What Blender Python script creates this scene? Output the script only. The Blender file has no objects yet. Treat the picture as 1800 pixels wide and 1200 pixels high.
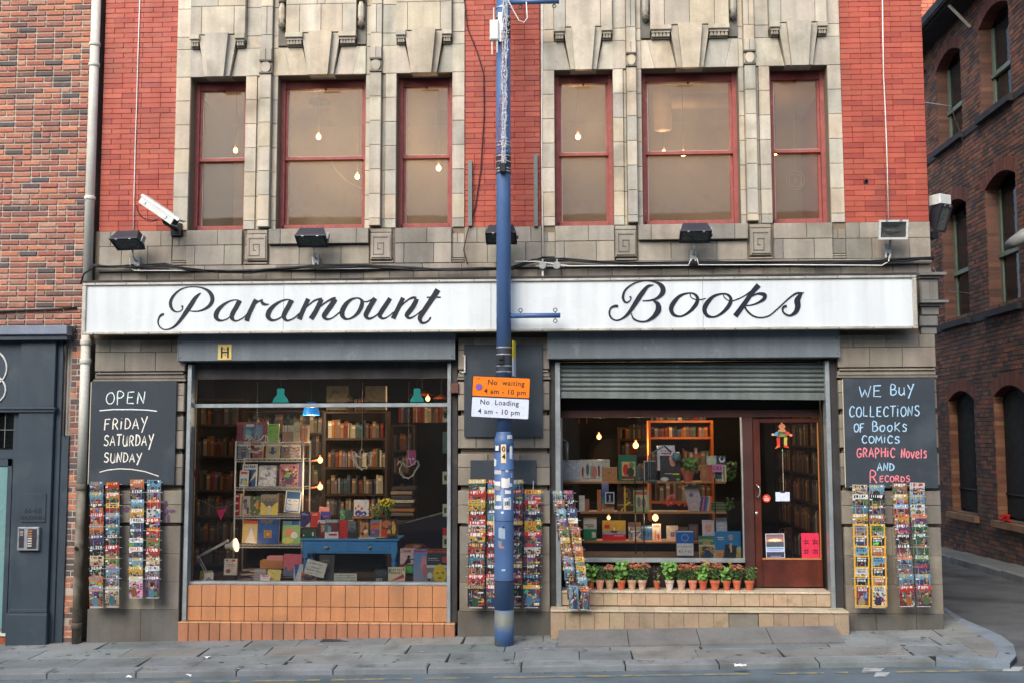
import bpy, math, random
import numpy as np
from mathutils import Vector, Matrix
random.seed(7)
scene = bpy.context.scene
PI = math.pi
# ------------------------------------------------------------------ camera
F, PITCH, YAW, ROLL = 1893.69, 0.0878263, 0.0504165, -0.0023472
CD, CZ = 11.84, 2.15
_cy, _sy, _cp, _sp = math.cos(YAW), math.sin(YAW), math.cos(PITCH), math.sin(PITCH)
_f = Vector((-_sy*_cp, _cy*_cp, _sp))
_r0 = Vector((_cy, _sy, 0)); _u0 = _r0.cross(_f)
_c, _s = math.cos(ROLL), math.sin(ROLL)
_a = _c*_r0 + _s*_u0
_b = -_s*_r0 + _c*_u0
cam_d = bpy.data.cameras.new('camera'); cam = bpy.data.objects.new('camera', cam_d)
scene.collection.objects.link(cam); scene.camera = cam
cam_d.sensor_width = 36.0; cam_d.lens = F/1800*36.0
cam_d.clip_start = 0.1; cam_d.clip_end = 500
cam.matrix_world = Matrix(((_a.x, _b.x, -_f.x, 0), (_a.y, _b.y, -_f.y, -CD), (_a.z, _b.z, -_f.z, CZ), (0, 0, 0, 1)))
def P(px, py, Y=0.0):
 """measured point of the photograph -> place on the vertical plane at depth Y"""
 px = float(px); py = float(py); Y = float(Y)
 d = (px-900)/F*_a - (py-600)/F*_b + _f
 k = (Y+CD)/d.y
 return Vector((d.x*k, Y, CZ+d.z*k))
def PX(px, py, Y=0.0): return P(px, py, Y).x
def PZ(px, py, Y=0.0): return P(px, py, Y).z
# ------------------------------------------------------------------ light
SUN_EL, SUN_AZ = math.radians(41), math.radians(-66)
world = bpy.data.worlds.new('World'); scene.world = world; world.use_nodes = True
wn = world.node_tree
sky = wn.nodes.new('ShaderNodeTexSky'); sky.sky_type = 'NISHITA'; sky.sun_disc = False
sun_from = Vector((-math.cos(SUN_EL)*math.cos(SUN_AZ), math.cos(SUN_EL)*math.sin(SUN_AZ), math.sin(SUN_EL)))
sky.sun_elevation = SUN_EL
sky.sun_rotation = math.atan2(sun_from.x, sun_from.y)
sky.air_density = 1.0; sky.dust_density = 3.0; sky.ozone_density = 0.6
bgn = wn.nodes['Background']; bgn.inputs['Strength'].default_value = 0.15
wn.links.new(sky.outputs[0], bgn.inputs['Color'])
sl = bpy.data.lights.new('sun', 'SUN'); sl.energy = 0.95; sl.angle = math.radians(34); sl.color = (1.0, 0.98, 0.95)
so = bpy.data.objects.new('sun', sl); scene.collection.objects.link(so)
so.rotation_euler = (-sun_from).to_track_quat('-Z', 'Y').to_euler(); so.location = (-6, -20, 16)
scene.view_settings.view_transform = 'Standard'; scene.view_settings.look = 'None'
scene.view_settings.gamma = 1.0; scene.view_settings.use_curve_mapping = False
scene.view_settings.exposure = 0.93
scene.render.engine = 'CYCLES'
scene.cycles.max_bounces = 8; scene.cycles.transparent_max_bounces = 12
scene.cycles.diffuse_bounces = 4; scene.cycles.glossy_bounces = 3
scene.cycles.caustics_reflective = False; scene.cycles.caustics_refractive = False
scene.cycles.use_denoising = True
scene.cycles.sample_clamp_indirect = 6.0
# ------------------------------------------------------------------ materials
def lin(c):
 """photo-like 0-255 colour -> linear"""
 return tuple(((v/255)/12.92 if v/255 <= .04045 else ((v/255+.055)/1.055)**2.4) for v in c)
def mat(name, col=(128, 128, 128), rough=.7, metal=0.0, spec=.4, tint=False, var=.12, vscale=3.0,
  fine=.08, fscale=40., streak=0.0, bump=.0, bscale=60., emit=0.0, dirt=None, dirt_amt=0.0, dscale=1.2, coat=0.0, linear=False, dlo=.5):
 m = bpy.data.materials.new(name); m.use_nodes = True
 nt = m.node_tree; N = nt.nodes; L = nt.links
 b = N['Principled BSDF']
 b.inputs['Roughness'].default_value = rough; b.inputs['Metallic'].default_value = metal
 b.inputs['Specular IOR Level'].default_value = spec
 if coat: b.inputs['Coat Weight'].default_value = coat; b.inputs['Coat Roughness'].default_value = .15
 geo = N.new('ShaderNodeNewGeometry')
 if tint:
  at = N.new('ShaderNodeAttribute'); at.attribute_name = 'tint'; cur = at.outputs['Color']
 else:
  rgb = N.new('ShaderNodeRGB'); rgb.outputs[0].default_value = (*(col if linear else lin(col)), 1); cur = rgb.outputs[0]
 def noise(scale, det=4, vec=None):
  n = N.new('ShaderNodeTexNoise'); n.inputs['Scale'].default_value = scale; n.inputs['Detail'].default_value = det
  L.new(vec or geo.outputs['Position'], n.inputs['Vector']); return n.outputs['Fac']
 def rng(fac, lo, hi, a=.3, b_=.7):
  r = N.new('ShaderNodeMapRange'); r.inputs['From Min'].default_value = a; r.inputs['From Max'].default_value = b_
  r.inputs['To Min'].default_value = lo; r.inputs['To Max'].default_value = hi; L.new(fac, r.inputs['Value']); return r.outputs['Result']
 def mul(c, f):
  x = N.new('ShaderNodeVectorMath'); x.operation = 'SCALE'; L.new(c, x.inputs[0]); L.new(f, x.inputs['Scale']); return x.outputs[0]
 if var: cur = mul(cur, rng(noise(vscale, 5), 1-var, 1+var))
 if fine: cur = mul(cur, rng(noise(fscale, 3), 1-fine, 1+fine))
 if streak:
  mp = N.new('ShaderNodeMapping'); mp.inputs['Scale'].default_value = (9, 9, .8)
  L.new(geo.outputs['Position'], mp.inputs['Vector'])
  cur = mul(cur, rng(noise(1.0, 4, mp.outputs[0]), 1-streak, 1+streak*.5))
 if dirt is not None:
  mx = N.new('ShaderNodeMix'); mx.data_type = 'RGBA'
  mx.inputs[7].default_value = (*lin(dirt), 1)
  L.new(rng(noise(dscale, 7), 0, dirt_amt, dlo, dlo+.2), mx.inputs[0]); L.new(cur, mx.inputs[6]); cur = mx.outputs[2]
 L.new(cur, b.inputs['Base Color'])
 if rough < .75 and var:
  L.new(rng(noise(vscale*2.3, 3), max(.03, rough-.1), min(1, rough+.12)), b.inputs['Roughness'])
 if bump:
  bp = N.new('ShaderNodeBump'); bp.inputs['Strength'].default_value = bump; bp.inputs['Distance'].default_value = .004
  L.new(noise(bscale, 5), bp.inputs['Height']); L.new(bp.outputs[0], b.inputs['Normal'])
 if emit:
  b.inputs['Emission Strength'].default_value = emit
  b.inputs['Emission Color'].default_value = (*(col if linear else lin(col)), 1)
 return m
def glass_mat(name, film=0.0, filmcol=(120, 110, 95), clear=.97):
 m = bpy.data.materials.new(name); m.use_nodes = True
 nt = m.node_tree; N = nt.nodes; L = nt.links; N.clear()
 out = N.new('ShaderNodeOutputMaterial')
 tr = N.new('ShaderNodeBsdfTransparent'); tr.inputs[0].default_value = (clear, clear, clear, 1)
 gl = N.new('ShaderNodeBsdfGlossy'); gl.inputs['Roughness'].default_value = .02
 geo = N.new('ShaderNodeNewGeometry')
 nz = N.new('ShaderNodeTexNoise'); nz.inputs['Scale'].default_value = 1.3; L.new(geo.outputs['Position'], nz.inputs['Vector'])
 bp = N.new('ShaderNodeBump'); bp.inputs['Strength'].default_value = .05; bp.inputs['Distance'].default_value = .02
 L.new(nz.outputs['Fac'], bp.inputs['Height']); L.new(bp.outputs[0], gl.inputs['Normal'])
 fr = N.new('ShaderNodeFresnel'); fr.inputs['IOR'].default_value = 1.5
 mx = N.new('ShaderNodeMixShader'); L.new(fr.outputs[0], mx.inputs[0]); L.new(tr.outputs[0], mx.inputs[1]); L.new(gl.outputs[0], mx.inputs[2])
 last = mx.outputs[0]
 if film:
  df = N.new('ShaderNodeBsdfDiffuse'); df.inputs[0].default_value = (*lin(filmcol), 1)
  n2 = N.new('ShaderNodeTexNoise'); n2.inputs['Scale'].default_value = 2.2; n2.inputs['Detail'].default_value = 6
  L.new(geo.outputs['Position'], n2.inputs['Vector'])
  r = N.new('ShaderNodeMapRange'); r.inputs['From Min'].default_value = .3; r.inputs['From Max'].default_value = .7
  r.inputs['To Min'].default_value = film*.6; r.inputs['To Max'].default_value = film*1.5; L.new(n2.outputs['Fac'], r.inputs['Value'])
  m2 = N.new('ShaderNodeMixShader'); L.new(r.outputs[0], m2.inputs[0]); L.new(last, m2.inputs[1]); tl = N.new('ShaderNodeBsdfTranslucent'); tl.inputs[0].default_value = (.75, .74, .7, 1); m3 = N.new('ShaderNodeMixShader'); m3.inputs[0].default_value = .45; L.new(df.outputs[0], m3.inputs[1]); L.new(tl.outputs[0], m3.inputs[2]); L.new(m3.outputs[0], m2.inputs[2]); last = m2.outputs[0]
 L.new(last, out.inputs[0]); return m
def emis(name, col, strength):
 m = bpy.data.materials.new(name); m.use_nodes = True
 nt = m.node_tree; nt.nodes.clear()
 o = nt.nodes.new('ShaderNodeOutputMaterial'); e = nt.nodes.new('ShaderNodeEmission')
 e.inputs[0].default_value = (*col, 1); e.inputs[1].default_value = strength; nt.links.new(e.outputs[0], o.inputs[0]); return m
M = {}
M['red_brick'] = mat('glazed red brick', tint=True, rough=.5, spec=.35, var=.1, vscale=2.2, fine=.12, fscale=70, bump=.35, bscale=90, streak=.12, dirt=(112, 70, 58), dirt_amt=.55, dlo=.55)
M['mortar_red'] = mat('red stained mortar', (134, 64, 50), rough=.95, var=.2)
M['old_brick'] = mat('old stock brick', tint=True, rough=.85, var=.12, vscale=5, fine=.22, fscale=60, bump=.8, bscale=55, dirt=(205, 185, 165), dirt_amt=.35, dscale=9, dlo=.6)
M['mortar_grey'] = mat('grey lime mortar', (176, 166, 152), rough=.95, var=.2, bump=.6)
M['dark_brick'] = mat('sooty brown brick', tint=True, rough=.85, var=.22, vscale=1.6, fine=.2, fscale=50, bump=.7, bscale=50)
M['mortar_dark'] = mat('sooty mortar', (104, 92, 82), rough=.95, var=.3)
M['stone'] = mat('weathered faience block', tint=True, rough=.55, spec=.4, var=.12, vscale=4, fine=.06, fscale=35, streak=.2, bump=.25, bscale=25, dirt=(92, 82, 66), dirt_amt=.52, dscale=2.4, dlo=.52)
M['joint'] = mat('dark stone joint', (126, 113, 96), rough=.95)
M['dark_stone'] = mat('dark stone sill', (52, 52, 56), rough=.8, var=.2, bump=.4)
M['white_panel'] = mat('white sign acrylic', (214, 221, 222), rough=.28, spec=.5, var=.03, vscale=1.2, fine=.0, streak=.1)
M['alu'] = mat('dirty aluminium trim', (188, 184, 172), rough=.4, metal=.35, var=.15, vscale=8, streak=.1)
M['alu_grey'] = mat('grey aluminium frame', (160, 168, 170), rough=.4, metal=.4, var=.12, vscale=6, streak=.2)
M['black_paint'] = mat('black letter vinyl', (28, 30, 44), rough=.4, var=0, fine=0)
M['shutter_paint'] = mat('blue grey shutter paint', (106, 116, 121), rough=.55, var=.08, vscale=2.5, fine=.06, streak=.14, bump=.15, bscale=20, dirt=(168, 178, 180), dirt_amt=.55, dscale=5.5, dlo=.62)
M['galv'] = mat('galvanised shutter', (112, 120, 117), rough=.5, metal=.2, var=.12, streak=.25, bump=.1)
M['galv_dark'] = mat('grimy shutter guide', (58, 56, 56), rough=.7, var=.35, vscale=3, streak=.3, dirt=(110, 100, 90), dirt_amt=.6, dscale=4, dlo=.6)
M['sash'] = mat('flaking red sash paint', (152, 82, 76), rough=.6, var=.14, vscale=9, fine=.1, dirt=(188, 120, 112), dirt_amt=.55, dscale=14, dlo=.58, bump=.3)
M['dark_red'] = mat('dark red sash head', (112, 46, 44), rough=.6, var=.2, vscale=9)
M['putty'] = mat('old putty', (190, 186, 176), rough=.9, var=.1)
M['pole_blue'] = mat('blue column paint', (72, 102, 146), rough=.42, spec=.45, var=.07, vscale=4, fine=.06, fscale=60, streak=.1, bump=.12, bscale=90)
M['pole_worn'] = mat('worn blue column paint', (70, 104, 150), rough=.55, var=.12, vscale=8, dirt=(112, 116, 108), dirt_amt=1., dscale=5.5, dlo=.4, bump=.2)
M['pole_dark'] = mat('dark collar', (46, 54, 66), rough=.6, var=.2)
M['steel'] = mat('steel band', (196, 198, 200), rough=.3, metal=.7, var=.1)
M['dark_metal'] = mat('dark lamp housing', (48, 48, 56), rough=.5, var=.15)
M['lamp_glass'] = mat('dusty flood glass', (92, 98, 92), rough=.25, spec=.6, var=.15, vscale=20)
M['white_metal'] = mat('white painted metal', (206, 208, 202), rough=.4, var=.06, streak=.08)
M['black_cable'] = mat('black cable', (26, 30, 34), rough=.55, var=.2, vscale=10)
M['white_cable'] = mat('white cable', (222, 222, 218), rough=.5)
M['pipe'] = mat('cream drainpipe', (206, 204, 192), rough=.5, var=.08, vscale=2, streak=.12, dirt=(140, 132, 116), dirt_amt=.4, dscale=2.4, dlo=.55)
M['pipe_dirty'] = mat('dirty drainpipe', (158, 152, 134), rough=.65, var=.3, vscale=3, streak=.45, dirt=(70, 62, 52), dirt_amt=.9, dscale=3.5, dlo=.42)
M['board'] = mat('chalkboard', (52, 60, 68), rough=.75, var=.1, vscale=2, fine=.05, dirt=(84, 94, 100), dirt_amt=.4, dscale=2.5, dlo=.52)
M['board_edge'] = mat('plywood edge', (196, 186, 160), rough=.8)
M['chalk_white'] = mat('white chalk', (216, 232, 228), rough=.95, var=.12, vscale=60, fine=.2, fscale=200)
M['chalk_pale'] = mat('warm white chalk', (232, 228, 216), rough=.95, var=.12, vscale=60, fine=.2, fscale=200)
M['chalk_blue'] = mat('pale blue chalk', (168, 206, 232), rough=.95, var=.12, vscale=60, fine=.2, fscale=200)
M['chalk_pink'] = mat('pink chalk', (232, 132, 142), rough=.95, var=.12, vscale=60, fine=.2, fscale=200)
M['door_paint'] = mat('dark slate shopfront paint', (56, 68, 78), rough=.5, var=.1, vscale=2, fine=.06, bump=.15, streak=.1, dirt=(90, 98, 102), dirt_amt=.45, dscale=3.5, dlo=.57)
M['teal_panel'] = mat('teal frosted glass', (112, 150, 150), rough=.35, spec=.5, var=.04)
M['lead'] = mat('lead flashing', (118, 128, 142), rough=.5, metal=.3, var=.15)
M['tile_orange'] = mat('orange wall tile', tint=True, rough=.42, spec=.4, var=.07, vscale=6, fine=.06, streak=.12, bump=.1, dirt=(120, 92, 74), dirt_amt=.5, dscale=3, dlo=.55)
M['grout'] = mat('dark grout', (92, 62, 46), rough=.95)
M['tile_tan'] = mat('tan step tile', tint=True, rough=.5, spec=.35, var=.1, vscale=7, fine=.08, dirt=(96, 80, 62), dirt_amt=.5, dscale=6, dlo=.56, bump=.15)
M['slab'] = mat('stone paving slab', tint=True, rough=.85, var=.12, vscale=3, fine=.16, fscale=90, bump=.35, bscale=120, dirt=(76, 80, 78), dirt_amt=.5, dscale=2.6, dlo=.5)
M['pavebase'] = mat('pavement bed', (40, 42, 42), rough=1)
M['asphalt'] = mat('asphalt', (96, 110, 118), rough=.9, var=.12, vscale=2, fine=.3, fscale=160, bump=.9, bscale=190, dirt=(64, 68, 70), dirt_amt=.6, dscale=1.3, dlo=.5)
M['asphalt_alley'] = mat('patched alley asphalt', (94, 97, 98), rough=.95, var=.25, vscale=1.2, fine=.3, fscale=120, bump=1., bscale=120, dirt=(52, 54, 54), dirt_amt=.8, dscale=.9, dlo=.48)
M['yellow_line'] = mat('worn yellow road paint', (150, 138, 96), rough=.9, var=.1, vscale=12, dirt=(96, 108, 116), dirt_amt=1., dscale=9, dlo=.4)
M['white_line'] = mat('worn white road paint', (168, 174, 174), rough=.9, var=.1, vscale=12, dirt=(88, 94, 96), dirt_amt=1., dscale=7, dlo=.5)
M['print'] = mat('printed cover', tint=True, rough=.34, spec=.5, var=.04, vscale=20, fine=.05, fscale=220)
M['matt_print'] = mat('printed paper', tint=True, rough=.6, spec=.3, var=.04, vscale=20, fine=.05, fscale=220)
M['cloth_book'] = mat('book cloth', tint=True, rough=.7, spec=.3, var=.12, vscale=30, fine=.1, fscale=160)
M['wood'] = mat('pine shelf', (178, 122, 72), rough=.6, var=.15, vscale=4, streak=.1)
M['dark_wood'] = mat('dark bookcase wood', (62, 40, 28), rough=.6, var=.2)
M['orange_wood'] = mat('orange pine bookcase', (196, 104, 44), rough=.55, var=.15)
M['mahogany'] = mat('mahogany stain', (98, 44, 30), rough=.38, spec=.5, var=.25, vscale=3, fine=.12, fscale=30, streak=.3, dirt=(60, 26, 20), dirt_amt=.7, dscale=2.2, dlo=.5, coat=.2)
M['brown_frame'] = mat('brown frame paint', (72, 42, 36), rough=.5, var=.18, streak=.2)
M['dark_ply'] = mat('dark ribbed panel', (44, 38, 36), rough=.7, var=.2)
M['table_blue'] = mat('bright blue table paint', (72, 148, 206), rough=.5, var=.06, vscale=8, dirt=(150, 120, 96), dirt_amt=.5, dscale=9, dlo=.66)
M['terracotta'] = mat('terracotta', tint=True, rough=.85, var=.15, vscale=22, dirt=(205, 180, 160), dirt_amt=.5, dscale=16, dlo=.56, bump=.3)
M['leaf'] = mat('leaf', tint=True, rough=.55, spec=.3, var=.2, vscale=30, fine=0)
M['soil'] = mat('soil', (40, 30, 24), rough=1)
M['room_wall'] = mat('shop interior wall', (58, 48, 42), rough=.9, var=.15)
M['room_dark'] = mat('dark interior', (30, 27, 26), rough=.9, var=.15)
M['room_ceiling'] = mat('brown ceiling', (92, 74, 60), rough=.8, var=.1)
M['room_up'] = mat('upstairs wall', (150, 134, 116), rough=.9, var=.1, vscale=1)
M['duct'] = mat('upstairs duct', (168, 150, 128), rough=.6, var=.1)
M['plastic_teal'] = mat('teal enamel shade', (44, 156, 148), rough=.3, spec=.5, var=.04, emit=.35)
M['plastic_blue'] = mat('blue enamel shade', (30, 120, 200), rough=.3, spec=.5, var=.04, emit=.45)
M['copper'] = mat('copper shade', (190, 104, 60), rough=.3, metal=.8, var=.1)
M['wire'] = mat('chrome wire', (196, 198, 194), rough=.4, metal=.2, var=.1)
M['black_rod'] = mat('black rod', (20, 20, 20), rough=.5)
M['pennant'] = mat('pennant cloth', tint=True, rough=.8, var=.05)
M['lamp_blue'] = mat('grey blue lamp enamel', (92, 130, 142), rough=.35, spec=.5)
M['bulb'] = emis('warm filament bulb', (1.0, .56, .18), 2.6)
M['bulb_up'] = emis('upstairs filament bulb', (1.0, .52, .16), 13.0)
M['bulb_glow'] = emis('lamp bowl glow', (1.0, .5, .2), 3.0)
M['paper'] = mat('white paper', (232, 232, 228), rough=.8, var=.03)
M['tinsel_white'] = mat('frosted fairy light string', (200, 204, 210), rough=.4, var=.2, vscale=60)
M['tinsel_red'] = mat('red tinsel', (140, 20, 36), rough=.35, metal=.3, var=.4, vscale=80)
M['weed'] = mat('weed leaf', (70, 110, 44), rough=.7, var=.2, vscale=30)
M['far_plaster'] = mat('far gable brick', tint=True, rough=.9, var=.15, fine=.15)
M['shop_glass'] = glass_mat('shop window glass', film=.012)
M['dusty_glass'] = glass_mat('dusty upstairs glass', film=.26, filmcol=(150, 144, 132))
M['dark_glass'] = glass_mat('dark glass', film=.12, filmcol=(60, 64, 66), clear=.6)
M['green_paint'] = mat('green window paint', (112, 128, 112), rough=.5, var=.12, vscale=3)
M['iron'] = mat('black iron', (26, 28, 30), rough=.6, var=.2)
M['plastic_grey'] = mat('grey junction box', (150, 154, 152), rough=.5, var=.1)
M['rust'] = mat('rusty stain', (150, 78, 48), rough=.9, var=.3, vscale=20)
# ------------------------------------------------------------------ mesh helpers
C = scene.collection.objects
def put(name, me, parent=None):
 o = bpy.data.objects.new(name, me); C.link(o)
 if parent is not None: o.parent = parent
 return o
def thing(name, label, cat, loc=(0, 0, 0), group=None, kind=None, rot=None):
 o = bpy.data.objects.new(name, None); C.link(o); o.location = loc; o.empty_display_size = .1
 if rot: o.rotation_euler = rot
 tag(o, label, cat, group, kind); return o
def tag(o, label=None, cat=None, group=None, kind=None):
 if label: o['label'] = label
 if cat: o['category'] = cat
 if group: o['group'] = group
 if kind: o['kind'] = kind
 return o
def origin_of(o):
 v = Vector((0, 0, 0))
 while o is not None: v += o.location; o = o.parent
 return v
class MB:
 """collects faces; world coordinates unless the thing itself is turned"""
 def __init__(s): s.v = []; s.f = []; s.c = []; s.m = []
 def face(s, pts, col=None, mi=0):
  n = len(s.v); s.v += [tuple(p) for p in pts]; s.f.append(tuple(range(n, n+len(pts)))); s.c.append(col); s.m.append(mi)
 def add(s, verts, faces, col=None, mi=0):
  n = len(s.v); s.v += [tuple(p) for p in verts]
  for f in faces: s.f.append(tuple(i+n for i in f)); s.c.append(col); s.m.append(mi)
 def box(s, x0, x1, y0, y1, z0, z1, ch=0.0, col=None, mi=0, back=True):
  if x0 > x1: x0, x1 = x1, x0
  if z0 > z1: z0, z1 = z1, z0
  if ch:
   v = [(x0, y1, z0), (x1, y1, z0), (x1, y1, z1), (x0, y1, z1), (x0, y0+ch, z0), (x1, y0+ch, z0), (x1, y0+ch, z1), (x0, y0+ch, z1),
     (x0+ch, y0, z0+ch), (x1-ch, y0, z0+ch), (x1-ch, y0, z1-ch), (x0+ch, y0, z1-ch)]
   f = [(8, 9, 10, 11), (4, 5, 9, 8), (5, 6, 10, 9), (6, 7, 11, 10), (7, 4, 8, 11), (0, 1, 5, 4), (1, 2, 6, 5), (2, 3, 7, 6), (3, 0, 4, 7)]
   if back: f.append((0, 3, 2, 1))
  else:
   v = [(x0, y0, z0), (x1, y0, z0), (x1, y1, z0), (x0, y1, z0), (x0, y0, z1), (x1, y0, z1), (x1, y1, z1), (x0, y1, z1)]
   f = [(0, 1, 5, 4), (1, 2, 6, 5), (2, 3, 7, 6), (3, 0, 4, 7), (4, 5, 6, 7), (0, 3, 2, 1)]
  s.add(v, f, col, mi); return s
 def prism(s, poly, y0, y1, col=None, mi=0):
  """poly: (x,z) anticlockwise seen from the front (-Y)"""
  n = len(poly); v = [(x, y0, z) for x, z in poly]+[(x, y1, z) for x, z in poly]
  f = [tuple(range(n)), tuple(range(2*n-1, n-1, -1))]+[(i, n+i, n+(i+1) % n, (i+1) % n) for i in range(n)]
  s.add(v, f, col, mi); return s
 def tube(s, pts, r, n=8, col=None, caps=True, mi=0):
  pts = [Vector(p) for p in pts]; rs = r if isinstance(r, (list, tuple)) else [r]*len(pts)
  rings = []; up = Vector((0, 0, 1)); prev = None
  for i, p in enumerate(pts):
   t = (pts[min(i+1, len(pts)-1)]-pts[max(i-1, 0)])
   t = t.normalized() if t.length > 1e-9 else Vector((0, 0, 1))
   if prev is None:
    a = t.cross(Vector((0, 1, 0)) if abs(t.y) < .9 else Vector((1, 0, 0))).normalized()
   else:
    a = (prev-prev.dot(t)*t); a = a.normalized() if a.length > 1e-6 else t.orthogonal().normalized()
   prev = a; b = t.cross(a)
   rings.append([p+rs[i]*(math.cos(2*PI*k/n)*a+math.sin(2*PI*k/n)*b) for k in range(n)])
  v = [q for R in rings for q in R]
  f = [(i*n+k, i*n+(k+1) % n, (i+1)*n+(k+1) % n, (i+1)*n+k) for i in range(len(pts)-1) for k in range(n)]
  if caps: f += [tuple(range(n-1, -1, -1)), tuple((len(pts)-1)*n+k for k in range(n))]
  s.add(v, f, col, mi); return s
 def lathe(s, cx, cy, prof, n=20, col=None, mi=0, caps=True):
  """prof: (radius, z) from bottom to top"""
  v = [(cx+r*math.cos(2*PI*k/n), cy+r*math.sin(2*PI*k/n), z) for r, z in prof for k in range(n)]
  f = [(i*n+k, i*n+(k+1) % n, (i+1)*n+(k+1) % n, (i+1)*n+k) for i in range(len(prof)-1) for k in range(n)]
  if caps: f += [tuple(range(n-1, -1, -1)), tuple((len(prof)-1)*n+k for k in range(n))]
  s.add(v, f, col, mi); return s
 def ball(s, c, r, n=10, col=None, mi=0, sz=1.0):
  prof = [(max(1e-4, r*math.sin(PI*i/(n//2+1))), c[2]-sz*r*math.cos(PI*i/(n//2+1))) for i in range(n//2+2)]
  return s.lathe(c[0], c[1], prof, n, col, mi)
 def xf(s, mtx, start=0):
  for i in range(start, len(s.v)): s.v[i] = tuple(mtx @ Vector(s.v[i]))
  return s
 def build(s, name, material, parent=None, local=False, smooth=False, origin=None):
  off = Vector((0, 0, 0)) if local else (origin_of(parent) if parent is not None else Vector((0, 0, 0)))
  if origin is not None and not local: off = off+Vector(origin)
  me = bpy.data.meshes.new(name)
  vs = [(a-off.x, b-off.y, c-off.z) for a, b, c in s.v]
  me.from_pydata(vs, [], s.f)
  for m_ in (material if isinstance(material, (list, tuple)) else [material]): me.materials.append(m_)
  if any(s.m): me.polygons.foreach_set('material_index', s.m)
  if any(c is not None for c in s.c):
   at = me.color_attributes.new('tint', 'FLOAT_COLOR', 'CORNER')
   arr = np.ones((len(me.loops), 4), dtype=np.float32); k = 0
   for f, c in zip(s.f, s.c):
    n = len(f); arr[k:k+n, :3] = c if c is not None else (.5, .5, .5); k += n
   at.data.foreach_set('color', arr.ravel())
  if smooth: me.polygons.foreach_set('use_smooth', [True]*len(me.polygons))
  me.update()
  o = put(name, me, parent)
  if origin is not None: o.location = origin
  return o
class Pieces:
 """countable pieces of one kind: the largest become parts, the rest one joined part"""
 def __init__(s, parent, name, rest, material, limit=300): s.p = parent; s.n = name; s.r = rest; s.m = material; s.l = limit; s.items = []
 def add(s, mb, size): s.items.append((size, len(s.items), mb))
 def finish(s):
  s.items.sort(key=lambda t: (-t[0], t[1]))
  for _, _, mb in s.items[:s.l]: mb.build(s.n, s.m, s.p)
  rest = s.items[s.l:]
  if rest:
   big = MB()
   for _, _, mb in rest:
    n = len(big.v); big.v += mb.v; big.f += [tuple(i+n for i in f) for f in mb.f]; big.c += mb.c; big.m += mb.m
   o = big.build(s.r, s.m, s.p); o['kind'] = 'stuff'
def jit(c, a=.06, h=.02):
 k = 1+random.uniform(-a, a)
 return tuple(max(.003, v*k*(1+random.uniform(-h, h))) for v in c)
def G(x, y): return .035+.0224*x+.03*y
def onG(px, py, dz=0.0):
 d = (px-900)/F*_a-(py-600)/F*_b+_f
 # z = CZ + d.z t ; x = d.x t ; y = -CD + d.y t
 t = (.035+dz-.03*CD-CZ)/(d.z-.0224*d.x-.03*d.y)
 return Vector((d.x*t, -CD+d.y*t, CZ+d.z*t))
FONT_CACHE = {}
def text_mesh(body, size, extrude=.001, bold=0.0, align='CENTER', spacing=1.0, shear=0.0):
 cu = bpy.data.curves.new('lettering', 'FONT'); cu.body = body; cu.size = size; cu.extrude = extrude; cu.offset = bold
 cu.align_x = align; cu.space_character = spacing; cu.shear = shear; cu.resolution_u = 3
 o = bpy.data.objects.new('lettering', cu); C.link(o)
 dg = bpy.context.evaluated_depsgraph_get()
 me = bpy.data.meshes.new_from_object(o.evaluated_get(dg)); bpy.data.objects.remove(o); bpy.data.curves.remove(cu)
 return me
def text(body, size, mtx, material, parent, name='lettering', **k):
 """mtx places the flat text (x right, y up, z towards viewer) in the parent's space"""
 me = text_mesh(body, size, **k); me.transform(mtx); me.materials.clear(); me.materials.append(material)
 return put(name, me, parent)
UP = Matrix(((1, 0, 0, 0), (0, 0, -1, 0), (0, 1, 0, 0), (0, 0, 0, 1)))   # text plane -> facing -Y
# ================================================================== ground
ground = MB()
ground.face([(-150, -150, -.9), (150, -150, -.9), (150, 150, -.9), (-150, 150, -.9)])
go = ground.build('ground', M['asphalt']); tag(go, kind='structure')
YK0, YK1 = -1.2, -1.4            # kerb stones
# road in front (gentle camber)
rd = MB()
xs = [-60, -20]+[-12+i*1.0 for i in range(25)]+[20, 60]; ys = [YK1-.0, -1.8, -2.6, -4, -7, -10, -14, -30]
def road_z(x, y): return .035+.0224*max(-12, min(12, x))+.03*YK1-.058+(-.03*(YK1-y) if y > -2 else -.018+.0*(y)) + (.012*min(4, (-2-y)) if y < -2 else 0)
for i in range(len(xs)-1):
 for j in range(len(ys)-1):
  rd.face([(xs[i], ys[j+1], road_z(xs[i], ys[j+1])), (xs[i+1], ys[j+1], road_z(xs[i+1], ys[j+1])), (xs[i+1], ys[j], road_z(xs[i+1], ys[j])), (xs[i], ys[j], road_z(xs[i], ys[j]))])
tag(rd.build('road', M['asphalt']), kind='structure')
def strip(name, x0, x1, y0, y1, m, lift=.004, n=40, ragged=0.004):
 mb = MB(); random.seed(int((x0+20)*31))
 for i in range(n):
  a = x0+(x1-x0)*i/n; b = x0+(x1-x0)*(i+1)/n
  if random.random() < .12: continue
  j = lambda: random.uniform(-ragged, ragged)
  mb.face([(a, y0+j(), road_z(a, y0)+lift), (b, y0+j(), road_z(b, y0)+lift), (b, y1+j(), road_z(b, y1)+lift), (a, y1+j(), road_z(a, y1)+lift)])
 tag(mb.build(name, m), kind='structure')
strip('yellow_road_line', -12, 4.3, -1.62, -1.56, M['yellow_line'], n=150)
strip('yellow_road_line', -12, -2.4, -1.80, -1.74, M['yellow_line'], n=90)
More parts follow.
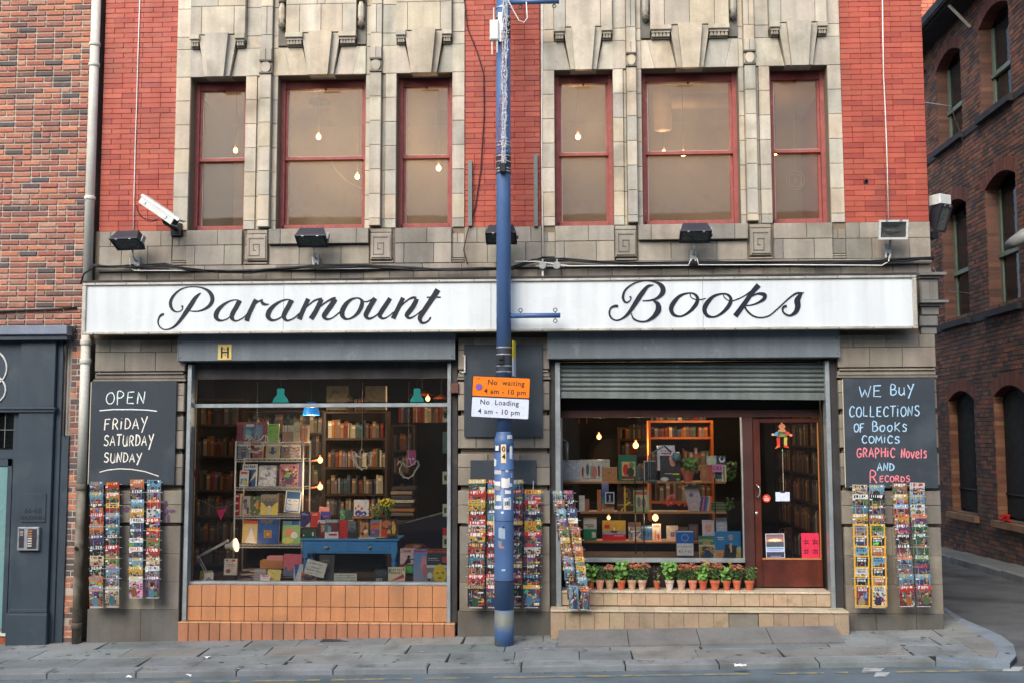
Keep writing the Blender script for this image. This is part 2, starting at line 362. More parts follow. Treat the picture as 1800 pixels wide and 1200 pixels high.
for (a, b, c, d) in ((1515, 1556, 1178, 1184), (1536, 1565, 1186, 1194), (1762, 1800, 1176, 1184)):
 mb = MB(); q = [onG(a, d, -.08), onG(b-8, d, -.08), onG(b, c, -.08), onG(a+4, c, -.08)]
 mb.face([(p.x, p.y, road_z(p.x, p.y)+.005) for p in q]); tag(mb.build('white_road_marking', M['white_line']), kind='structure')
# alley
def alley_z(y): return .045-.018*max(0, y-.0)
al = MB(); ysa = [-1.42, -.7, 0, 2, 5, 9, 14, 30]
def az(x, y):
 if y <= -.7: t = (y+1.42)/.72; return road_z(x, -1.42)*(1-t)+alley_z(0)*t-.0
 return alley_z(y)
for x0, x1 in ((3.9, 5.2), (5.2, 6.75)):
 for j in range(len(ysa)-1):
  al.face([(x0, ysa[j], az(x0, ysa[j])), (x1, ysa[j], az(x1, ysa[j])), (x1, ysa[j+1], az(x1, ysa[j+1])), (x0, ysa[j+1], az(x0, ysa[j+1]))])
tag(al.build('alley_road', M['asphalt_alley']), kind='structure')
# far footpath of the alley
fp = thing('alley_pavement', None, None, (6.75, 3, 0), kind='structure')
for j in range(14):
 y0 = -1+j*1.1; mb = MB(); z = alley_z(y0)+.09
 mb.box(6.75, 6.87, y0+.006, y0+1.09, alley_z(y0)-.1, z+.003, col=jit(lin((128, 132, 130)), .1)); mb.build('kerb_stone', M['slab'], fp)
 mb = MB(); mb.box(6.875, 7.5, y0+.004, y0+1.096, alley_z(y0)-.1, z, col=jit(lin((112, 116, 112)), .1)); mb.build('paving_slab', M['slab'], fp)
# pavement: bed, slabs, kerb
pv = thing('pavement', None, None, (-1, -.6, 0), kind='structure')
mb = MB()
corner = [onG(1775, 1164), onG(1787, 1150), onG(1782, 1132), onG(1762, 1117), onG(1725, 1100), onG(1690, 1085), onG(1660, 1066)]
outline = [(-14, .2), (-14, YK1+.02)]+[(3.6+0*.1, YK1+.02)]+[(p.x, p.y) for p in corner]+[(3.9, 1.6), (3.9, .2)]
pts = [(x, y, G(x, y)-.012) for x, y in outline]
mb.face(pts)
for i in range(len(pts)):
 a, b = pts[i], pts[(i+1) % len(pts)]; mb.face([a, (a[0], a[1], a[2]-.2), (b[0], b[1], b[2]-.2), b])
mb.build('bed', M['pavebase'], pv)
def slab(quad, col, name='paving_slab', th=.06, lift=0.0, round_=.006):
 mb = MB(); c = Vector((sum(q[0] for q in quad)/4, sum(q[1] for q in quad)/4))
 tilt = random.uniform(-.0015, .0015)
 top = []; mid = []; bot = []
 for (x, y) in quad:
  v = Vector((x, y)); d = (c-v).normalized()
  z = G(x, y)+lift+tilt
  mid.append((x, y, z-round_*.7)); bot.append((x, y, z-th)); w = v+d*round_; top.append((w.x, w.y, z))
 n = len(quad); mb.face(top, col)
 for i in range(n):
  j = (i+1) % n
  mb.face([mid[i], mid[j], top[j], top[i]], col); mb.face([bot[i], bot[j], mid[j], mid[i]], col)
 return mb.build(name, M['slab'], pv)
SL = [(126, 132, 132), (121, 127, 129), (130, 134, 132), (117, 124, 125), (128, 129, 125)]
random.seed(21)
rows = [(-.004, -.40, [.62, .8, .7, .95]), (-.404, -.80, [.9, .75, .62, 1.0]), (-.804, YK0+.004, [.85, .6, .95, .7])]
for (ya, yb, ws) in rows:
 x = -7.6+random.uniform(0, .5)
 while x < 3.85:
  w = random.choice(ws)*random.uniform(.85, 1.15); x1 = min(x+w, 3.9)
  sk = random.uniform(-.02, .02)
  slab([(x+.005+sk, yb), (x1-.005+sk, yb), (x1-.005, ya), (x+.005, ya)], jit(lin(random.choice(SL)), .1))
  x = x1
x = -7.8
while x < 3.3:
 w = random.uniform(.86, 1.0); x1 = x+w if x+w < 3.1 else 3.42
 slab([(x+.006, YK1), (x1-.006, YK1), (x1-.006, YK0), (x+.006, YK0)], jit(lin((128, 134, 136)), .08), 'kerb_stone', th=.17, round_=.018)
 x = x1
# corner fan of kerb and slabs
cx, cy = 3.9, -.45
cor = [(3.42, YK1)]+[(p.x, p.y) for p in corner]
inn = []
for (x, y) in cor:
 v = Vector((x-3.75, y+.4)); inn.append((3.75+v.x*(1-.2/v.length), -.4+v.y*(1-.2/v.length)) if v.length > .3 else (x-.1, y))
for i in range(len(cor)-1):
 slab([cor[i], cor[i+1], inn[i+1], inn[i]], jit(lin((122, 132, 140)), .08), 'kerb_stone', th=.17, round_=.006)
for i in range(len(inn)-1):
 slab([inn[i], inn[i+1], (3.9, max(-1.15, min(.6, inn[i+1][1]))), (3.9, max(-1.15, min(.6, inn[i][1])))], jit(lin((126, 128, 124)), .08))
# long worn ledge stones in front of the steps
for i in range(4):
 a = -.1+i*.72
 mb = MB(); b = a+.712; c_ = jit(lin((116, 116, 114)), .05); f = lambda x, y, l: (x, y, G(x, y)+l)
 mb.face([f(a, -.66, .018), f(b, -.66, .018), f(b, -.235, .098), f(a, -.235, .098)], c_); mb.face([f(a, -.66, -.02), f(b, -.66, -.02), f(b, -.66, .018), f(a, -.66, .018)], c_)
 mb.face([f(b, -.66, -.02), f(b, -.235, -.02), f(b, -.235, .098), f(b, -.66, .018)], c_); mb.face([f(a, -.235, -.02), f(a, -.66, -.02), f(a, -.66, .018), f(a, -.235, .098)], c_)
 mb.build('ledge_stone', M['slab'], pv)
mb = MB(); c = onG(593, 1125);
mb.box(c.x-.17, c.x+.17, c.y-.07, c.y+.07, G(c.x, c.y)-.02, G(c.x, c.y)+.003); mb.build('inspection_cover', M['galv_dark'], pv)
for (px, py) in ((241, 1186), (632, 1178), (1128, 1170)):
 c = onG(px, py); mb = MB()
 for k in range(7):
  a = c.x+random.uniform(-.08, .08); b = -1.3+random.uniform(-.05, .05)
  mb.face([(a, b, G(a, b)+.003), (a+.05, b-.01, G(a+.05, b)+.003), (a+.05, b+.015, G(a, b)+.004), (a, b+.02, G(a, b)+.004)])
 mb.build('yellow_paint_mark', M['yellow_line'], pv)
random.seed(88); gm = MB()
for k in range(420):
 x = random.uniform(-7, 4.2); y = random.uniform(-1.36, -.08); r = random.uniform(.006, .017) if k % 6 else random.uniform(.02, .035)
 if x > 3.9 and y > -.4: continue
 c = lin(random.choice([(92, 96, 96), (150, 152, 148), (104, 106, 104), (84, 86, 86)])); n = 7; z = G(x, y)+.0022
 gm.face([(x+r*math.cos(2*PI*i/n)*random.uniform(.8, 1.2), y+r*math.sin(2*PI*i/n)*random.uniform(.7, 1.1), z+.0012) for i in range(n)], c)
gm.build('gum_spots', M['matt_print'], pv)['kind'] = 'stuff'
db = MB()
for k in range(260):
 if k % 2: x = random.uniform(-6, 4); y = -1.43-abs(random.gauss(0, .03)); z = road_z(x, y)+.004
 else: x = random.uniform(-5.6, 4); y = -.09-abs(random.gauss(0, .02))-(.16 if -.2 < x < 2.95 else 0); z = G(x, y)+.004
 s_ = random.uniform(.006, .02); a = random.uniform(0, 6); c = lin(random.choice([(90, 78, 62), (120, 104, 80), (70, 66, 60), (150, 140, 120)]))
 db.face([(x+s_*math.cos(a+t)*(1 if i % 2 else .5), y+s_*.7*math.sin(a+t), z+random.uniform(0, .006)) for i, t in enumerate((0, 1.6, 3.1, 4.7))], c)
db.build('grit_and_leaves', M['slab'], pv)['kind'] = 'stuff'
# ================================================================== the bookshop building
shop = thing('bookshop_building', 'red brick and pale stone building above and around the bookshop with white fascia', 'building', (-.65, 0, 0))
XL, XR = -5.33, 3.975
TOPZ = 10.0
LB = (-4.441, -1.124); RB = (-.266, 3.066)         # stone bays
ZS, ZL = 4.475, 6.25                                # window foot and head
RAIL = 5.335
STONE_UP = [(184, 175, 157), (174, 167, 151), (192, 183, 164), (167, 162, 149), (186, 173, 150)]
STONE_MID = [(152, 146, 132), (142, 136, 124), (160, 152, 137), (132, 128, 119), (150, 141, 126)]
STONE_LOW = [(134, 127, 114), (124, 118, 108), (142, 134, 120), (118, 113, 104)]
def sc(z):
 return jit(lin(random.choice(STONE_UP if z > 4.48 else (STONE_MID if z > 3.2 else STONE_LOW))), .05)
# --- backing walls (joint colour shows between the blocks)
def wall(name, parts, m, y0, y1):
 for (a, b, c, d) in parts: mb = MB(); mb.box(a, b, y0, y1, c, d); mb.build(name, m, shop)
WIN = [(-4.269, -3.631, 0), (-3.264, -2.254, 1), (-1.898, -1.266, 2), (-.113, .541, 3), (.863, 1.939, 4), (2.282, 2.917, 5)]
def holes(x0, x1, ws):
 out = []; x = x0
 for (a, b, _) in ws: out.append((x, a, ZS, ZL)); x = b
 out.append((x, x1, ZS, ZL)); return out
wall('stone_backing', holes(LB[0], LB[1], WIN[:3])+[(LB[0], LB[1], ZL, TOPZ)]+holes(RB[0], RB[1], WIN[3:])+[(RB[0], RB[1], ZL, TOPZ)], M['joint'], .012, .34)
wall('brick_backing', [(XL+.03, LB[0], ZS, TOPZ), (LB[1], RB[0], ZS, TOPZ), (RB[1], XR-.012, ZS, TOPZ)], M['mortar_red'], .010, .34)
wall('band_backing', [(XL, XR-.02, 3.2, ZS)], M['joint'], .0, .36)
wall('side_wall', [(XR-.34, XR-.013, 0, TOPZ)], M['mortar_red'], .36, 8.5)
wall('rear_wall', [(XL, XR-.34, -.3, TOPZ)], M['mortar_red'], 8.2, 8.5)
wall('roof', [(XL, XR, TOPZ, TOPZ+.15)], M['dark_stone'], .0, 8.5)
wall('party_wall', [(XL, XL+.12, -.3, TOPZ)], M['room_wall'], .36, 8.2)
# --- glazed red bricks
def lay_bricks(pc, x0, x1, z0, z1, ch, L, cols, y0=-.001, dep=.05, jt=.004, hdr=.5, seed=1, up=False, wob=0.0):
 random.seed(seed); z = z0; r = 0
 while z < z1-.01:
  zt = min(z+ch, z1)
  x = x0-(0 if r % 2 == 0 else (L*.25 if up else L*.5))
  kind = r % 2
  while x < x1-.005:
   w = L if (random.random() > (hdr if kind else hdr*.35)) else L*.5
   a = max(x, x0); b = min(x+w, x1)
   if x1-b < .035: b = x1; w = b-x
   if b-a > .02:
    mb = MB(); pr = random.uniform(-.0025, .0025)-abs(random.gauss(0, wob))
    mb.box(a+jt/2, b-jt/2, y0+pr, y0+dep, z+jt/2+random.uniform(0, wob), zt-jt/2-random.uniform(0, wob), ch=.003+wob*.8, col=jit(lin(random.choice(cols)), .06, .04), back=False)
    pc.add(mb, (b-a)*(zt-z))
   x += w
  z = zt; r += 1
RED = [(168, 80, 62), (162, 75, 58), (172, 85, 66), (166, 78, 61), (152, 66, 55), (169, 82, 64), (164, 77, 60)]
pc = Pieces(shop, 'brick', 'upper_bricks', M['red_brick'], 300)
ztop = 7.55
lay_bricks(pc, XL+.03, LB[0]+.02, ZS, ztop, .0595, .225, RED, seed=3, hdr=.15, jt=.0024)
lay_bricks(pc, LB[1]-.0, RB[0]-.01, ZS, ztop, .0595, .225, RED, seed=4, hdr=.15, jt=.0024)
lay_bricks(pc, RB[1]+.0, XR, ZS, ztop, .0595, .225, RED, seed=5, hdr=.15, jt=.0024)
# a chipped spot or two is left dark
pc.finish()
# plain continuation above the picture
wall('upper_brickwork', [(XL+.03, LB[0], ztop, TOPZ), (LB[1], RB[0], ztop, TOPZ), (RB[1], XR, ztop, TOPZ)], mat('plain glazed brickwork', (186, 78, 62), rough=.5), -.004, .0095)
# brick return to the alley, row courses
mb = MB(); z = ZS; r = 0
while z < 8.5:
 for k in range(0, 9):
  y = .10+k*.225-(.11 if r % 2 else 0)
  mb.box(XR-.02, XR, max(.052, y), y+.22, z+.003, z+.0565, col=jit(lin(random.choice([(120, 52, 44), (104, 46, 40), (132, 60, 48)])), .08))
 z += .0595; r += 1
o = mb.build('return_bricks', M['red_brick'], shop); o['kind'] = 'stuff'
# --- stone blocks
SP = Pieces(shop, 'stone', 'small_stones', M['stone'], 300)
def blk(x0, x1, z0, z1, y=-.02, ch=.004, col=None, j=.006, back=.05):
 j *= .6
 if x1-x0 < .02 or z1-z0 < .01: return
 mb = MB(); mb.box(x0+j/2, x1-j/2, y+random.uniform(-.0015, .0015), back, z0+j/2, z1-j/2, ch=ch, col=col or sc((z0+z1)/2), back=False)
 SP.add(mb, (x1-x0)*(z1-z0))
def poly(pts, y, col=None, back=.05):
 mb = MB(); cx = sum(p[0] for p in pts)/len(pts); cz = sum(p[1] for p in pts)/len(pts)
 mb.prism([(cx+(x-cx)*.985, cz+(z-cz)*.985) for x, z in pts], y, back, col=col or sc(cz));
 xs = [p[0] for p in pts]; zs = [p[1] for p in pts]; SP.add(mb, (max(xs)-min(xs))*(max(zs)-min(zs)))
CH = (ZL-ZS-.0)/6.35     # course in the jambs
def courses(z0, z1, h):
 out = []; z = z1
 while z > z0+.02:
  out.append((max(z-h, z0), z)); z -= h
 return out
def jamb_strip(x0, x1, y, h=.279, z0=ZS, z1=ZL, back=.3):
 for a, b in courses(z0, z1, h): blk(x0, x1, a, b, y, back=back)
LINT = 6.575   # springing line of the voussoirs
PANEL = 6.72
def window_head(x0, x1, wide):
 c = (x0+x1)/2; w = x1-x0
 kt, kb = (.135, .10)          # keystone half widths
 # keystone: core and stepped sides
 mb = MB()
 mb.prism([(c-kb-.045, ZL-.012), (c+kb+.045, ZL-.012), (c+kt+.085, PANEL-.004), (c-kt-.085, PANEL-.004)], -.075, .1, col=sc(6.5))
 mb.build('keystone_shoulder', M['stone'], shop)
 mb = MB()
 mb.prism([(c-kb+.01, ZL-.032), (c+kb-.01, ZL-.032), (c+kt, PANEL+.006), (c-kt, PANEL+.006)], -.13, -.0745, col=sc(6.5))
 mb.build('keystone', M['stone'], shop)
 # voussoirs
 e = .18 if wide else .10
 o_ = .0 if wide else .0
 xi0, xi1 = c-kb-.048, c+kb+.048; xt0, xt1 = c-kt-.088, c+kt+.088
 pl0 = x0-(.0 if wide else .0)
 lb = x0+(.15 if wide else -.008); lt = x0+(.07 if wide else -.11)
 poly([(lb, ZL), (xi0, ZL), (xt0-.0, LINT), (lt, LINT)], -.02, back=.3)
 rb = x1-(.15 if wide else -.008); rt = x1-(.07 if wide else -.11)
 poly([(xi1, ZL), (rb, ZL), (rt, LINT), (xt1, LINT)], -.02, back=.3)
 if wide:
  poly([(x0, ZL), (lb, ZL), (lt, LINT), (x0, LINT)], -.02, back=.3)
  poly([(rb, ZL), (x1, ZL), (x1, LINT), (rt, LINT)], -.02, back=.3)
 # soffit stones of the head
 # dentil shelves
 for sgn in (-1, 1):
  a = c+sgn*(kt+.07); b = c+sgn*(w/2-(.10 if wide else 0))
  xa, xb = min(a, b), max(a, b)
  mb = MB(); mb.box(xa, xb, -.11, .02, PANEL-.055, PANEL, ch=.004, col=sc(6.7)); mb.box(xa+.012, xb-.012, -.085, .02, PANEL-.082, PANEL-.056, col=sc(6.7))
  n = 5 if wide else 3; pw = (xb-xa-.03)/n
  for k in range(n):
   q = xa+.015+pw*(k+.5)
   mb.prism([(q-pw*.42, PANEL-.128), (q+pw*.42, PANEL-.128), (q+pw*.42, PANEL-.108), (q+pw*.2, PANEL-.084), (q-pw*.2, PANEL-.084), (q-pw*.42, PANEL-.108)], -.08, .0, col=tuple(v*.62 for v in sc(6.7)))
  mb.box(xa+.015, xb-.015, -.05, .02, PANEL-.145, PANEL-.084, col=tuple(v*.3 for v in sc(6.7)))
  mb.build('dentil_shelf', M['stone'], shop)
 # panel above
 pa, pb = (c-w/2+(.10 if wide else 0), c+w/2-(.10 if wide else 0))
 y = -.085
 z1 = PANEL+.335
 s = .13 if not wide else .16
 blk(pa, pa+s, PANEL+.004, z1, y, back=.02)
 if wide:
  blk(pa+s, c+.0, PANEL+.004, z1, y, back=.02); blk(c, pb-s, PANEL+.004, z1, y, back=.02)
 else: blk(pa+s, pb-s, PANEL+.004, z1, y, back=.02)
 blk(pb-s, pb, PANEL+.004, z1, y, back=.02)
 z = z1; r = 0
 while z < 7.6:
  if wide:
   q = [pa, pa+.36, pb-.36, pb] if r % 2 == 0 else [pa, pa+.16, c, pb-.16, pb]
  else: q = [pa, c, pb] if r % 2 == 0 else [pa, pa+.13, pb-.13, pb]
  for i in range(len(q)-1): blk(q[i], q[i+1], z, z+.335, y, back=.02)
  z += .335; r += 1
def drop_ornament(x):
 mb = MB()
 for k in range(4):
  z = 6.80+k*.335
  w = .045
  # bud and long lozenge
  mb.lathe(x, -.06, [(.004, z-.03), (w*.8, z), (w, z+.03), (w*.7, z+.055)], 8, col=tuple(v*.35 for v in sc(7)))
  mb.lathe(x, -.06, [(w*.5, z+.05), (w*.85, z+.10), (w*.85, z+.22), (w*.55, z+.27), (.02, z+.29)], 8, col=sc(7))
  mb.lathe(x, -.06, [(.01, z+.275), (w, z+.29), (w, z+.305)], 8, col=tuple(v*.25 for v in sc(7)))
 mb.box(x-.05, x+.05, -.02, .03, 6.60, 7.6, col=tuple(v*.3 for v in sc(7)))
 mb.build('drop_ornament', M['stone'], shop)
def key_square(x0, x1, z0, z1):
 """square panel with a fret ridge"""
 mb = MB(); y = -.05; c = sc(4.3)
 mb.box(x0, x1, y, .02, z0, z1, ch=.006, col=c)
 w = x1-x0; h = z1-z0; t = w*.075
 def q(a, b, c_, d): mb.box(x0+w*a, x0+w*b, y-.014, y+.001, z0+h*c_, z0+h*d, ch=.004, col=tuple(v*1.05 for v in c))
 # ridges left between sunk lines: build the fret as raised bars
 dk = tuple(v*.35 for v in c)
 def l(a, b, c_, d): mb.box(x0+w*a, x0+w*b, y-.0015, y+.001, z0+h*c_, z0+h*d, col=dk)
 q(.06, .94, .06, .94)
 def l2(a, b, c_, d): mb.box(x0+w*a, x0+w*b, y-.0165, y-.0135, z0+h*c_, z0+h*d, col=dk)
 l2(.14, .86, .80, .845); l2(.14, .175, .16, .845); l2(.14, .66, .16, .2); l2(.62, .66, .2, .62); l2(.34, .66, .585, .62); l2(.34, .375, .36, .62)
 l2(.825, .86, .16, .845) if False else None
 l2(.34, .5, .36, .395)
 mb.build('fret_panel', M['stone'], shop)
def bay(x0, x1, wins):
 (a0, a1, _), (b0, b1, _), (c0, c1, _) = wins
 # outer jambs
 jamb_strip(x0, a0, -.02); jamb_strip(c1, x1, -.02)
 for (fa, fb, ga, gb) in ((a1, a1+(b0-a1)*.36, a1+(b0-a1)*.47, b0-.06), (c0-(c0-b1)*.36, c0, b1+.06, c0-(c0-b1)*.47)):
  jamb_strip(fa, fb, -.02, back=.3)
  # pilaster strip
  mb = MB(); jamb_strip(ga, gb, -.075, z0=ZS+.02, z1=ZL+.0)
  mid = (min(fb, gb) if ga > fa else min(gb, fb))
 # quirks next to the pilasters
 for (p, q) in ((a1+(b0-a1)*.36, a1+(b0-a1)*.47), (b0-.06, b0)): jamb_strip(p, q, .0 if q-p < .07 else -.03)
 for (p, q) in ((c0-(c0-b1)*.47, c0-(c0-b1)*.36), (b1, b1+.06)): jamb_strip(p, q, .0 if q-p < .07 else -.03)
 for w in wins: window_head(w[0], w[1], w[2] in (1, 4))
 # piers above the heads: roundel and upper blocks
 for (ga, gb, l, r) in ((a1+(b0-a1)*.47, b0-.06, a1, b0), (b1+.06, c0-(c0-b1)*.47, b1, c0)):
  c = (ga+gb)/2; w = gb-ga
  blk(ga, gb, ZL, ZL+.155, -.075+.02, col=sc(6.5))
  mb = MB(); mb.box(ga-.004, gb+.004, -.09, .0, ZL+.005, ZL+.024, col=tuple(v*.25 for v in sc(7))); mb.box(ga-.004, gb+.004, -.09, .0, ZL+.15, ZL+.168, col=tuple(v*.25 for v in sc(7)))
  ring = [(c+math.cos(t*PI/12)*w*.46, ZL+.087+math.sin(t*PI/12)*.07) for t in range(24)]
  ring2 = [(c+math.cos(t*PI/12)*w*.42, ZL+.087+math.sin(t*PI/12)*.063) for t in range(24)]
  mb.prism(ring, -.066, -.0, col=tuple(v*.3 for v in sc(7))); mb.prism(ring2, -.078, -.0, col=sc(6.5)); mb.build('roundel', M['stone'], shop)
  blk(ga, c, ZL+.168, ZL+.30, -.075); blk(c, gb, ZL+.168, ZL+.30, -.075)
  z = ZL+.30; r_ = 0
  for h in (.17, .335, .335, .335, .335):
   if r_ == 1: blk(ga, c, z, z+h, -.05); blk(c, gb, z, z+h, -.05)
   else: blk(ga, gb, z, z+h, -.05)
   z += h; r_ += 1
  # flanking flats
  for (p, q) in ((l, ga), (gb, r)):
   if q-p > .09:
    sl_ = .0; z = ZL
    for h in (LINT-ZL, .145, .335, .335, .335): blk(p+(.11 if p == l and l in (a1,) else 0)*0, q, z, z+h, -.02); z += h
   else:
    z = ZL
    for h in (LINT-ZL, .145, .335, .335, .335): blk(p, q, z, z+h, -.0); z += h
 for (p, q) in ((x0, a0), (c1, x1)):
  z = ZL
  for h in (LINT-ZL, .145, .335, .335, .335): blk(p, q, z, z+h, -.02); z += h
 for x in (b0+.05, b1-.05): drop_ornament(x)
 # band under the bay: sill blocks stand proud
 m = 4.296; bb = 4.07
 segs = [(x0, a0-.0, 'rec'), (a0, a1, 'sill'), (a1+.02, b0-.08, 'key1'), (b0-.06, b1+.06, 'big'), (b1+.08, c0-.02, 'key2'), (c0, c1, 'sill'), (c1, x1, 'rec')]
 for (p, q, k) in segs:
  if k == 'rec':
   blk(p, p+(q-p)*.45, m, ZS-.07, -.01); blk(p+(q-p)*.45, q, m, ZS-.07, -.01); blk(p, q, bb+.06, m, -.01)
   mb = MB(); mb.box(p+.005, q-.005, -.03, .02, bb+.012, bb+.026, col=sc(4)); mb.box(p+.005, q-.005, -.035, .02, bb+.036, bb+.05, col=sc(4)); mb.build('ledge_moulding', M['stone'], shop)
  elif k == 'sill':
   c = (p+q)/2+.0; blk(p, c+.04, m, ZS-.006, -.05); blk(c+.04, q, m, ZS-.006, -.05)
   blk(p, p+.1, bb, m, -.045); blk(p+.1, q-.2, bb, m, -.045); blk(q-.2, q, bb, m, -.045)
  elif k == 'big':
   t = (q-p); blk(p, p+t*.12, m, ZS-.006, -.075); blk(p+t*.12, p+t*.5, m, ZS-.006, -.075); blk(p+t*.5, p+t*.88, m, ZS-.006, -.075); blk(p+t*.88, q, m, ZS-.006, -.075)
   blk(p, p+t*.3, bb, m-.01, -.02); blk(p+t*.3, p+t*.72, bb, m-.01, -.02); blk(p+t*.72, q, bb, m-.01, -.02)
  else:
   ks = .235; zk = m-.12
   if k == 'key1': ka, kb_ = q-ks, q; ra, rb_ = p, q-ks
   else: ka, kb_ = p, p+ks; ra, rb_ = p+ks, q
   key_square(ka, kb_, bb+.045, bb+.045+.30)
   blk(ka, kb_, bb+.35, ZS-.01, -.04)
   blk(ra, rb_, m, ZS-.08, -.01); blk(ra, rb_, bb+.06, m, -.01)
   mb = MB(); mb.box(p, q, -.04, .02, bb+.012, bb+.026, col=sc(4)); mb.build('ledge_moulding', M['stone'], shop)
random.seed(11)
bay(LB[0], LB[1], WIN[:3]); bay(RB[0], RB[1], WIN[3:])
# band blocks outside the bays
def row(x0, x1, z0, z1, ws, y=-.02, **k):
 x = x0; i = 0
 while x < x1-.01:
  w = ws[i % len(ws)]; i += 1
  if x1-x-w < .06: w = x1-x
  blk(x, min(x+w, x1), z0, z1, y, **k); x += w
row(XL+.05, LB[0], 4.296, ZS-.002, [.13, .3, .28, .3]); row(XL+.05, LB[0], 4.07, 4.296, [.26, .3, .33])
row(LB[1], RB[0], 4.296, ZS-.002, [.14, .1, .3, .2, .25]); row(LB[1], RB[0], 4.07, 4.296, [.26, .42, .3])
row(RB[1], XR, 4.296, ZS-.002, [.15, .26, .24, .2]); row(RB[1], XR, 4.07, 4.296, [.28, .4, .3])
# sloping ledge course and blocks behind the cables
row(XL+.05, XR, 4.005, 4.066, [.44, .38, .41], y=-.05)
row(XL+.05, XR, 3.86, 4.0, [.27, .285, .26, .29], y=-.012)
# corbel console at the alley end of the fascia
mb = MB(); cs = lambda: jit(lin((120, 118, 114)), .08)
x0, x1 = 3.80, 3.985
mb.box(x0, x1+.10, -.16, .12, 3.865, 3.895, col=cs()); mb.box(x0+.01, x1+.05, -.12, .1, 3.835, 3.864, col=cs())
mb.box(x0+.02, x1+.03, -.09, .1, 3.60, 3.834, ch=.006, col=cs()); mb.box(x0+.03, x0+.12, -.10, -.088, 3.60, 3.80, ch=.004, col=cs())
mb.box(x0, x1+.11, -.17, .12, 3.565, 3.592, col=cs()); mb.box(x0+.01, x1+.06, -.12, .1, 3.535, 3.564, col=cs())
mb.box(x0+.03, x1+.03, -.09, .1, 3.44, 3.534, ch=.006, col=cs()); mb.box(x0+.01, x1+.02, -.08, .1, 3.32, 3.435, ch=.01, col=cs())
mb.box(x0+.03, x1+.01, -.05, .1, 3.24, 3.318, col=cs())
mb.build('corbel_console', M['stone'], shop)
# --- ground floor piers
PIERS = [(-5.27, -4.245), (-1.19, -.185), (2.93, 3.972)]
for k, (x0, x1) in enumerate(PIERS):
 random.seed(40+k)
 mb = MB(); mb.box(x0+.03, x1-.03, .0, .45, -.25, 3.2); mb.build('pier_core', M['joint'], shop)
 row(x0+.0, x1, 3.10, 3.235, [.17, .35, .35, .17], y=-.06, back=.3); row(x0+.0, x1, 2.885, 3.10, [.34, .35, .34], y=-.06, back=.3)
 mb = MB(); c = sc(2.8)
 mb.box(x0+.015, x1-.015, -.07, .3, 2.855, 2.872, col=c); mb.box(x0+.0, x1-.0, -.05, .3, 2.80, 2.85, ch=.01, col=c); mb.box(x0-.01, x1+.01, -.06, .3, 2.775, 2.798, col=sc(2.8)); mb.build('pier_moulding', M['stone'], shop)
 for (a, b) in ((2.414, 2.77), (2.0, 2.40), (1.60, 1.985), (1.19, 1.585)):
  lo, hi = a+.022, b-.018
  mb = MB(); mb.box(x0+.04, x1-.04, -.02, .3, a-.0, a+.02, col=tuple(v*.5 for v in sc(1))); mb.build('pier_groove', M['stone'], shop)
  mid = (lo+hi)/2; row(x0, x1, lo, mid+.02, [.2, .34, .3, .2], y=-.055, back=.3, ch=.006); row(x0+.0, x1, mid+.02, hi, [.33, .35, .34], y=-.055, back=.3, ch=.006)
 z = 1.18; CL_ = (1.1, .97, .85)
 for h in (.3, .3, .305):
  row(x0+.02, x1-.01, z-h, z, [.5, .3, .26] if h == .3 else [.28, .45, .3], y=-.045, back=.3, ch=.002, j=.004); z -= h
 # plinth
 x = x0+.0
 for w in ((.32, .42, .28) if k == 2 else (.6, .42)):
  mb = MB(); mb.box(x+.0012, x+w-.0012, -.075 if k == 2 else -.05, .3, -.2, .274, ch=.006 if k == 2 else .002, col=jit(lin((100, 98, 92)), .05), back=False); SP.add(mb, w*.4); x += w
SP.finish()
# --- upper windows
for i, (x0, x1, k) in enumerate(WIN):
 wf = MB(); y = .16; f = .047
 wf.box(x0, x0+f, y, y+.12, ZS, ZL); wf.box(x1-f, x1, y, y+.12, ZS, ZL)
 fo = wf.build('window', M['sash'], shop)
 mb = MB(); mb.box(x0+f, x1-f, y+.01, y+.12, ZL-.1, ZL+.1); mb.build('head', M['dark_red'], fo)
 mb = MB(); mb.box(x0+f, x0+f+.028, y+.03, y+.075, RAIL, ZL-.1); mb.box(x1-f-.028, x1-f, y+.03, y+.075, RAIL, ZL-.1)
 mb.box(x0+f, x1-f, y+.02, y+.07, RAIL-.022, RAIL+.018, ch=.004); mb.build('upper_sash', M['sash'], fo)
 mb = MB(); mb.box(x0+f, x0+f+.028, y+.055, y+.1, ZS+.07, RAIL-.024); mb.box(x1-f-.028, x1-f, y+.055, y+.1, ZS+.07, RAIL-.024)
 mb.box(x0+f-.02, x1-f+.0, y-.0, y+.1, ZS+.001, ZS+.082, ch=.006); mb.build('lower_sash', M['sash'], fo)
 mb = MB(); mb.box(x0+f+.028, x1-f-.028, y+.05, y+.054, RAIL+.02, ZL-.1); mb.build('pane', M['dusty_glass'], fo)
 mb = MB(); mb.box(x0+f+.028, x1-f-.028, y+.078, y+.082, ZS+.08, RAIL-.025); mb.build('pane', M['dusty_glass'], fo)
 mb = MB(); mb.box(x0+f+.028, x0+f+.037, y+.042, y+.0555, RAIL+.02, ZL-.1); mb.box(x0+f+.028, x1-f-.028, y+.042, y+.0555, RAIL+.019, RAIL+.026); mb.box(x0+f+.028, x0+f+.036, y+.066, y+.084, ZS+.08, RAIL-.025); mb.build('putty_line', M['putty'], fo)
 mb = MB(); mb.lathe((x0+x1)/2, y+.04, [(.012, ZL-.115), (.012, ZL-.10)], 8); mb.build('sash_eye', M['iron'], fo)
mb = MB()
for (x0, x1, k) in WIN:
 mb.box(x0+.0, x1, .0, .3, ZS-.0, ZS+.001)
mb.build('window_bed', M['stone'], shop)
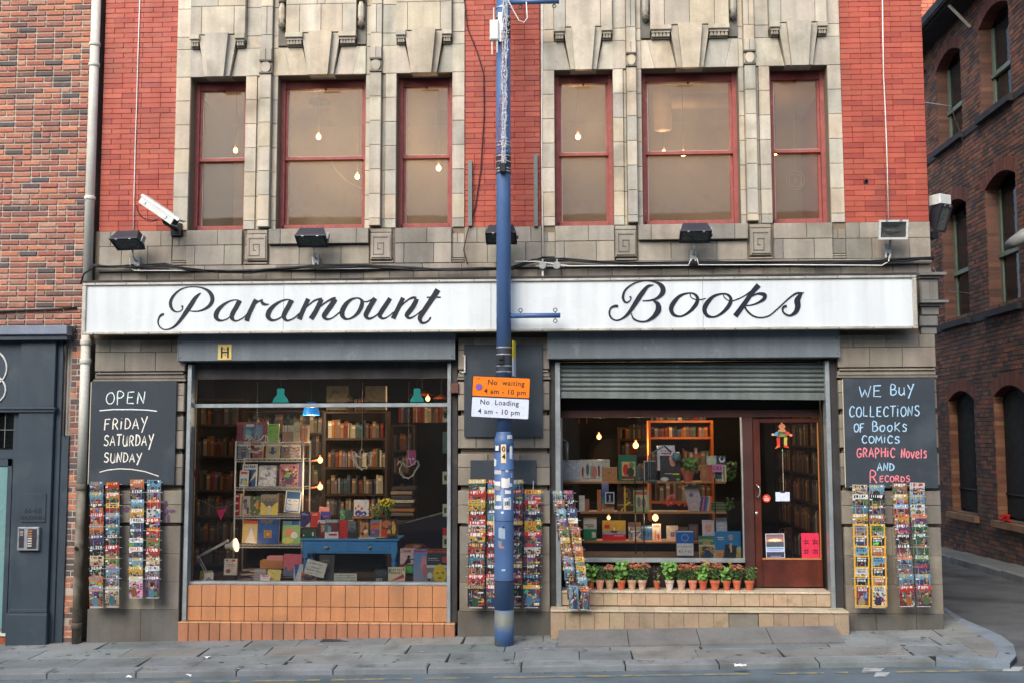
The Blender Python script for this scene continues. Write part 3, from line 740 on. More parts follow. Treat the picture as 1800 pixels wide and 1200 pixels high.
# --- roller shutter boxes
def shutter_box(xa, xb, name='shutter_box'):
 mb = MB(); z0, z1 = 2.99, 3.305
 mb.box(xa, xb, -.13, .2, z0, z1, ch=.006); mb.box(xa, xa+.012, -.136, -.1, z0, z1); mb.box(xb-.012, xb, -.136, -.1, z0, z1)
 o = mb.build(name, M['shutter_paint'], shop)
 mb = MB()
 for x in (xa+.03, xb-.03):
  for z in (z0+.04, z0+.2): mb.ball((x, -.131, z), .007, 6)
 mb.build('rivet', M['galv_dark'], o); return o
shutter_box(-4.305, -1.215); shutter_box(-.205, 2.94)
# left shop front
SX0, SX1 = -4.225, -1.275
def post(xa, xb, y0, y1, z0, z1, m, name='shop_front_post'):
 mb = MB(); mb.box(xa, xb, y0, y1, z0, z1, ch=.003); return mb.build(name, m, shop)
GY = .10
post(-4.245, -4.20, -.0, .20, .15, 2.985, M['galv_dark'], 'shutter_guide'); post(-1.275, -1.20, -.0, .20, .15, 2.985, M['galv_dark'], 'shutter_guide')
post(-4.22, -4.175, -.03, .1, .15, 2.96, M['alu_grey']); post(-1.31, -1.27, -.03, .1, .15, 2.96, M['alu_grey'])
LW = (-4.175, -1.31, .56, 2.88)
mb = MB(); mb.box(LW[0], LW[1], GY-.03, GY+.05, 2.80, 2.985); mb.build('window_head_board', M['galv_dark'], shop)
ws = MB(); zt = PZ(560, 712, GY)
mb = MB(); mb.box(LW[0], LW[1], GY-.05, GY+.03, zt-.022, zt+.022, ch=.004); ws.box(LW[0], LW[1], GY-.07, GY+.06, .535, .565, ch=.004)
sw = ws.build('shop_window', M['alu_grey'], shop); mb.build('transom', M['alu_grey'], sw)
mb = MB(); mb.box(LW[0], LW[1], GY-.003, GY+.003, .565, zt-.022); mb.build('pane', M['shop_glass'], sw)
mb = MB(); mb.box(LW[0], LW[1], GY-.003, GY+.003, zt+.022, 2.80); mb.build('pane', M['shop_glass'], sw)
mb = MB(); mb.box(LW[0]+.02, LW[1]-.02, GY-.045, -.035+.09, zt+.024, zt+.034); mb.build('ledge', M['alu'], sw)
# orange tiles
mb = MB(); mb.box(LW[0]-.0, LW[1]+.01, .035, .3, .1, .535); mb.build('riser_backing', M['grout'], shop)
n = 18; w = (LW[1]-LW[0])/n
for r_, (z0, z1) in enumerate(((.305, .533), (.15, .302))):
 for i in range(n):
  mb = MB(); a = LW[0]+i*w; mb.box(a+.0025, a+w-.0025, .0, .04, z0+.002, z1-.002, ch=.003, col=jit(lin((188, 132, 92)), .045, .02), back=False); mb.build('tile', M['tile_orange'], shop)
bx0, bx1 = -4.252, -1.215; n = 26; w = (bx1-bx0)/n
for i in range(n):
 a = bx0+i*w; mb = MB(); zb = G(a, -.1)-.05
 mb.box(a+.0025, a+w-.0025, -.065, .03, zb, .13, ch=.006, col=jit(lin((172, 119, 90)), .07, .02), back=False); mb.build('tile', M['tile_orange'], shop)
 mb = MB(); mb.box(a+.0025, a+w-.0025, -.068, .03, .131, .146, ch=.004, col=jit(lin((198, 152, 112)), .05, .02), back=False); mb.build('edge_tile', M['tile_orange'], shop)
# right shop front
post(-.20, -.12, .0, .5, .2, 2.985, M['galv_dark'], 'shutter_guide'); post(2.835, 2.94, .0, .5, .2, 2.985, M['galv_dark'], 'shutter_guide')
post(-.125, -.07, -.03, .12, .2, 2.96, M['alu_grey'], 'shutter_track'); post(2.80, 2.845, -.03, .12, .3, 2.96, M['alu_grey'], 'shutter_track')
for k in range(7):      # slats of the lowered part
 zt_ = PZ(1200, 638+k*8.2, .05); zb_ = PZ(1200, 638+(k+1)*8.2, .05)
 mb = MB(); x0, x1 = -.07, 2.80; drop = .02
 n = 5; prof = [(.05-.018*math.sin(PI*j/n), zt_+(zb_-zt_)*(j/n)*.93) for j in range(n+1)]
 for j in range(n):
  (ya, za), (yb, zb) = prof[j], prof[j+1]
  mb.face([(x0, yb, zb+.0), (x1, yb, zb-drop), (x1, ya, za-drop), (x0, ya, za)])
 mb.box(x0, x1, .055, .062, zb_-.02, zt_); mb.build('shutter_slat', M['galv'], shop)
mb = MB(); za = PZ(1200, 689, .04); zb = PZ(1200, 701, .04)
mb.add([(-.06, .02, zb+.02), (2.80, .02, zb-.015), (2.80, .02, za-.018), (-.06, .02, za+.015), (-.06, .07, zb+.02), (2.80, .07, zb-.015), (2.80, .07, za-.018), (-.06, .07, za+.015)],
  [(0, 1, 2, 3), (3, 2, 6, 7), (0, 4, 5, 1), (1, 5, 6, 2), (0, 3, 7, 4), (4, 7, 6, 5)]); mb.build('shutter_bottom_bar', M['galv'], shop)
RY = .30   # plane of the right window and door
zth = PZ(1250, 1039, .0)
mb = MB(); mb.box(-.07, 2.80, RY-.02, RY+.1, 2.44, 2.98); mb.build('transom_board', M['room_dark'], shop)
mb = MB(); mb.box(-.07, 2.80, RY-.03, RY+.06, 2.36, 2.44); mb.build('transom_rail', M['brown_frame'], shop)
xj0, xj1 = PX(1306, 850, RY), PX(1324, 850, RY)
mb = MB(); mb.box(xj0, xj1, RY-.03, RY+.07, zth, 2.36, ch=.004); mb.build('door_post', M['brown_frame'], shop)
zw0 = PZ(1150, 982, RY); rx0 = -.07; rx1 = xj0
ww = MB(); ww.box(rx0, rx1, RY-.05, RY+.05, zw0-.03, zw0+.015, ch=.003); ww.box(rx0, rx0+.02, RY-.02, RY+.04, zw0+.015, 2.36); ww.box(rx1-.014, rx1, RY-.02, RY+.04, zw0+.015, 2.36)
wo = ww.build('shop_window', M['alu_grey'], shop)
mb = MB(); mb.box(rx0+.02, rx1-.014, RY-.003, RY+.003, zw0+.015, 2.36); mb.build('pane', M['shop_glass'], wo)
mb = MB(); mb.box(rx0, rx1, RY+.02, RY+.06, zth, zw0-.03)
x = rx0+.03
while x < rx1-.04: mb.box(x, x+.022, RY+.0, RY+.021, zth+.01, zw0-.05, ch=.004); x += .052
mb.build('ribbed_panel', M['dark_ply'], shop)
# door
dx0, dx1 = xj1, 2.80
gz0, gz1 = PZ(1390, 981, RY), PZ(1390, 742, RY); gx0, gx1 = PX(1338, 860, RY), PX(1440, 860, RY)
dm = MB(); dm.box(dx0+.006, gx0, RY, RY+.05, zth+.01, 2.35, ch=.004); dm.box(gx1, dx1-.006, RY, RY+.05, zth+.01, 2.35, ch=.004)
dm.box(gx0, gx1, RY+.001, RY+.05, gz1, 2.349, ch=.004); dm.box(gx0, gx1, RY+.002, RY+.05, zth+.011, gz0, ch=.003)
door = dm.build('door', M['mahogany'], shop)
mb = MB(); mb.box(gx0, gx1, RY+.02, RY+.024, gz0, gz1); mb.build('pane', M['shop_glass'], door)
mb = MB(); mb.box(gx0-.004, gx1+.004, RY-.006, RY+.01, gz0-.012, gz0+.006); mb.box(gx1-.006, gx1+.004, RY-.006, RY+.01, gz0, gz1); mb.build('beading', M['wood'], door)
hx = PX(1331, 860, RY); hz0, hz1 = PZ(1331, 873, RY), PZ(1331, 851, RY)
mb = MB(); mb.tube([(hx-.012, RY, hz1), (hx-.006, RY-.05, hz1-.005), (hx+.016, RY-.06, hz1-.035), (hx+.02, RY-.06, (hz0+hz1)/2), (hx+.014, RY-.06, hz0+.03), (hx+.0, RY-.05, hz0+.005), (hx-.004, RY, hz0)], .0075, 8); mb.build('door_handle', M['steel'], door, smooth=True)
mb = MB(); lz = PZ(1328, 901, RY); c = 12
mb.lathe(0, 0, [(.016, 0), (.016, .006), (.006, .012)], 12); mb.xf(Matrix.Translation((hx-.012, RY, lz)) @ Matrix.Rotation(PI/2, 4, 'X')); mb.build('lock', M['steel'], door)
mb = MB(); mb.box(rx0, 2.80, RY+.06, RY+.10, zth-.02, zth+.0); mb.build('threshold', M['brown_frame'], shop)
# steps
mb = MB(); mb.box(-.19, 2.93, .02, 1.0, -.2, zth-.006); mb.box(-.19, 2.93, -.23, .02, -.2, PZ(1220, 1071, -.25)-.02); mb.build('step_core', M['grout'], shop)
z2 = PZ(1220, 1072, -.25)-.004
n = 19; x0, x1 = -.07, 2.80; w = (x1-x0)/n
for i in range(n):
 a = x0+i*w; mb = MB(); mb.box(a+.0015, a+w-.0015, -.0, .03, z2+.012, zth-.022, ch=.003, col=jit(lin((176, 154, 128)), .08, .03), back=False); mb.build('tile', M['tile_tan'], shop)
n = 18; w = (x1-x0)/n
for i in range(n):
 a = x0+i*w; mb = MB(); mb.box(a+.0015, a+w-.0015, -.012, .30, zth-.020, zth, ch=.004, col=jit(lin((196, 182, 158)), .09, .03), back=False); mb.build('edge_tile', M['tile_tan'], shop)
n = 20; x0, x1 = -.185, 2.925; w = (x1-x0)/n
for i in range(n):
 a = x0+i*w; mb = MB(); zb = G(a, -.25)-.03
 if i in (12, 13):
  if i == 12:
   mb = MB(); mb.box(a+.003, a+2*w-.003, -.243, -.22, zb, z2-.022, ch=.006, col=lin((128, 124, 112)), back=False); mb.build('patched_riser', M['tile_tan'], shop)
  continue
 if i in (2, 3, 4): zb += .075
 mb.box(a+.0015, a+w-.0015, -.25, -.22, zb, z2-.022, ch=.003, col=jit(lin((162, 142, 118)), .1, .03), back=False); mb.build('tile', M['tile_tan'], shop)
n = 17; w = (x1-x0)/n
for i in range(n):
 a = x0+i*w; mb = MB(); mb.box(a+.0015, a+w-.0015, -.262, .02, z2-.019, z2+.0, ch=.004, col=jit(lin((190, 176, 152)), .1, .03), back=False); mb.build('edge_tile', M['tile_tan'], shop)
# --- shop interior shell
mb = MB(); mb.box(XL+.12, 3.6, 3.9, 4.0, 0, 3.2); mb.build('inner_back_wall', M['room_dark'], shop)
mb = MB(); mb.box(XL+.12, 3.63, .36, 4.0, 3.02, 3.1); mb.build('shop_ceiling', M['room_ceiling'], shop)
for k in range(9):
 mb = MB(); mb.box(XL+.12, 3.63, .5+k*.4, .53+k*.4, 3.0, 3.02); mb.build('ceiling_batten', M['dark_wood'], shop)
mb = MB(); mb.box(XL+.12, 3.63, .36, 4.0, .2, .28); mb.build('shop_floor', M['dark_wood'], shop)
mb = MB(); mb.box(-.75, -.63, .36, 3.9, .28, 3.0); mb.build('shop_partition', M['room_dark'], shop)
mb = MB(); mb.box(LW[0], LW[1], GY+.05, 1.1, .50, .545); mb.build('display_floor', M['dark_wood'], shop)
# upstairs room shell
mb = MB(); mb.box(XL+.12, 3.63, .36, 6.0, 4.1, 4.2); mb.build('upstairs_floor', M['room_wall'], shop)
mb = MB(); mb.box(XL+.12, 3.63, .36, 6.0, 7.0, 7.1); mb.build('upstairs_ceiling', M['room_up'], shop)
mb = MB(); mb.box(XL+.12, 3.63, 4.6, 4.7, 4.2, 7.0); mb.build('upstairs_wall', M['room_up'], shop)
# ================================================================== neighbour on the left
nb = thing('brick_building', 'old mottled brown and orange brick building with a dark grey ground floor shopfront', 'building', (-6.3, 0, -.1))
def nbox(name, m, *b, ch=0, parent=None):
 mb = MB(); mb.box(*b, ch=ch); return mb.build(name, m, parent or nb)
NY = -.02
xr = PX(160, 250, NY);
nbox('mortar_wall', M['mortar_grey'], -9.5, xr-.01, NY+.012, .4, -.3, 10)
OLD = [(160, 104, 86), (142, 90, 76), (170, 112, 90), (130, 92, 82), (182, 120, 92), (112, 86, 80), (90, 82, 82), (152, 108, 92), (158, 94, 80), (172, 128, 108), (150, 98, 84), (170, 108, 86), (164, 110, 94)]
pc = Pieces(nb, 'brick', 'upper_bricks', M['old_brick'], 300)
zc = PZ(60, 572, NY)
lay_bricks(pc, -6.75, xr, zc, 7.45, .0655, .215, OLD, y0=NY, dep=.05, jt=.016, hdr=.5, seed=9, wob=.0022)
pc2x0, pc2x1 = PX(117, 800, NY), PX(137, 800, NY)
lay_bricks(pc, -5.56, -5.42, -.1, zc, .0655, .13, OLD[3:8], y0=NY+.01, dep=.05, jt=.007, hdr=.5, seed=12, wob=.002)
pc.finish()
nbox('upper_brickwork', mat('plain old brickwork', (150, 86, 66), rough=.9), -9.5, xr, NY, NY+.011, 7.45, 10)
nbox('side_brickwork', M['mortar_grey'], -9.5, -6.76, NY, NY+.011, zc, 7.45)
# shopfront
D = M['door_paint']; PY = -.10
pl0, pl1 = PX(26, 900, PY), PX(88, 900, PY)
zt = PZ(60, 586, PY)
nbox('corner_pilaster', D, pl0, pl1, PY, .1, -.15, zt-.02, ch=.004)
nbox('side_reveal', D, pl1+.002, PX(104, 900, -.02), -.05, .1, -.15, zt-.04, ch=.004)
nbox('rear_reveal', D, PX(104, 900, 0)+.002, -5.55, NY-.012, .1, -.15, PZ(100, 765, 0), ch=.003)
nbox('pilaster_base', D, pl0-.04, pl1+.02, PY-.035, .05, -.15, PZ(50, 1078, PY), ch=.008)
for dz, pr in ((.0, .03), (.02, .02), (.035, .01)): nbox('base_moulding', D, pl0-.03+dz*.5, pl1+.015-dz*.3, PY-pr, .05, PZ(50, 1078, PY)+dz, PZ(50, 1078, PY)+dz+.016, ch=.003)
zm = PZ(60, 716, PY)
nbox('mid_moulding', D, -7.6, pl1+.03, PY-.035, .05, zm-.018, zm+.004, ch=.004); nbox('mid_moulding', D, -7.6, pl1+.015, PY-.02, .05, zm-.05, zm-.02, ch=.004)
nbox('sign_board', D, -7.6, pl0-.0, PY+.04, .1, zm, zt-.02);
nbox('board_trim', D, -7.6, pl0, PY+.015, .09, zt-.09, zt-.075)
zc0, zc1 = PZ(60, 590, PY-.1), PZ(60, 572, PY-.1)
nbox('cornice', M['lead'], -7.6, PX(118, 575, PY-.1), PY-.10, .0, zc0+.01, zc1, ch=.008); nbox('cornice_lip', D, -7.6, PX(116, 585, PY-.1), PY-.07, .0, zc0-.045, zc0+.008, ch=.004)
# window, transom and teal door
nbox('door_frame', D, -7.6, pl0-.0, PY+.06, .1, PZ(10, 806, PY), PZ(10, 790, PY), ch=.003)
nbox('door_frame', D, PX(22, 900, 0), pl0-.0, PY+.05, .1, -.12, zm-.05, ch=.003)
nbox('door_panel', M['teal_panel'], -7.6, PX(15, 950, 0), -.036, -.012, PZ(8, 1104, 0), PZ(8, 812, 0));
nbox('door_stile', D, PX(14.5, 900, 0), PX(22, 950, 0), -.05, -.011, PZ(10, 1118, 0), PZ(8, 806, 0))
nbox('door_rail', D, -7.6, PX(22, 900, 0), -.05, -.011, PZ(8, 818, 0), PZ(8, 806, 0))
wz0, wz1 = PZ(12, 786, 0), PZ(12, 724, 0)
fr = nbox('transom_window', M['black_rod'], -7.6, pl0, -.03, -.012, wz0-.03, wz1+.02); nbox('pane', M['dark_glass'], -7.6, PX(31, 760, 0), -.045, -.04, wz0, wz1, parent=fr)
mb = MB(); mb.box(-7.6, PX(31, 760, 0), -.055, -.046, (wz0+wz1)/2-.004, (wz0+wz1)/2+.004); mb.box(PX(13, 760, 0)-.004, PX(13, 760, 0)+.004, -.056, -.046, wz0, wz1); mb.build('glazing_bar', M['galv'], fr)
nbox('doorstep', M['rust'], -7.6, PX(15, 1110, 0), -.05, .1, -.14, PZ(8, 1118, -.05)); nbox('door_sill', M['white_metal'], -7.6, PX(15, 1110, 0), -.06, .0, PZ(8, 1117, -.05), PZ(8, 1112, -.05))
# door number: the curls of an 8
mb = MB(); yy = PY+.035
def P8(px, py): p = P(px, py, yy); return (p.x, yy, p.z)
mb.tube([P8(-12+23*math.cos(t), 645+29*-math.sin(t)) for t in np.linspace(-PI*.55, PI*.55, 24)] if False else [P8(-14+26*math.cos(t), 646-30*math.sin(t)) for t in np.linspace(-PI*.5, PI, 26)], .011, 6)
mb.tube([P8(-16+26*math.cos(t), 684-25*math.sin(t)) for t in np.linspace(-PI, PI*.55, 26)], .011, 6)
mb.build('door_number', M['white_metal'], nb, smooth=True)
# engraved plate "66-68 / SHUDEHILL"
a = P(36, 917, PY-.012); b = P(81, 867, PY-.012)
pt = nbox('address_plate', M['door_paint'], a.x, b.x, PY-.010, PY+.001, a.z, b.z, ch=.002)
c = (a.x+b.x)/2-pt.location.x; off = origin_of(pt)
eng = mat('engraved plate letters', (36, 40, 46), rough=.6)
for body, size, py in (('66-68', .085, 901), ('SHUDEHILL', .055, 912)):
 z = PZ(58, py, PY-.01); text(body, size, Matrix.Translation(((a.x+b.x)/2-off.x, PY-.0118-off.y, z-off.z)) @ UP, eng, pt, extrude=.0005, bold=.001)
# entry phone
ip = thing('entry_phone', 'steel door entry phone with keypad and name buttons on the dark grey pilaster', 'entry phone', tuple(P(53, 945, PY)), group=None)
x0, x1, z0, z1 = PX(34, 945, PY), PX(71, 945, PY), PZ(52, 966, PY), PZ(52, 925, PY)
nb_ = lambda name, m, *b, ch=0: (lambda mb: (mb.box(*b, ch=ch), mb.build(name, m, ip))[1])(MB())
nb_('housing', M['steel'], x0, x1, PY-.045, PY-.001, z0, z1, ch=.005)
nb_('speaker_panel', M['dark_metal'], x0+.02, x0+.075, PY-.048, PY-.044, z0+.03, z1-.02); nb_('button_panel', M['dark_metal'], x0+.115, x1-.02, PY-.048, PY-.044, z0+.02, z1-.02)
for k in range(7): nb_('name_button', M['putty'] if k > 2 else M['wood'], x0+.12, x0+.165, PY-.05, PY-.0465, z1-.035-k*.027-.014, z1-.035-k*.027)
mb = MB()
for i in range(3):
 for j in range(4): mb.box(x0+.03+i*.013, x0+.038+i*.013, PY-.050, PY-.0485, z1-.05-j*.014, z1-.042-j*.014)
mb.build('keypad', M['putty'], ip)
# cables on the neighbour wall
def cable(name, pts, r, m, label, cat='cable', n=6, group=None):
 mb = MB(); mb.tube(pts, r, n); o = mb.build(name, m, origin=pts[0], smooth=True); tag(o, label, cat, group); return o
cable('wall_cable', [P(-20, 549, NY-.02), P(40, 546, NY-.02), P(95, 544, NY-.025), P(135, 541, NY-.02)], .012, M['black_cable'], 'black cable running level across the old brick wall above the grey cornice')
mb = MB(); mb.tube([P(134, 572, -.05), P(125, 592, -.06), P(116, 608, -.06), P(117, 640, -.05), P(115, 700, -.05), P(113, 765, -.05)], [.016, .02, .026, .012, .012, .012], 6)
o = mb.build('lead_pipe', M['galv_dark'], origin=tuple(P(120, 700, -.05)), smooth=True); tag(o, 'thin dark pipe bent down beside the grey shopfront from under the cornice', 'pipe')
# drainpipe
dp = thing('drainpipe', 'cream drainpipe running down between the old brick wall and the shop, dirty towards its foot', 'drainpipe', (-5.39, -.07, -.05))
xp = -5.385; r = .052
def pipe_at(py, px): p = P(px, py, -.07); return p
top = P(171, 0, -.07); mid = P(152, 470, -.07)
X_ = (PX(171, 0, -.07)+PX(152, 480, -.07))/2
mb = MB(); mb.lathe(X_, -.07, [(r, 3.85), (r, 7.5)], 18); mb.build('upper_pipe', M['pipe'], dp, smooth=True)
for py in (77, 113, 347):
 z = PZ(165, py, -.07); mb = MB(); mb.lathe(X_, -.07, [(r+.008, z-.03), (r+.01, z-.026), (r+.01, z+.006), (r+.004, z+.012)], 18); mb.build('pipe_collar', M['pipe'], dp, smooth=True)
X2 = PX(148, 700, -.07)
mb = MB(); mb.lathe(X2, -.07, [(r, 1.65), (r, 3.32)], 18); mb.build('lower_pipe', M['pipe'], dp, smooth=True)
mb = MB(); mb.lathe(X2, -.07, [(r-.002, -.12), (r-.002, 1.7)], 18); mb.build('foot_pipe', M['pipe_dirty'], dp, smooth=True)
for z in (3.23, 3.02, PZ(145, 852, -.07), PZ(130, 1095, -.07)):
 mb = MB(); mb.lathe(X2, -.07, [(r+.006, z-.05), (r+.01, z-.045), (r+.01, z+.0), (r+.003, z+.01)], 18); mb.build('pipe_collar', M['pipe'] if z > 1.7 else M['pipe_dirty'], dp, smooth=True)
mb = MB(); p = P(134, 963, -.13); mb.lathe(0, 0, [(.02, 0), (.02, .01)], 12); mb.xf(Matrix.Translation((p.x, -.07-r-.004, p.z)) @ Matrix.Rotation(PI/2, 4, 'X')); mb.build('drill_hole', M['black_rod'], dp)
# ================================================================== building across the alley
cb = thing('warehouse_building', 'dark sooty brick warehouse with arched windows across the alley', 'building', (7.6, 5, 0))
XW = 7.4; COLS = [(1.55, 2.83), (3.75, 5.05), (5.98, 7.28), (8.2, 9.5), (10.4, 11.7)]
LEV = [(.72, 2.82, 2.99), (4.32, 6.45, 6.62), (7.78, 9.36, 9.55)]
ZT = 9.95
def solid_between(y0, y1, z0, z1): pass
zb = [-.3]+[v for (a, s, c) in LEV for v in (a, c)]+[ZT+.3]
mb = MB(); xk0 = XW+.012
mb.box(xk0, XW+.5, -.8, 14.5, -.3, LEV[0][0]); mb.box(xk0, XW+.5, -.8, 14.5, LEV[0][2], LEV[1][0]); mb.box(xk0, XW+.5, -.8, 14.5, LEV[1][2], LEV[2][0]); mb.box(xk0, XW+.5, -.8, 14.5, LEV[2][2], ZT+.3)
for (a, s, c) in LEV:
 y = -.8
 for (p, q) in COLS: mb.box(xk0, XW+.5, y, p, a, c); y = q
 mb.box(xk0, XW+.5, y, 14.5, a, c)
mb.build('mortar_wall', M['mortar_dark'], cb)
DK = [(108, 78, 64), (92, 70, 60), (120, 84, 66), (84, 66, 60), (124, 80, 64), (100, 80, 70), (74, 62, 58)]
DK2 = [(110, 80, 68), (118, 84, 70), (102, 74, 64), (96, 70, 62)]
random.seed(77)
pc = Pieces(cb, 'brick', 'wall_bricks', M['dark_brick'], 300)
def arch_h(y, p, q, s, c):     # underside height of the segmental arch
 m = (p+q)/2; t = abs(y-m)/((q-p)/2); return s+(c-s)*(1-t*t)
def arch_z(p, q, s, c, y): return arch_h(y, p, q, s, c)
zc_ = -.2; r = 0; chh = .0765; L_ = .225
RING = .235
while zc_ < ZT+.2:
 hdr_row = r % 4 == 3
 w = .112 if hdr_row else L_
 y = -.7-(.0 if r % 2 else w*.5)
 while y < 12.2:
  ya, yb = y+.005, y+w-.005; za, zb_ = zc_+.005, zc_+chh-.005
  segs = [(ya, yb)]
  for (a, s, c) in LEV:
   if zb_ > a-.12 and za < c+RING:
    new = []
    for (u, v) in segs:
     for_done = False
     for (p, q) in COLS:
      if zb_ <= s+.06:  P0, Q0 = p, q
      else: P0, Q0 = p-.05, q+.05
      if za < a: continue
      if zb_ > s and za > arch_h((p+q)/2, p, q, s, c)+RING: continue
      if u < Q0 and v > P0:
       if zb_ > s+.02:
        # outside of ring?
        hh = arch_h(max(p, min(q, (u+v)/2)), p, q, s, c)+RING
        if za > hh-.01: continue
       if u < P0-.03: new.append((u, P0))
       if v > Q0+.03: new.append((Q0, v))
       for_done = True; break
     if not for_done: new.append((u, v))
    segs = new
  for (u, v) in segs:
   if v-u < .02: continue
   b = MB(); x0 = XW+random.uniform(-.003, .003); col = jit(lin(random.choice(DK)), .14, .05)
   b.add([(x0, u, za), (x0, v, za), (x0, v, zb_), (x0, u, zb_), (XW+.02, u-.003, za-.003), (XW+.02, v+.003, za-.003), (XW+.02, v+.003, zb_+.003), (XW+.02, u-.003, zb_+.003)],
     [(0, 3, 2, 1), (0, 1, 5, 4), (1, 2, 6, 5), (2, 3, 7, 6), (3, 0, 4, 7)], col)
   # largest in the picture = nearest, above the horizon a little too
   pc.add(b, (v-u)/((u+v)/2+CD)**2 if 5.6 < u < 10 else 0)
  y += w
 zc_ += chh; r += 1
# arch rings and jambs
for (a, s, c) in LEV:
 for (p, q) in COLS:
  n = 22
  for i in range(n):
   t0 = p-.07+(q-p+.14)*i/n+.003; t1 = p-.07+(q-p+.14)*(i+1)/n-.003
   cl = lambda t: max(p, min(q, t))
   h0 = arch_h(cl(t0), p, q, s, c); h1 = arch_h(cl(t1), p, q, s, c); m = (p+q)/2; fan = .12
   b = MB(); col = jit(lin(random.choice([(112, 68, 56), (98, 62, 54), (118, 74, 60)])), .1)
   T0 = t0+(t0-m)*fan*1.2; T1 = t1+(t1-m)*fan*1.2; hh = RING-.01
   x0 = XW-.001
   b.add([(x0, t0, h0), (x0, t1, h1), (x0, T1, h1+hh), (x0, T0, h0+hh), (XW+.22, t0, h0), (XW+.22, t1, h1), (XW+.02, T1, h1+hh), (XW+.02, T0, h0+hh)],
     [(0, 3, 2, 1), (0, 1, 5, 4), (1, 2, 6, 5), (2, 3, 7, 6), (3, 0, 4, 7)], col)
   pc.add(b, 1e-5 if p > 5 else 0)
  # far jamb bricks facing the street
  z = a
  while z < s-.01:
   b = MB(); j = random.choice(DK2 if c > 3.5 else [(150, 110, 82), (120, 80, 62), (136, 92, 70)])
   b.box(XW+.006, XW+.25, q-.002, q+.02, z+.004, min(s, z+chh)-.005, col=jit(lin(j), .12)); pc.add(b, 1e-5 if p > 5 else 0); z += chh
pc.finish()
for li, (a, s, c) in enumerate(LEV):
 for (p, q) in COLS:
  # window
  y0, y1 = p, q; X1 = XW+.22
  if li == 0:
   wf = MB(); wf.box(X1, X1+.08, y0, y1, a, s+.12); wo = wf.build('window', M['iron'], cb)
   mb = MB(); y = y0+.02
   while y < y1-.02: mb.box(X1-.06, X1-.045, y, y+.016, a+.05, s+.1); y += .048
   mb.build('security_bars', M['iron'], wo)
   mb = MB(); mb.box(X1-.075, X1-.04, y0, y1, a+.42, a+.45); mb.build('cross_bar', M['iron'], wo)
  else:
   wf = MB(); f = .09
   wf.box(X1, X1+.08, y0, y0+f, a, s); wf.box(X1, X1+.08, y1-f, y1, a, s); wf.box(X1, X1+.08, y0, y1, a, a+.08)
   m = a+(s-a)*.45; wf.box(X1-.03, X1+.08, y0, y1, m-.04, m+.04)
   pts = [(y0, s), (y1, s)]+[(y1-(y1-y0)*k/8, arch_h(y1-(y1-y0)*k/8, y0, y1, s, c)+.02) for k in range(9)]
   n_ = len(pts)
   wo = wf.build('window', M['green_paint'], cb)
   mb = MB(); mb.box(X1+.03, X1+.04, y0+f, y1-f, a+.08, s); mb.add([(X1+.02, u, v) for u, v in pts], [tuple(range(n_-1, -1, -1))]); mb.build('pane', M['dark_glass'], wo)
   mb = MB(); mb.box(X1+.3, X1+.32, y0-.1, y1+.1, a-.1, c+.1); mb.build('blind', mat('pale blind', (150, 146, 120), rough=.9) if li == 2 and p > 5.5 and p < 7 else M['room_dark'], wo)
  mb = MB(); mb.box(XW-.10, XW+.24, y0-.08, y1+.08, a-.13, a-.02, ch=0); mb.build('window_sill', M['dark_stone'] if li else mat('worn sandstone sill', (140, 108, 80), rough=.9, var=.25, bump=.5), cb)
 if li:
  mb = MB(); mb.box(XW-.02, XW+.02, -.8, 14, a-.14, a-.02); mb.build('string_course', M['dark_stone'], cb)
mb = MB(); mb.box(XW-.42, XW+.3, -.8, 14.5, ZT+.0, ZT+.03); mb.build('soffit', M['dark_stone'], cb)
mb = MB(); mb.box(XW-.52, XW-.38, -.8, 14.5, ZT+.06, ZT+.2, ch=.0); mb.box(XW-.50, XW+.3, -.8, 14.5, ZT+.03, ZT+.06); mb.box(XW-.4, XW+.5, -.8, 14.5, ZT+.2, ZT+.35); mb.build('gutter', M['iron'], cb)
for py_, px_ in ((36, 1695), (105, 1635)):
 mb = MB()
 # iron eaves brackets
 y = 7.55 if py_ < 50 else 10.0
 mb.tube([(XW-.40, y, ZT), (XW-.03, y, ZT-.42)], .03, 6); mb.build('eaves_bracket', M['putty'] if py_ < 50 else M['iron'], cb)
for y in (-.7,):
 mb = MB(); mb.box(XW, XW+5, y-.1, y, -.3, ZT); mb.build('street_front', M['mortar_dark'], cb)
mb = MB(); mb.box(XW+.5, XW+5, 14.3, 14.5, -.3, ZT); mb.box(XW+.3, XW+5, -.8, 14.5, ZT+.3, ZT+.4); mb.build('roof', M['dark_stone'], cb)
# cables and lamp on it
cable('overhead_wire', [P(1625, 180, .3), (5.4, 3.2, P(1660, 187, 3.2).z), (7.38, 8.0, 7.35)], .006, M['white_cable'], 'thin sagging wire across the alley at second floor height', n=4)
cable('overhead_wire', [P(1640, 470, .1), (5.2, 3.0, 4.1), (7.38, 7.9, 5.6-.9)], .004, M['white_cable'], 'thin wire from the corner of the shop to the warehouse wall', n=4)
wl = thing('wall_lantern', 'grey swan-neck wall lamp on the warehouse cut by the picture edge', 'lamp', (7.2, 5.45, 5.1))
def q3(px, py, X=7.1):
 d = (px-900)/F*_a-(py-600)/F*_b+_f; t = X/d.x; return Vector((X, -CD+d.y*t, CZ+d.z*t))
mb = MB(); mb.tube([q3(1772, 432, 6.95), q3(1785, 425, 7.0), q3(1800, 415, 7.1), q3(1830, 412, 7.4)], [.07, .10, .12, .12], 8); mb.build('lamp_head', M['plastic_grey'], wl, smooth=True)
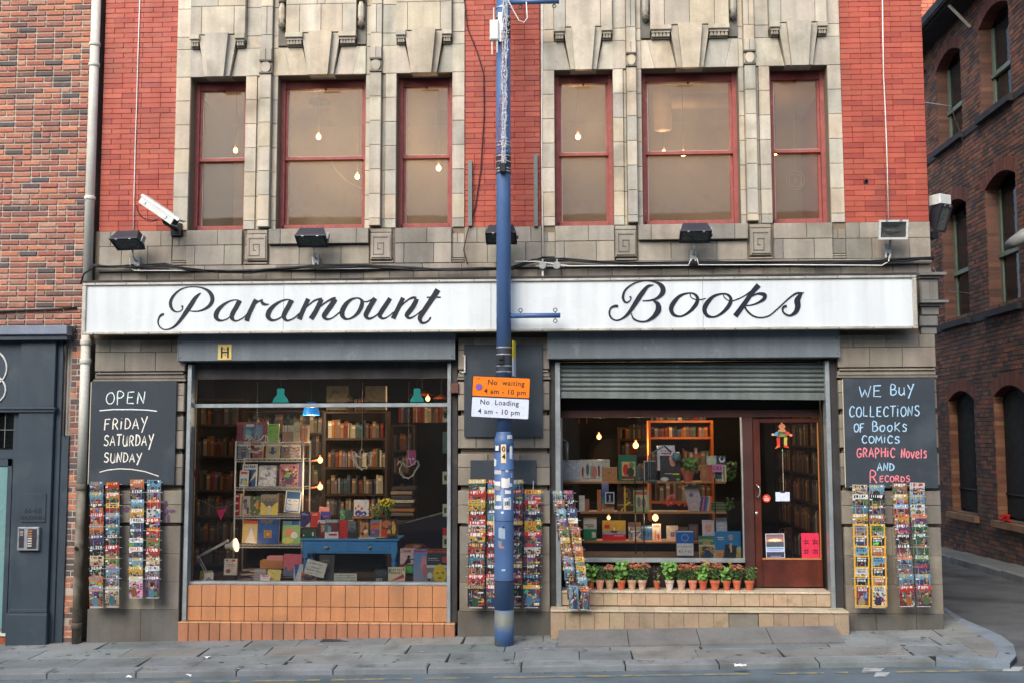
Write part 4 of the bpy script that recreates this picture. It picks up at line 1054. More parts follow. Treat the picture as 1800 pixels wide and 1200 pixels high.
# red bunch on far sill
rb = MB(); c = q3(1767, 897, 7.33)
for k in range(40):
 rb.ball((c.x+random.uniform(-.05, .05), c.y+random.uniform(-.1, .1), .73+random.uniform(-.02, .09)), .02, 6)
o = rb.build('crumpled_wrapper', mat('shiny red foil', (190, 36, 30), rough=.3), origin=(c.x, c.y, .70)); tag(o, 'crumpled shiny red wrapper lying on the warehouse window sill', 'wrapper')
# far gable beyond the warehouse
fg = thing('gable_building', 'pale orange brick gable rising behind the warehouse gutter', 'building', (9, 16, 0))
pc = Pieces(fg, 'brick', 'gable_bricks', M['far_plaster'], 60); random.seed(5)
z = 9.6
while z < 16:
 y = 0
 for k in range(16):
  b = MB(); x = 6.2+k*.3-(.15 if int(z*10) % 2 else 0); b.box(x+.006, x+.294, 15.99, 16.05, z+.006, z+.094, col=jit(lin((196, 120, 96)), .12)); pc.add(b, random.random())
 z += .1
pc.finish()
mb = MB(); mb.box(5.5, 12, 16.01, 19, -.5, 16); mb.build('gable_wall', M['mortar_dark'], fg)
# ================================================================== terrace on the camera's side of the street
ot = thing('terrace_building', 'long brick terrace across the street, seen only as a reflection in the windows', 'building', (-6, -14, 0))
mb = MB(); mb.box(-42, 16, -14.6, -14.2, -.6, 7.6); mb.box(-42, 16, -24, -14.6, 7.3, 7.6); mb.box(-42, 16, -24.2, -24, -.6, 7.6); mb.build('wall', mat('pale render', (176, 166, 150), rough=.9, var=.1, vscale=1), ot)
mb = MB(); mb.box(-42, 16, -14.25, -13.9, 7.2, 7.6); mb.build('cornice', M['stone'], ot)
for k in range(18):
 for (za, zb) in ((.6, 3.0), (4.2, 6.3), (7.4, 7.5))[:2]:
  x = -40+k*3.1; mb = MB(); mb.box(x, x+1.4, -14.19, -14.12, za, zb); w = mb.build('window', M['iron'], ot)
  mb = MB(); mb.box(x+.08, x+1.32, -14.115, -14.11, za+.08, zb-.08); mb.build('pane', M['dark_glass'], w)
# ================================================================== fascia sign
SY = -.30
sx0, sx1 = PX(144, 545, SY), PX(1612, 530, SY); sz0, sz1 = PZ(878, 583, SY), PZ(878, 490, SY)
sg = thing('fascia_sign', 'long white fascia sign board with black script lettering over both shop windows', 'sign', ((sx0+sx1)/2, SY, sz0))
def sb(name, m, *b, ch=0, parent=None):
 mb = MB(); mb.box(*b, ch=ch); return mb.build(name, m, parent or sg)
sb('sign_box', M['alu'], sx0+.01, sx1-.01, SY+.03, -.09, sz0+.01, sz1-.01)
seams = [sx0+.04, PX(182, 540, SY)*0+PX(498, 540, SY), PX(863, 540, SY), PX(1236, 540, SY), sx1-.04]
for i in range(4): sb('sign_panel', M['white_panel'], seams[i]+.002, seams[i+1]-.002, SY+.012, SY+.029, sz0+.03, sz1-.03)
for nm, b in (('sign_trim', (sx0, sx1, SY-.012, SY+.03, sz1-.034, sz1)), ('sign_trim', (sx0, sx1, SY-.012, SY+.03, sz0, sz0+.03))): sb(nm, M['alu'], *b, ch=.006)
sb('sign_trim', M['alu'], sx0, sx0+.045, SY-.010, SY+.03, sz0+.031, sz1-.035, ch=.006); sb('sign_trim', M['alu'], sx1-.045, sx1, SY-.010, SY+.03, sz0+.031, sz1-.035, ch=.006)
sb('drip_flashing', M['galv_dark'], sx0, sx1, SY-.02, -.02, sz1+.001, sz1+.02)
mb = MB(); random.seed(2)
for k in range(26):
 x = sx0+.1+k*(sx1-sx0-.2)/25+random.uniform(-.05, .05)
 for z in (sz0+.012, sz1-.016): mb.ball((x, SY-.013, z), .006, 6)
mb.build('trim_screws', M['galv_dark'], sg)
def cr(p0, p1, p2, p3, t): return .5*((2*p1)+(-p0+p2)*t+(2*p0-5*p1+4*p2-p3)*t*t+(-p0+3*p1-3*p2+p3)*t**3)
LAYER = [0]
def pen(strokes, ox, oy, sc_, mb, Y, lay=True):
 """strokes of (x, y, width) in measured units -> ribbons standing 1 mm off the panel"""
 for st in strokes:
  a = np.array(st, float)
  n = len(a); closed = n > 3 and abs(a[0, 0]-a[-1, 0]) < .5 and abs(a[0, 1]-a[-1, 1]) < .5
  pts = []
  for i in range(n-1):
   p0 = a[i-1] if i > 0 else (a[-2] if closed else 2*a[0]-a[1]); p3 = a[i+2] if i+2 < n else (a[1] if closed else 2*a[-1]-a[-2])
   for k in range(7): pts.append(cr(p0, a[i], a[i+1], p3, k/7))
  pts.append(a[-1]); pts = np.array(pts)
  d = np.gradient(pts[:, :2], axis=0); d /= (np.linalg.norm(d, axis=1)[:, None]+1e-9); nn = np.stack([-d[:, 1], d[:, 0]], 1)
  w = np.maximum(pts[:, 2], 3)/2
  L = pts[:, :2]+nn*w[:, None]; R = pts[:, :2]-nn*w[:, None]
  y = Y-.0006*(LAYER[0] % 9); LAYER[0] += 1
  f = lambda q: P(ox+q[0]/sc_, oy+q[1]/sc_, Y)
  Lw = [f(q) for q in L]; Rw = [f(q) for q in R]
  for q in Lw+Rw: q.y = y
  N = len(Lw); base = Vector((0, Y+.0135-y, 0))
  v = Lw+Rw+[q+base for q in Lw]+[q+base for q in Rw]
  fs = []
  for i in range(N-1):
   fs += [(i, i+1, N+i+1, N+i), (2*N+i, 2*N+i+1, i+1, i), (N+i, N+i+1, 3*N+i+1, 3*N+i)]
  fs += [(0, N, 3*N, 2*N), (N-1, 3*N-1, 4*N-1, 2*N-1)]
  mb.add(v, fs)
  # round ends
  for e, dr in ((0, -1), (-1, 1)):
   if pts[e, 2] < 20 or len(st[0]) > 3: continue
LY = SY+.008
c4 = (250, 480, 6.4286); c5 = (520, 480, 6.4286); c6 = (1040, 480, 4.6154)
A1 = [[(1120, 322, 8), (1060, 304, 10), (980, 322, 18), (905, 370, 34), (850, 430, 50), (832, 490, 52), (860, 530, 34), (910, 536, 16), (965, 514, 12), (1005, 480, 10)],
  [(1100, 312, 54), (1060, 390, 50), (1022, 455, 50), (1012, 505, 46), (1045, 540, 22), (1095, 530, 12), (1150, 497, 12), (1185, 465, 12)]]
sh = lambda ss, dx, dy: [[(x+dx, y+dy, w) for x, y, w in s] for s in ss]
GLY = [
 ('letter_p', c4, [[(665, 226, 4), (640, 243, 24), (595, 290, 44), (550, 360, 52), (500, 435, 50), (440, 520, 38), (380, 590, 28), (315, 630, 18), (250, 638, 13), (200, 610, 15), (178, 560, 17), (190, 505, 20), (220, 473, 28), (246, 466, 24)],
  [(446, 372, 26), (458, 392, 12), (440, 424, 10), (390, 440, 12), (340, 412, 28), (318, 350, 36), (338, 280, 30), (400, 210, 20), (480, 168, 14), (580, 156, 10), (680, 170, 18), (758, 215, 38), (792, 285, 46), (775, 350, 40), (720, 400, 28), (640, 430, 16), (570, 432, 12), (525, 424, 6)]]),
 ('letter_a', c4, A1),
 ('letter_r', c4, [[(1285, 300, 46), (1240, 390, 48), (1205, 465, 50), (1178, 542, 52)], [(1228, 410, 8), (1275, 352, 12), (1320, 318, 14), (1362, 298, 8)], [(1345, 305, 20), (1358, 340, 36), (1392, 355, 24), (1430, 350, 4)]]),
 ('letter_a', c4, sh(A1, 588, -5)),
 ('letter_m', c5, [[(-30, 512, 12), (0, 492, 12), (40, 455, 12)], [(140, 292, 50), (105, 370, 50), (72, 440, 52), (38, 525, 56)], [(85, 425, 8), (145, 362, 14), (215, 310, 18), (270, 296, 26), (292, 300, 40)], [(290, 296, 48), (252, 380, 52), (215, 450, 54), (170, 520, 56)], [(228, 430, 8), (290, 368, 14), (360, 318, 18), (415, 292, 28), (450, 290, 38)], [(445, 294, 54), (400, 365, 56), (345, 440, 56), (318, 490, 50), (352, 522, 24), (410, 508, 12), (460, 472, 12), (505, 435, 12)]]),
 ('letter_o', c5, [[(700, 282, 12), (625, 300, 26), (560, 360, 48), (522, 440, 54), (535, 498, 42), (585, 520, 18), (650, 496, 22), (708, 440, 38), (742, 370, 44), (745, 315, 34), (700, 282, 12)], [(750, 315, 8), (800, 323, 10), (850, 302, 12), (885, 278, 12)]]),
 ('letter_u', c5, [[(895, 284, 50), (855, 350, 52), (815, 420, 54), (790, 480, 48), (820, 514, 26), (870, 502, 14), (920, 468, 12), (950, 436, 12)], [(1066, 286, 50), (1022, 355, 52), (975, 425, 54), (948, 480, 48), (978, 514, 26), (1025, 503, 14), (1075, 468, 12), (1105, 440, 12)]]),
 ('letter_n', c5, [[(1212, 282, 48), (1172, 365, 50), (1140, 430, 50), (1098, 516, 54)], [(1148, 425, 8), (1212, 350, 14), (1280, 296, 18), (1330, 278, 26), (1358, 288, 36)], [(1368, 292, 48), (1330, 370, 54), (1278, 440, 54), (1252, 480, 46), (1282, 510, 24), (1335, 490, 14), (1385, 455, 12), (1418, 425, 12)]]),
 ('letter_t', c5, [[(1606, 188, 62), (1560, 262, 60), (1500, 350, 56), (1440, 440, 54), (1403, 500, 50), (1408, 545, 38), (1440, 564, 24), (1490, 545, 16), (1525, 500, 18)], [(1480, 276, 14), (1560, 273, 14), (1637, 274, 14)]]),
 ('letter_b', c6, [[(502, 97, 3), (455, 110, 24), (405, 170, 38), (355, 245, 36), (300, 325, 26), (250, 368, 14), (200, 384, 10), (157, 362, 14), (143, 320, 14), (158, 282, 15), (192, 268, 20), (214, 272, 22)],
  [(312, 190, 18), (318, 212, 9), (292, 238, 10), (265, 230, 17), (254, 190, 20), (278, 132, 14), (350, 82, 10), (440, 62, 8), (520, 74, 16), (570, 110, 38), (576, 158, 40), (532, 204, 20), (470, 222, 10), (413, 226, 8)],
  [(500, 226, 8), (534, 250, 34), (541, 300, 46), (502, 355, 32), (445, 390, 14), (385, 392, 12), (338, 368, 12), (321, 328, 8)]]),
]
O6 = [[(795, 163, 12), (720, 185, 24), (665, 242, 38), (645, 295, 36), (668, 340, 26), (722, 352, 14), (785, 322, 22), (840, 265, 32), (860, 215, 28), (842, 178, 20), (795, 163, 12)], [(800, 165, 8), (805, 195, 8), (838, 214, 8), (885, 216, 9), (925, 207, 9)]]
GLY += [('letter_o', c6, O6), ('letter_o', c6, sh(O6[:1], 270, 5)+[[(1068, 172, 8), (1078, 200, 8), (1125, 228, 8), (1180, 214, 9), (1235, 188, 9), (1290, 150, 12)]]),
 ('letter_k', c6, [[(1355, 98, 44), (1300, 162, 38), (1230, 262, 38), (1165, 350, 42)], [(1255, 225, 8), (1300, 190, 10), (1350, 168, 16), (1402, 178, 32), (1396, 212, 28), (1340, 246, 14), (1285, 262, 10), (1235, 264, 8)], [(1238, 266, 14), (1262, 308, 15), (1310, 348, 13), (1370, 362, 10), (1440, 346, 10), (1500, 298, 10), (1560, 242, 10), (1620, 190, 12), (1665, 164, 14), (1724, 160, 3)]]),
 ('letter_s', c6, [[(1706, 160, 16), (1685, 190, 34), (1668, 225, 48), (1672, 270, 44), (1655, 315, 34), (1610, 345, 16), (1566, 330, 14), (1548, 298, 15), (1560, 274, 18), (1582, 268, 20)]])]
for nm, (ox, oy, sc_), st in GLY:
 mb = MB(); pen(st, ox, oy, sc_, mb, LY); mb.build(nm, M['black_paint'], sg)
# ================================================================== chalkboards
def board(name, label, px0, px1, py0, py1, Y=-.075, sl=0.0, edge=True):
 x0, x1, z1, z0 = PX(px0, (py0+py1)/2, Y), PX(px1, (py0+py1)/2, Y), PZ((px0+px1)/2, py0, Y), PZ((px0+px1)/2, py1, Y)
 t = thing(name, label, 'chalkboard' if 'chalk' in name else 'board', ((x0+x1)/2, Y, z0))
 mb = MB(); mb.box(x0, x1, Y-.012, Y, z0, z1, ch=.001); mb.build('panel', M['board'], t)
 if edge: mb = MB(); mb.box(x0-.009, x0-.0005, Y-.010, Y, z0+.01, z1-.01); mb.build('edge_strip', M['board_edge'], t)
 return t
cbL = board('chalkboard', 'chalkboard listing opening days Friday Saturday Sunday above two comic racks', 159, 309, 669, 851)
cbR = board('chalkboard', 'chalkboard with blue and pink chalk offering to buy collections', 1484, 1645, 664, 857)
bdC = board('blank_board', 'large blank dark board on the middle pillar behind the parking sign', 816, 954, 605, 767, Y=-.075, edge=False)
bdD = board('small_board', 'small blank dark board on the middle pillar just above the magazine rack', 827, 943, 808, 850, Y=-.07, edge=False)
SF = {  # single stroke letters, box 0..1 wide, 0..1 high (y up)
 'A': [[(0, 0), (.45, 1), (.95, 0)], [(.2, .35), (.78, .38)]], 'B': [[(.1, 0), (.12, 1), (.6, .95), (.72, .75), (.5, .55), (.14, .52)], [(.5, .55), (.88, .4), (.8, .1), (.4, -.02), (.1, 0)]],
 'C': [[(.9, .82), (.65, 1), (.3, .95), (.06, .55), (.2, .1), (.55, -.02), (.9, .12)]], 'D': [[(.1, 0), (.12, 1)], [(.0, .98), (.55, .9), (.9, .5), (.65, .1), (.05, 0)]],
 'E': [[(.85, 1), (.12, .97), (.1, .02), (.85, 0)], [(.12, .52), (.7, .54)]], 'F': [[(.85, 1), (.12, .97), (.05, -.08)], [(.12, .52), (.7, .55)]],
 'G': [[(.9, .85), (.6, 1), (.2, .85), (.06, .4), (.3, .02), (.8, .08), (.86, .42), (.5, .42)]], 'H': [[(.08, 1), (.08, 0)], [(.85, 1), (.85, 0)], [(.08, .5), (.85, .55)]],
 'I': [[(.3, 1), (.3, 0)]], 'i': [[(.3, .75), (.28, 0)], [(.3, .98), (.33, 1.02)]], 'K': [[(.1, 1), (.1, 0)], [(.85, .95), (.12, .45), (.9, -.05)]],
 'L': [[(.12, 1), (.1, .02), (.85, 0)]], 'l': [[(.3, 1.0), (.3, 0)]], 'M': [[(.02, 0), (.15, 1), (.45, .3), (.78, 1), (.95, 0)]], 'N': [[(.08, 0), (.12, 1), (.78, .02), (.88, 1.05)]],
 'O': [[(.5, 1), (.12, .8), (.05, .35), (.35, 0), (.8, .1), (.95, .55), (.75, .92), (.45, 1)]], 'P': [[(.15, -.12), (.12, 1), (.7, .95), (.8, .7), (.5, .48), (.15, .48)]],
 'R': [[(.12, 0), (.14, 1), (.65, .95), (.75, .7), (.5, .52), (.14, .5)], [(.4, .5), (.9, -.02)]], 'S': [[(.85, .85), (.55, 1), (.2, .85), (.25, .6), (.7, .45), (.85, .2), (.5, 0), (.08, .12)]],
 'T': [[(0, .98), (1, 1)], [(.5, 1), (.45, 0)]], 'U': [[(.1, 1), (.08, .3), (.4, 0), (.75, .15), (.85, 1), (.88, .0)]], 'u': [[(.1, .8), (.1, .2), (.45, 0), (.75, .25)], [(.8, .8), (.85, 0)]],
 'V': [[(.0, 1), (.45, 0), (.95, 1.05)]], 'v': [[(.0, .7), (.4, 0), (.85, .75)]], 'W': [[(.0, 1), (.25, 0), (.5, .7), (.75, 0), (1.0, 1.05)]], 'Y': [[(.1, 1), (.5, .5)], [(1.0, 1.1), (.25, -.35)]],
 'o': [[(.45, .65), (.1, .5), (.15, .1), (.55, .0), (.85, .3), (.7, .62), (.42, .65)]], 'e': [[(.1, .32), (.75, .38), (.6, .65), (.2, .6), (.1, .2), (.45, 0), (.85, .12)]], 's': [[(.8, .6), (.4, .72), (.2, .5), (.7, .3), (.6, .02), (.1, .05)]],
}
def chalk(t, txt, px0, px1, pytop, pybot, m, w=.0062, slant=.04, Y=-.0885, seed=1, sp=.22):
 random.seed(seed); x0 = PX(px0, pybot, Y); x1 = PX(px1, pybot, Y); zb = PZ((px0+px1)/2, pybot, Y); zt = PZ((px0+px1)/2, pytop, Y); h = zt-zb
 ws = [(.45 if c in 'iIl' else (1.25 if c in 'WM' else (.75 if c == ' ' else 1.0))) for c in txt]; tot = sum(ws)+sp*(len(ws)-1); u = (x1-x0)/tot; x = x0
 mb = MB(); k = 0
 for c, cw in zip(txt, ws):
  hh = h*random.uniform(.9, 1.08); dz = random.uniform(-.04, .05)*h
  for st in SF.get(c, []):
   a = np.array([(x+p[0]*cw*u+slant*p[1]*h+random.uniform(-.02, .02)*u, zb+dz+p[1]*hh, w*random.uniform(.8, 1.15)) for p in st])
   n = len(a); pts = []
   for i in range(n-1):
    p0 = a[i-1] if i else 2*a[0]-a[1]; p3 = a[i+2] if i+2 < n else 2*a[-1]-a[-2]
    sharp = c in 'AEFHIKLMNTVWYX'
    for q in range(4 if not sharp else 2): pts.append(cr(p0, a[i], a[i+1], p3, q/4) if not sharp else a[i]+(a[i+1]-a[i])*q/2)
   pts.append(a[-1]); pts = np.array(pts)
   d = np.gradient(pts[:, :2], axis=0); d /= (np.linalg.norm(d, axis=1)[:, None]+1e-9); nn = np.stack([-d[:, 1], d[:, 0]], 1); ww = pts[:, 2]*np.random.RandomState(seed+k).uniform(.75, 1.2, len(pts))
   y = Y-.0003*(k % 4); k += 1
   for i in range(len(pts)-1):
    A = pts[i, :2]+nn[i]*ww[i]; B = pts[i, :2]-nn[i]*ww[i]; C_ = pts[i+1, :2]-nn[i+1]*ww[i+1]; D_ = pts[i+1, :2]+nn[i+1]*ww[i+1]
    mb.face([(A[0], y, A[1]), (D_[0], y, D_[1]), (C_[0], y, C_[1]), (B[0], y, B[1])])
  x += (cw+sp)*u
 return mb.build('chalk_lettering', m, t)
def chalk_line(t, pts, m, w=.007, Y=-.0885):
 a = [P(x, y, Y) for x, y in pts]; mb = MB()
 for i in range(len(a)-1): mb.face([(a[i].x, Y, a[i].z-w), (a[i+1].x, Y, a[i+1].z-w), (a[i+1].x, Y, a[i+1].z+w), (a[i].x, Y, a[i].z+w)])
 mb.build('chalk_line', m, t)
chalk(cbL, 'OPEN', 186, 255, 688, 709, M['chalk_white'], seed=3, w=.006); chalk_line(cbL, [(175, 721), (200, 719), (235, 719), (260, 720), (276, 722)], M['chalk_white'], .006)
chalk(cbL, 'FRiDAY', 183, 258, 734, 753, M['chalk_pale'], seed=4); chalk(cbL, 'SATURDAY', 182, 269, 765, 783, M['chalk_pale'], seed=5); chalk(cbL, 'SUNDAY', 182, 248, 796, 812, M['chalk_pale'], seed=6)
chalk_line(cbL, [(175, 829), (190, 825), (210, 823), (232, 824), (255, 828), (279, 836)], M['chalk_pale'], .005)
chalk(cbR, 'WE', 1510, 1551, 677, 697, M['chalk_blue'], seed=7); chalk(cbR, 'BuY', 1565, 1606, 675, 694, M['chalk_blue'], seed=8)
chalk(cbR, 'COLLECTiONS', 1493, 1617, 713, 731, M['chalk_blue'], seed=9); chalk(cbR, 'OF', 1501, 1520, 744, 758, M['chalk_blue'], seed=10); chalk(cbR, 'BooKs', 1533, 1596, 740, 757, M['chalk_blue'], seed=11)
chalk(cbR, 'COMiCS', 1515, 1582, 765, 778, M['chalk_blue'], seed=12); chalk(cbR, 'GRAPHiC', 1506, 1574, 787, 803, M['chalk_pink'], seed=13, w=.007); chalk(cbR, 'Novels', 1584, 1630, 787, 804, M['chalk_pink'], seed=14, w=.007)
chalk(cbR, 'AND', 1542, 1572, 813, 826, M['chalk_blue'], seed=15); chalk(cbR, 'R', 1528, 1543, 826, 848, M['chalk_pink'], seed=16, w=.007); chalk(cbR, 'ECORDS', 1546, 1600, 836, 846, M['chalk_pink'], seed=17, w=.006)
# ================================================================== floodlights, cameras, cables
def flood(label, px, py, Y=-.30, tilt=62, w=.33, h=.20, open_=False, yaw=0, roll=0):
 p = P(px, py, Y); t = thing('floodlight', label, 'floodlight', tuple(p), group='floodlights above the fascia', rot=(0, math.radians(roll), math.radians(yaw)))
 R = Matrix.Rotation(math.radians(tilt), 4, 'X')
 d = .12
 mb = MB(); a, b = w/2, h/2
 mb.add([(-a, 0, -b), (a, 0, -b), (a, 0, b), (-a, 0, b), (-a*.8, d, -b*.55), (a*.8, d, -b*.55), (a*.8, d, b*.7), (-a*.8, d, b*.7)], [(4, 5, 1, 0), (5, 6, 2, 1), (6, 7, 3, 2), (7, 4, 0, 3), (7, 6, 5, 4)])
 for k in range(5): mb.box(-a*.7+k*a*.35, -a*.7+k*a*.35+.006, d, d+.02, -b*.5, b*.6)
 mb.xf(R).build('housing', M['dark_metal'], t, local=True)
 mb = MB(); f = .018
 mb.box(-a-.004, a+.004, -.016, .002, b-f, b+.004); mb.box(-a-.004, a+.004, -.016, .002, -b-.004, -b+f); mb.box(-a-.004, -a+f, -.015, .002, -b+f, b-f); mb.box(a-f, a+.004, -.015, .002, -b+f, b-f)
 mb.xf(R).build('bezel', M['dark_metal'] if not open_ else M['white_metal'], t, local=True)
 mb = MB(); mb.box(-a+f, a-f, -.006, -.002, -b+f, b-f); mb.xf(R).build('front_glass', M['lamp_glass'] if not open_ else glass_mat('clear flood glass', film=.05, filmcol=(170, 175, 175)), t, local=True)
 if open_:
  mb = MB(); mb.add([(-a+f, .0, -b+f), (a-f, .0, -b+f), (a-f, .0, b-f), (-a+f, .0, b-f), (-a*.5, d-.02, -b*.3), (a*.4, d-.02, -b*.3), (a*.4, d-.02, b*.4), (-a*.5, d-.02, b*.4)], [(0, 1, 5, 4), (1, 2, 6, 5), (2, 3, 7, 6), (3, 0, 4, 7), (4, 5, 6, 7)]); mb.xf(R).build('reflector', M['white_metal'], t, local=True)
  mb = MB(); mb.lathe(0, 0, [(.012, 0), (.014, .05), (.03, .08), (.034, .12), (.025, .15), (.004, .165)], 12); mb.xf(R @ Matrix.Translation((a*.62, .045, -.01)) @ Matrix.Rotation(-PI/2, 4, 'Y')); mb.build('lamp_bulb', M['white_metal'], t, local=True, smooth=True)
 for sx in (-.5, .5):
  mb = MB(); mb.box(a*sx-.012, a*sx+.012, -.022, -.0165, b-f, b+.006); mb.xf(R).build('clip', M['steel'], t, local=True)
 mb = MB(); mb.box(a+.005, a+.02, .0, .09, -.03, .03); mb.xf(R).build('side_box', M['plastic_grey'], t, local=True)
 if not roll and abs(yaw) < 30:
  mb = MB(); mb.tube([(0, .10, -.02), (0, .12, -.12), (.0, .16, -.16), (0, -p.y-.05, -.17)], .012, 6); mb.box(-.035, .035, -p.y-.10, -p.y-.045, -.22, -.12); mb.build('bracket', M['plastic_grey'], t, local=True)
  mb = MB(); mb.box(-.03, -.015, -p.y-.10, -p.y-.06, -.27, -.22); mb.box(.015, .03, -p.y-.10, -p.y-.06, -.27, -.22); mb.build('cable_glands', M['white_metal'], t, local=True)
 return t
flood('dark floodlight below the CCTV camera by the drainpipe', 224, 428, yaw=-8)
flood('dark floodlight under the wide window above the word Paramount', 548, 423)
flood('dark floodlight mostly hidden behind the blue lamp post above the sign', 881, 418)
flood('dark floodlight above the word Books', 1222, 415)
flood('floodlight with open silver reflector and visible bulb at the alley end', 1570, 404, tilt=12, open_=True, w=.30, h=.20)
f6 = flood('white-topped floodlight hung on the alley side of the shop corner', 1657, 384, Y=.1, tilt=22, yaw=32, w=.17, h=.30)
mb = MB(); mb.box(-.09, .09, -.05, .10, .15, .26, ch=.006); mb.build('control_box', M['white_metal'], f6, local=True); mb = MB(); mb.box(-.12, -.02, .05, .3, -.22, -.15); mb.build('arm', M['iron'], f6, local=True)
cc = thing('cctv_camera', 'white box CCTV camera tilted down on a bracket above the drainpipe end of the sign', 'camera', tuple(P(281, 372, -.42)), rot=(math.radians(0), math.radians(33), math.radians(-14)))
mb = MB(); mb.box(-.26, .24, -.055, .055, -.045, .04, ch=.004); mb.build('housing', M['white_metal'], cc, local=True)
mb = MB(); mb.add([(-.27, -.065, .035), (.30, -.065, .035), (.30, .065, .035), (-.27, .065, .035), (-.27, -.05, .06), (.30, -.05, .06), (.30, .05, .06), (-.27, .05, .06)], [(0, 1, 5, 4), (1, 2, 6, 5), (2, 3, 7, 6), (3, 0, 4, 7), (4, 5, 6, 7), (0, 3, 2, 1)]); mb.build('sunshield', M['white_metal'], cc, local=True)
mb = MB(); mb.box(.24, .243, -.045, .045, -.035, .03); mb.build('lens_window', M['iron'], cc, local=True)
for x in (-.2, .12):
 mb = MB(); mb.box(x, x+.03, -.064, -.056, -.02, .012); mb.build('clip', M['steel'], cc, local=True)
p = P(281, 372, -.42)
br = MB(); q = P(290, 396, -.3); br.tube([(p.x+.03, -.42, p.z-.05), (p.x+.05, -.40, p.z-.12), (p.x+.05, -.02, p.z-.13)], .022, 8); br.box(p.x-.01, p.x+.11, -.06, -.0, p.z-.2, p.z-.06)
Minv = cc.matrix_basis.inverted() if False else (Matrix.Translation(cc.location) @ cc.rotation_euler.to_matrix().to_4x4()).inverted()
br.xf(Minv); br.build('bracket', M['iron'], cc, local=True)
mb = MB(); mb.tube([P(240, 362, -.4), P(243, 374, -.38), P(252, 384, -.38), P(268, 388, -.4), P(280, 385, -.4)], .004, 5); mb.tube([P(240, 364, -.41), P(246, 380, -.38), P(262, 391, -.38), P(276, 388, -.4)], .004, 5); mb.xf(Minv); mb.build('leads', M['black_cable'], cc, local=True)
cable('white_conduit', [P(246, -8, -.012), P(242, 118, -.012), P(240, 190, -.014), P(238, 250, -.012), P(236, 330, -.012), P(234, 420, -.02)], .0062, M['white_cable'], 'thin white cable down the red brick panel nearest the drainpipe to a floodlight')
cable('white_conduit', [P(1551, -8, -.012), P(1553, 130, -.012), P(1556, 190, -.012), P(1559, 270, -.012), P(1562, 385, -.03)], .0062, M['white_cable'], 'thin white cable down the red brick panel at the alley end')
cable('white_conduit', [P(953, -8, -.03), P(953, 120, -.03), P(952, 250, -.03), P(953, 330, -.03), P(955, 456, -.07)], .0062, M['white_cable'], 'thin white cable down the stone edge just right of the lamp post')
cable('brown_cable', [P(815, -8, -.02), P(822, 50, -.02), P(840, 95, -.02), P(850, 130, -.02), P(851, 200, -.02), P(845, 300, -.02), P(836, 360, -.02), P(822, 408, -.06), P(815, 440, -.07), P(822, 465, -.10)], .0065, mat('brown cable', (70, 36, 34), rough=.7), 'loose brown cable hanging down the brick panel behind the lamp post')
random.seed(19)
keys = [(142, 498, -.1), (147, 482, -.09), (165, 468, -.09), (200, 469, -.09), (240, 468, -.09), (290, 466, -.09), (330, 474, -.09), (380, 478, -.09), (440, 478, -.09), (500, 472, -.09), (560, 468, -.09), (640, 468, -.09), (720, 473, -.09), (790, 474, -.09), (850, 473, -.09), (900, 472, -.09), (935, 460, -.09), (955, 455, -.09), (990, 456, -.09), (1050, 460, -.09), (1130, 463, -.09), (1240, 463, -.09), (1340, 462, -.09), (1440, 462, -.09), (1530, 461, -.09), (1600, 456, -.09), (1642, 453, -.08)]
mb = MB()
cabs = thing('cable_bundle', 'sagging bundle of black cables running along the ledge over the whole fascia sign', 'cables', tuple(P(900, 470, -.1)))
for k in range(9):
 ph = random.uniform(0, 6); pts = []
 for i, (x, y, Y) in enumerate(keys):
  a = 3.4*math.sin(ph+i*.9)*.6+random.uniform(-1.6, 1.6); pts.append(P(x, y+a, Y-random.uniform(.0, .035)))
 mb = MB(); mb.tube(pts, random.uniform(.005, .009), 5); mb.build('cable', M['black_cable'], cabs, smooth=True)
for pts, lb in (([P(228, 452, -.1), P(229, 470, -.1), P(236, 476, -.1), P(330, 476, -.1), P(332, 478, -.1)], 'short white cable from the first floodlight along the ledge'),
    ([P(549, 452, -.1), P(551, 468, -.1), P(556, 473, -.1), P(670, 472, -.1)], 'short white cable under the second floodlight along the ledge'),
    ([P(905, 460, -.12), P(945, 460, -.12), P(1000, 468, -.12), P(1210, 467, -.12), P(1215, 455, -.12)], 'white cable from the junction boxes to the floodlight'),
    ([P(1225, 455, -.12), P(1228, 466, -.12), P(1390, 466, -.12), P(1550, 467, -.12), P(1562, 460, -.12), P(1564, 448, -.12)], 'white cable along the ledge to the open reflector floodlight')):
 cable('white_cable', pts, .0065, M['white_cable'], lb)
for px, lb in ((954, 'round grey junction box directly below the white cable beside the lamp post'), (979, 'round grey junction box nearest the start of the long white cable')):
 p = P(px, 468, -.12); t = thing('junction_box', lb, 'junction box', tuple(p), group='round junction boxes on the ledge')
 mb = MB(); mb.lathe(0, 0, [(.044, 0), (.044, .03), (.036, .04)], 16); mb.xf(Matrix.Translation(p) @ Matrix.Rotation(PI/2, 4, 'X')); mb.build('body', M['plastic_grey'], t)
 mb = MB(); mb.box(p.x-.075, p.x+.075, p.y-.018, p.y+.002, p.z-.008, p.z+.008); mb.box(p.x-.009, p.x+.009, p.y-.019, p.y+.003, p.z+.04, p.z+.075); mb.build('spout', M['plastic_grey'], t)
 if px == 954: mb = MB(); mb.tube([p-Vector((0, 0, .04)), p-Vector((0, 0, .14))], .011, 6); mb.build('conduit', M['white_cable'], t)
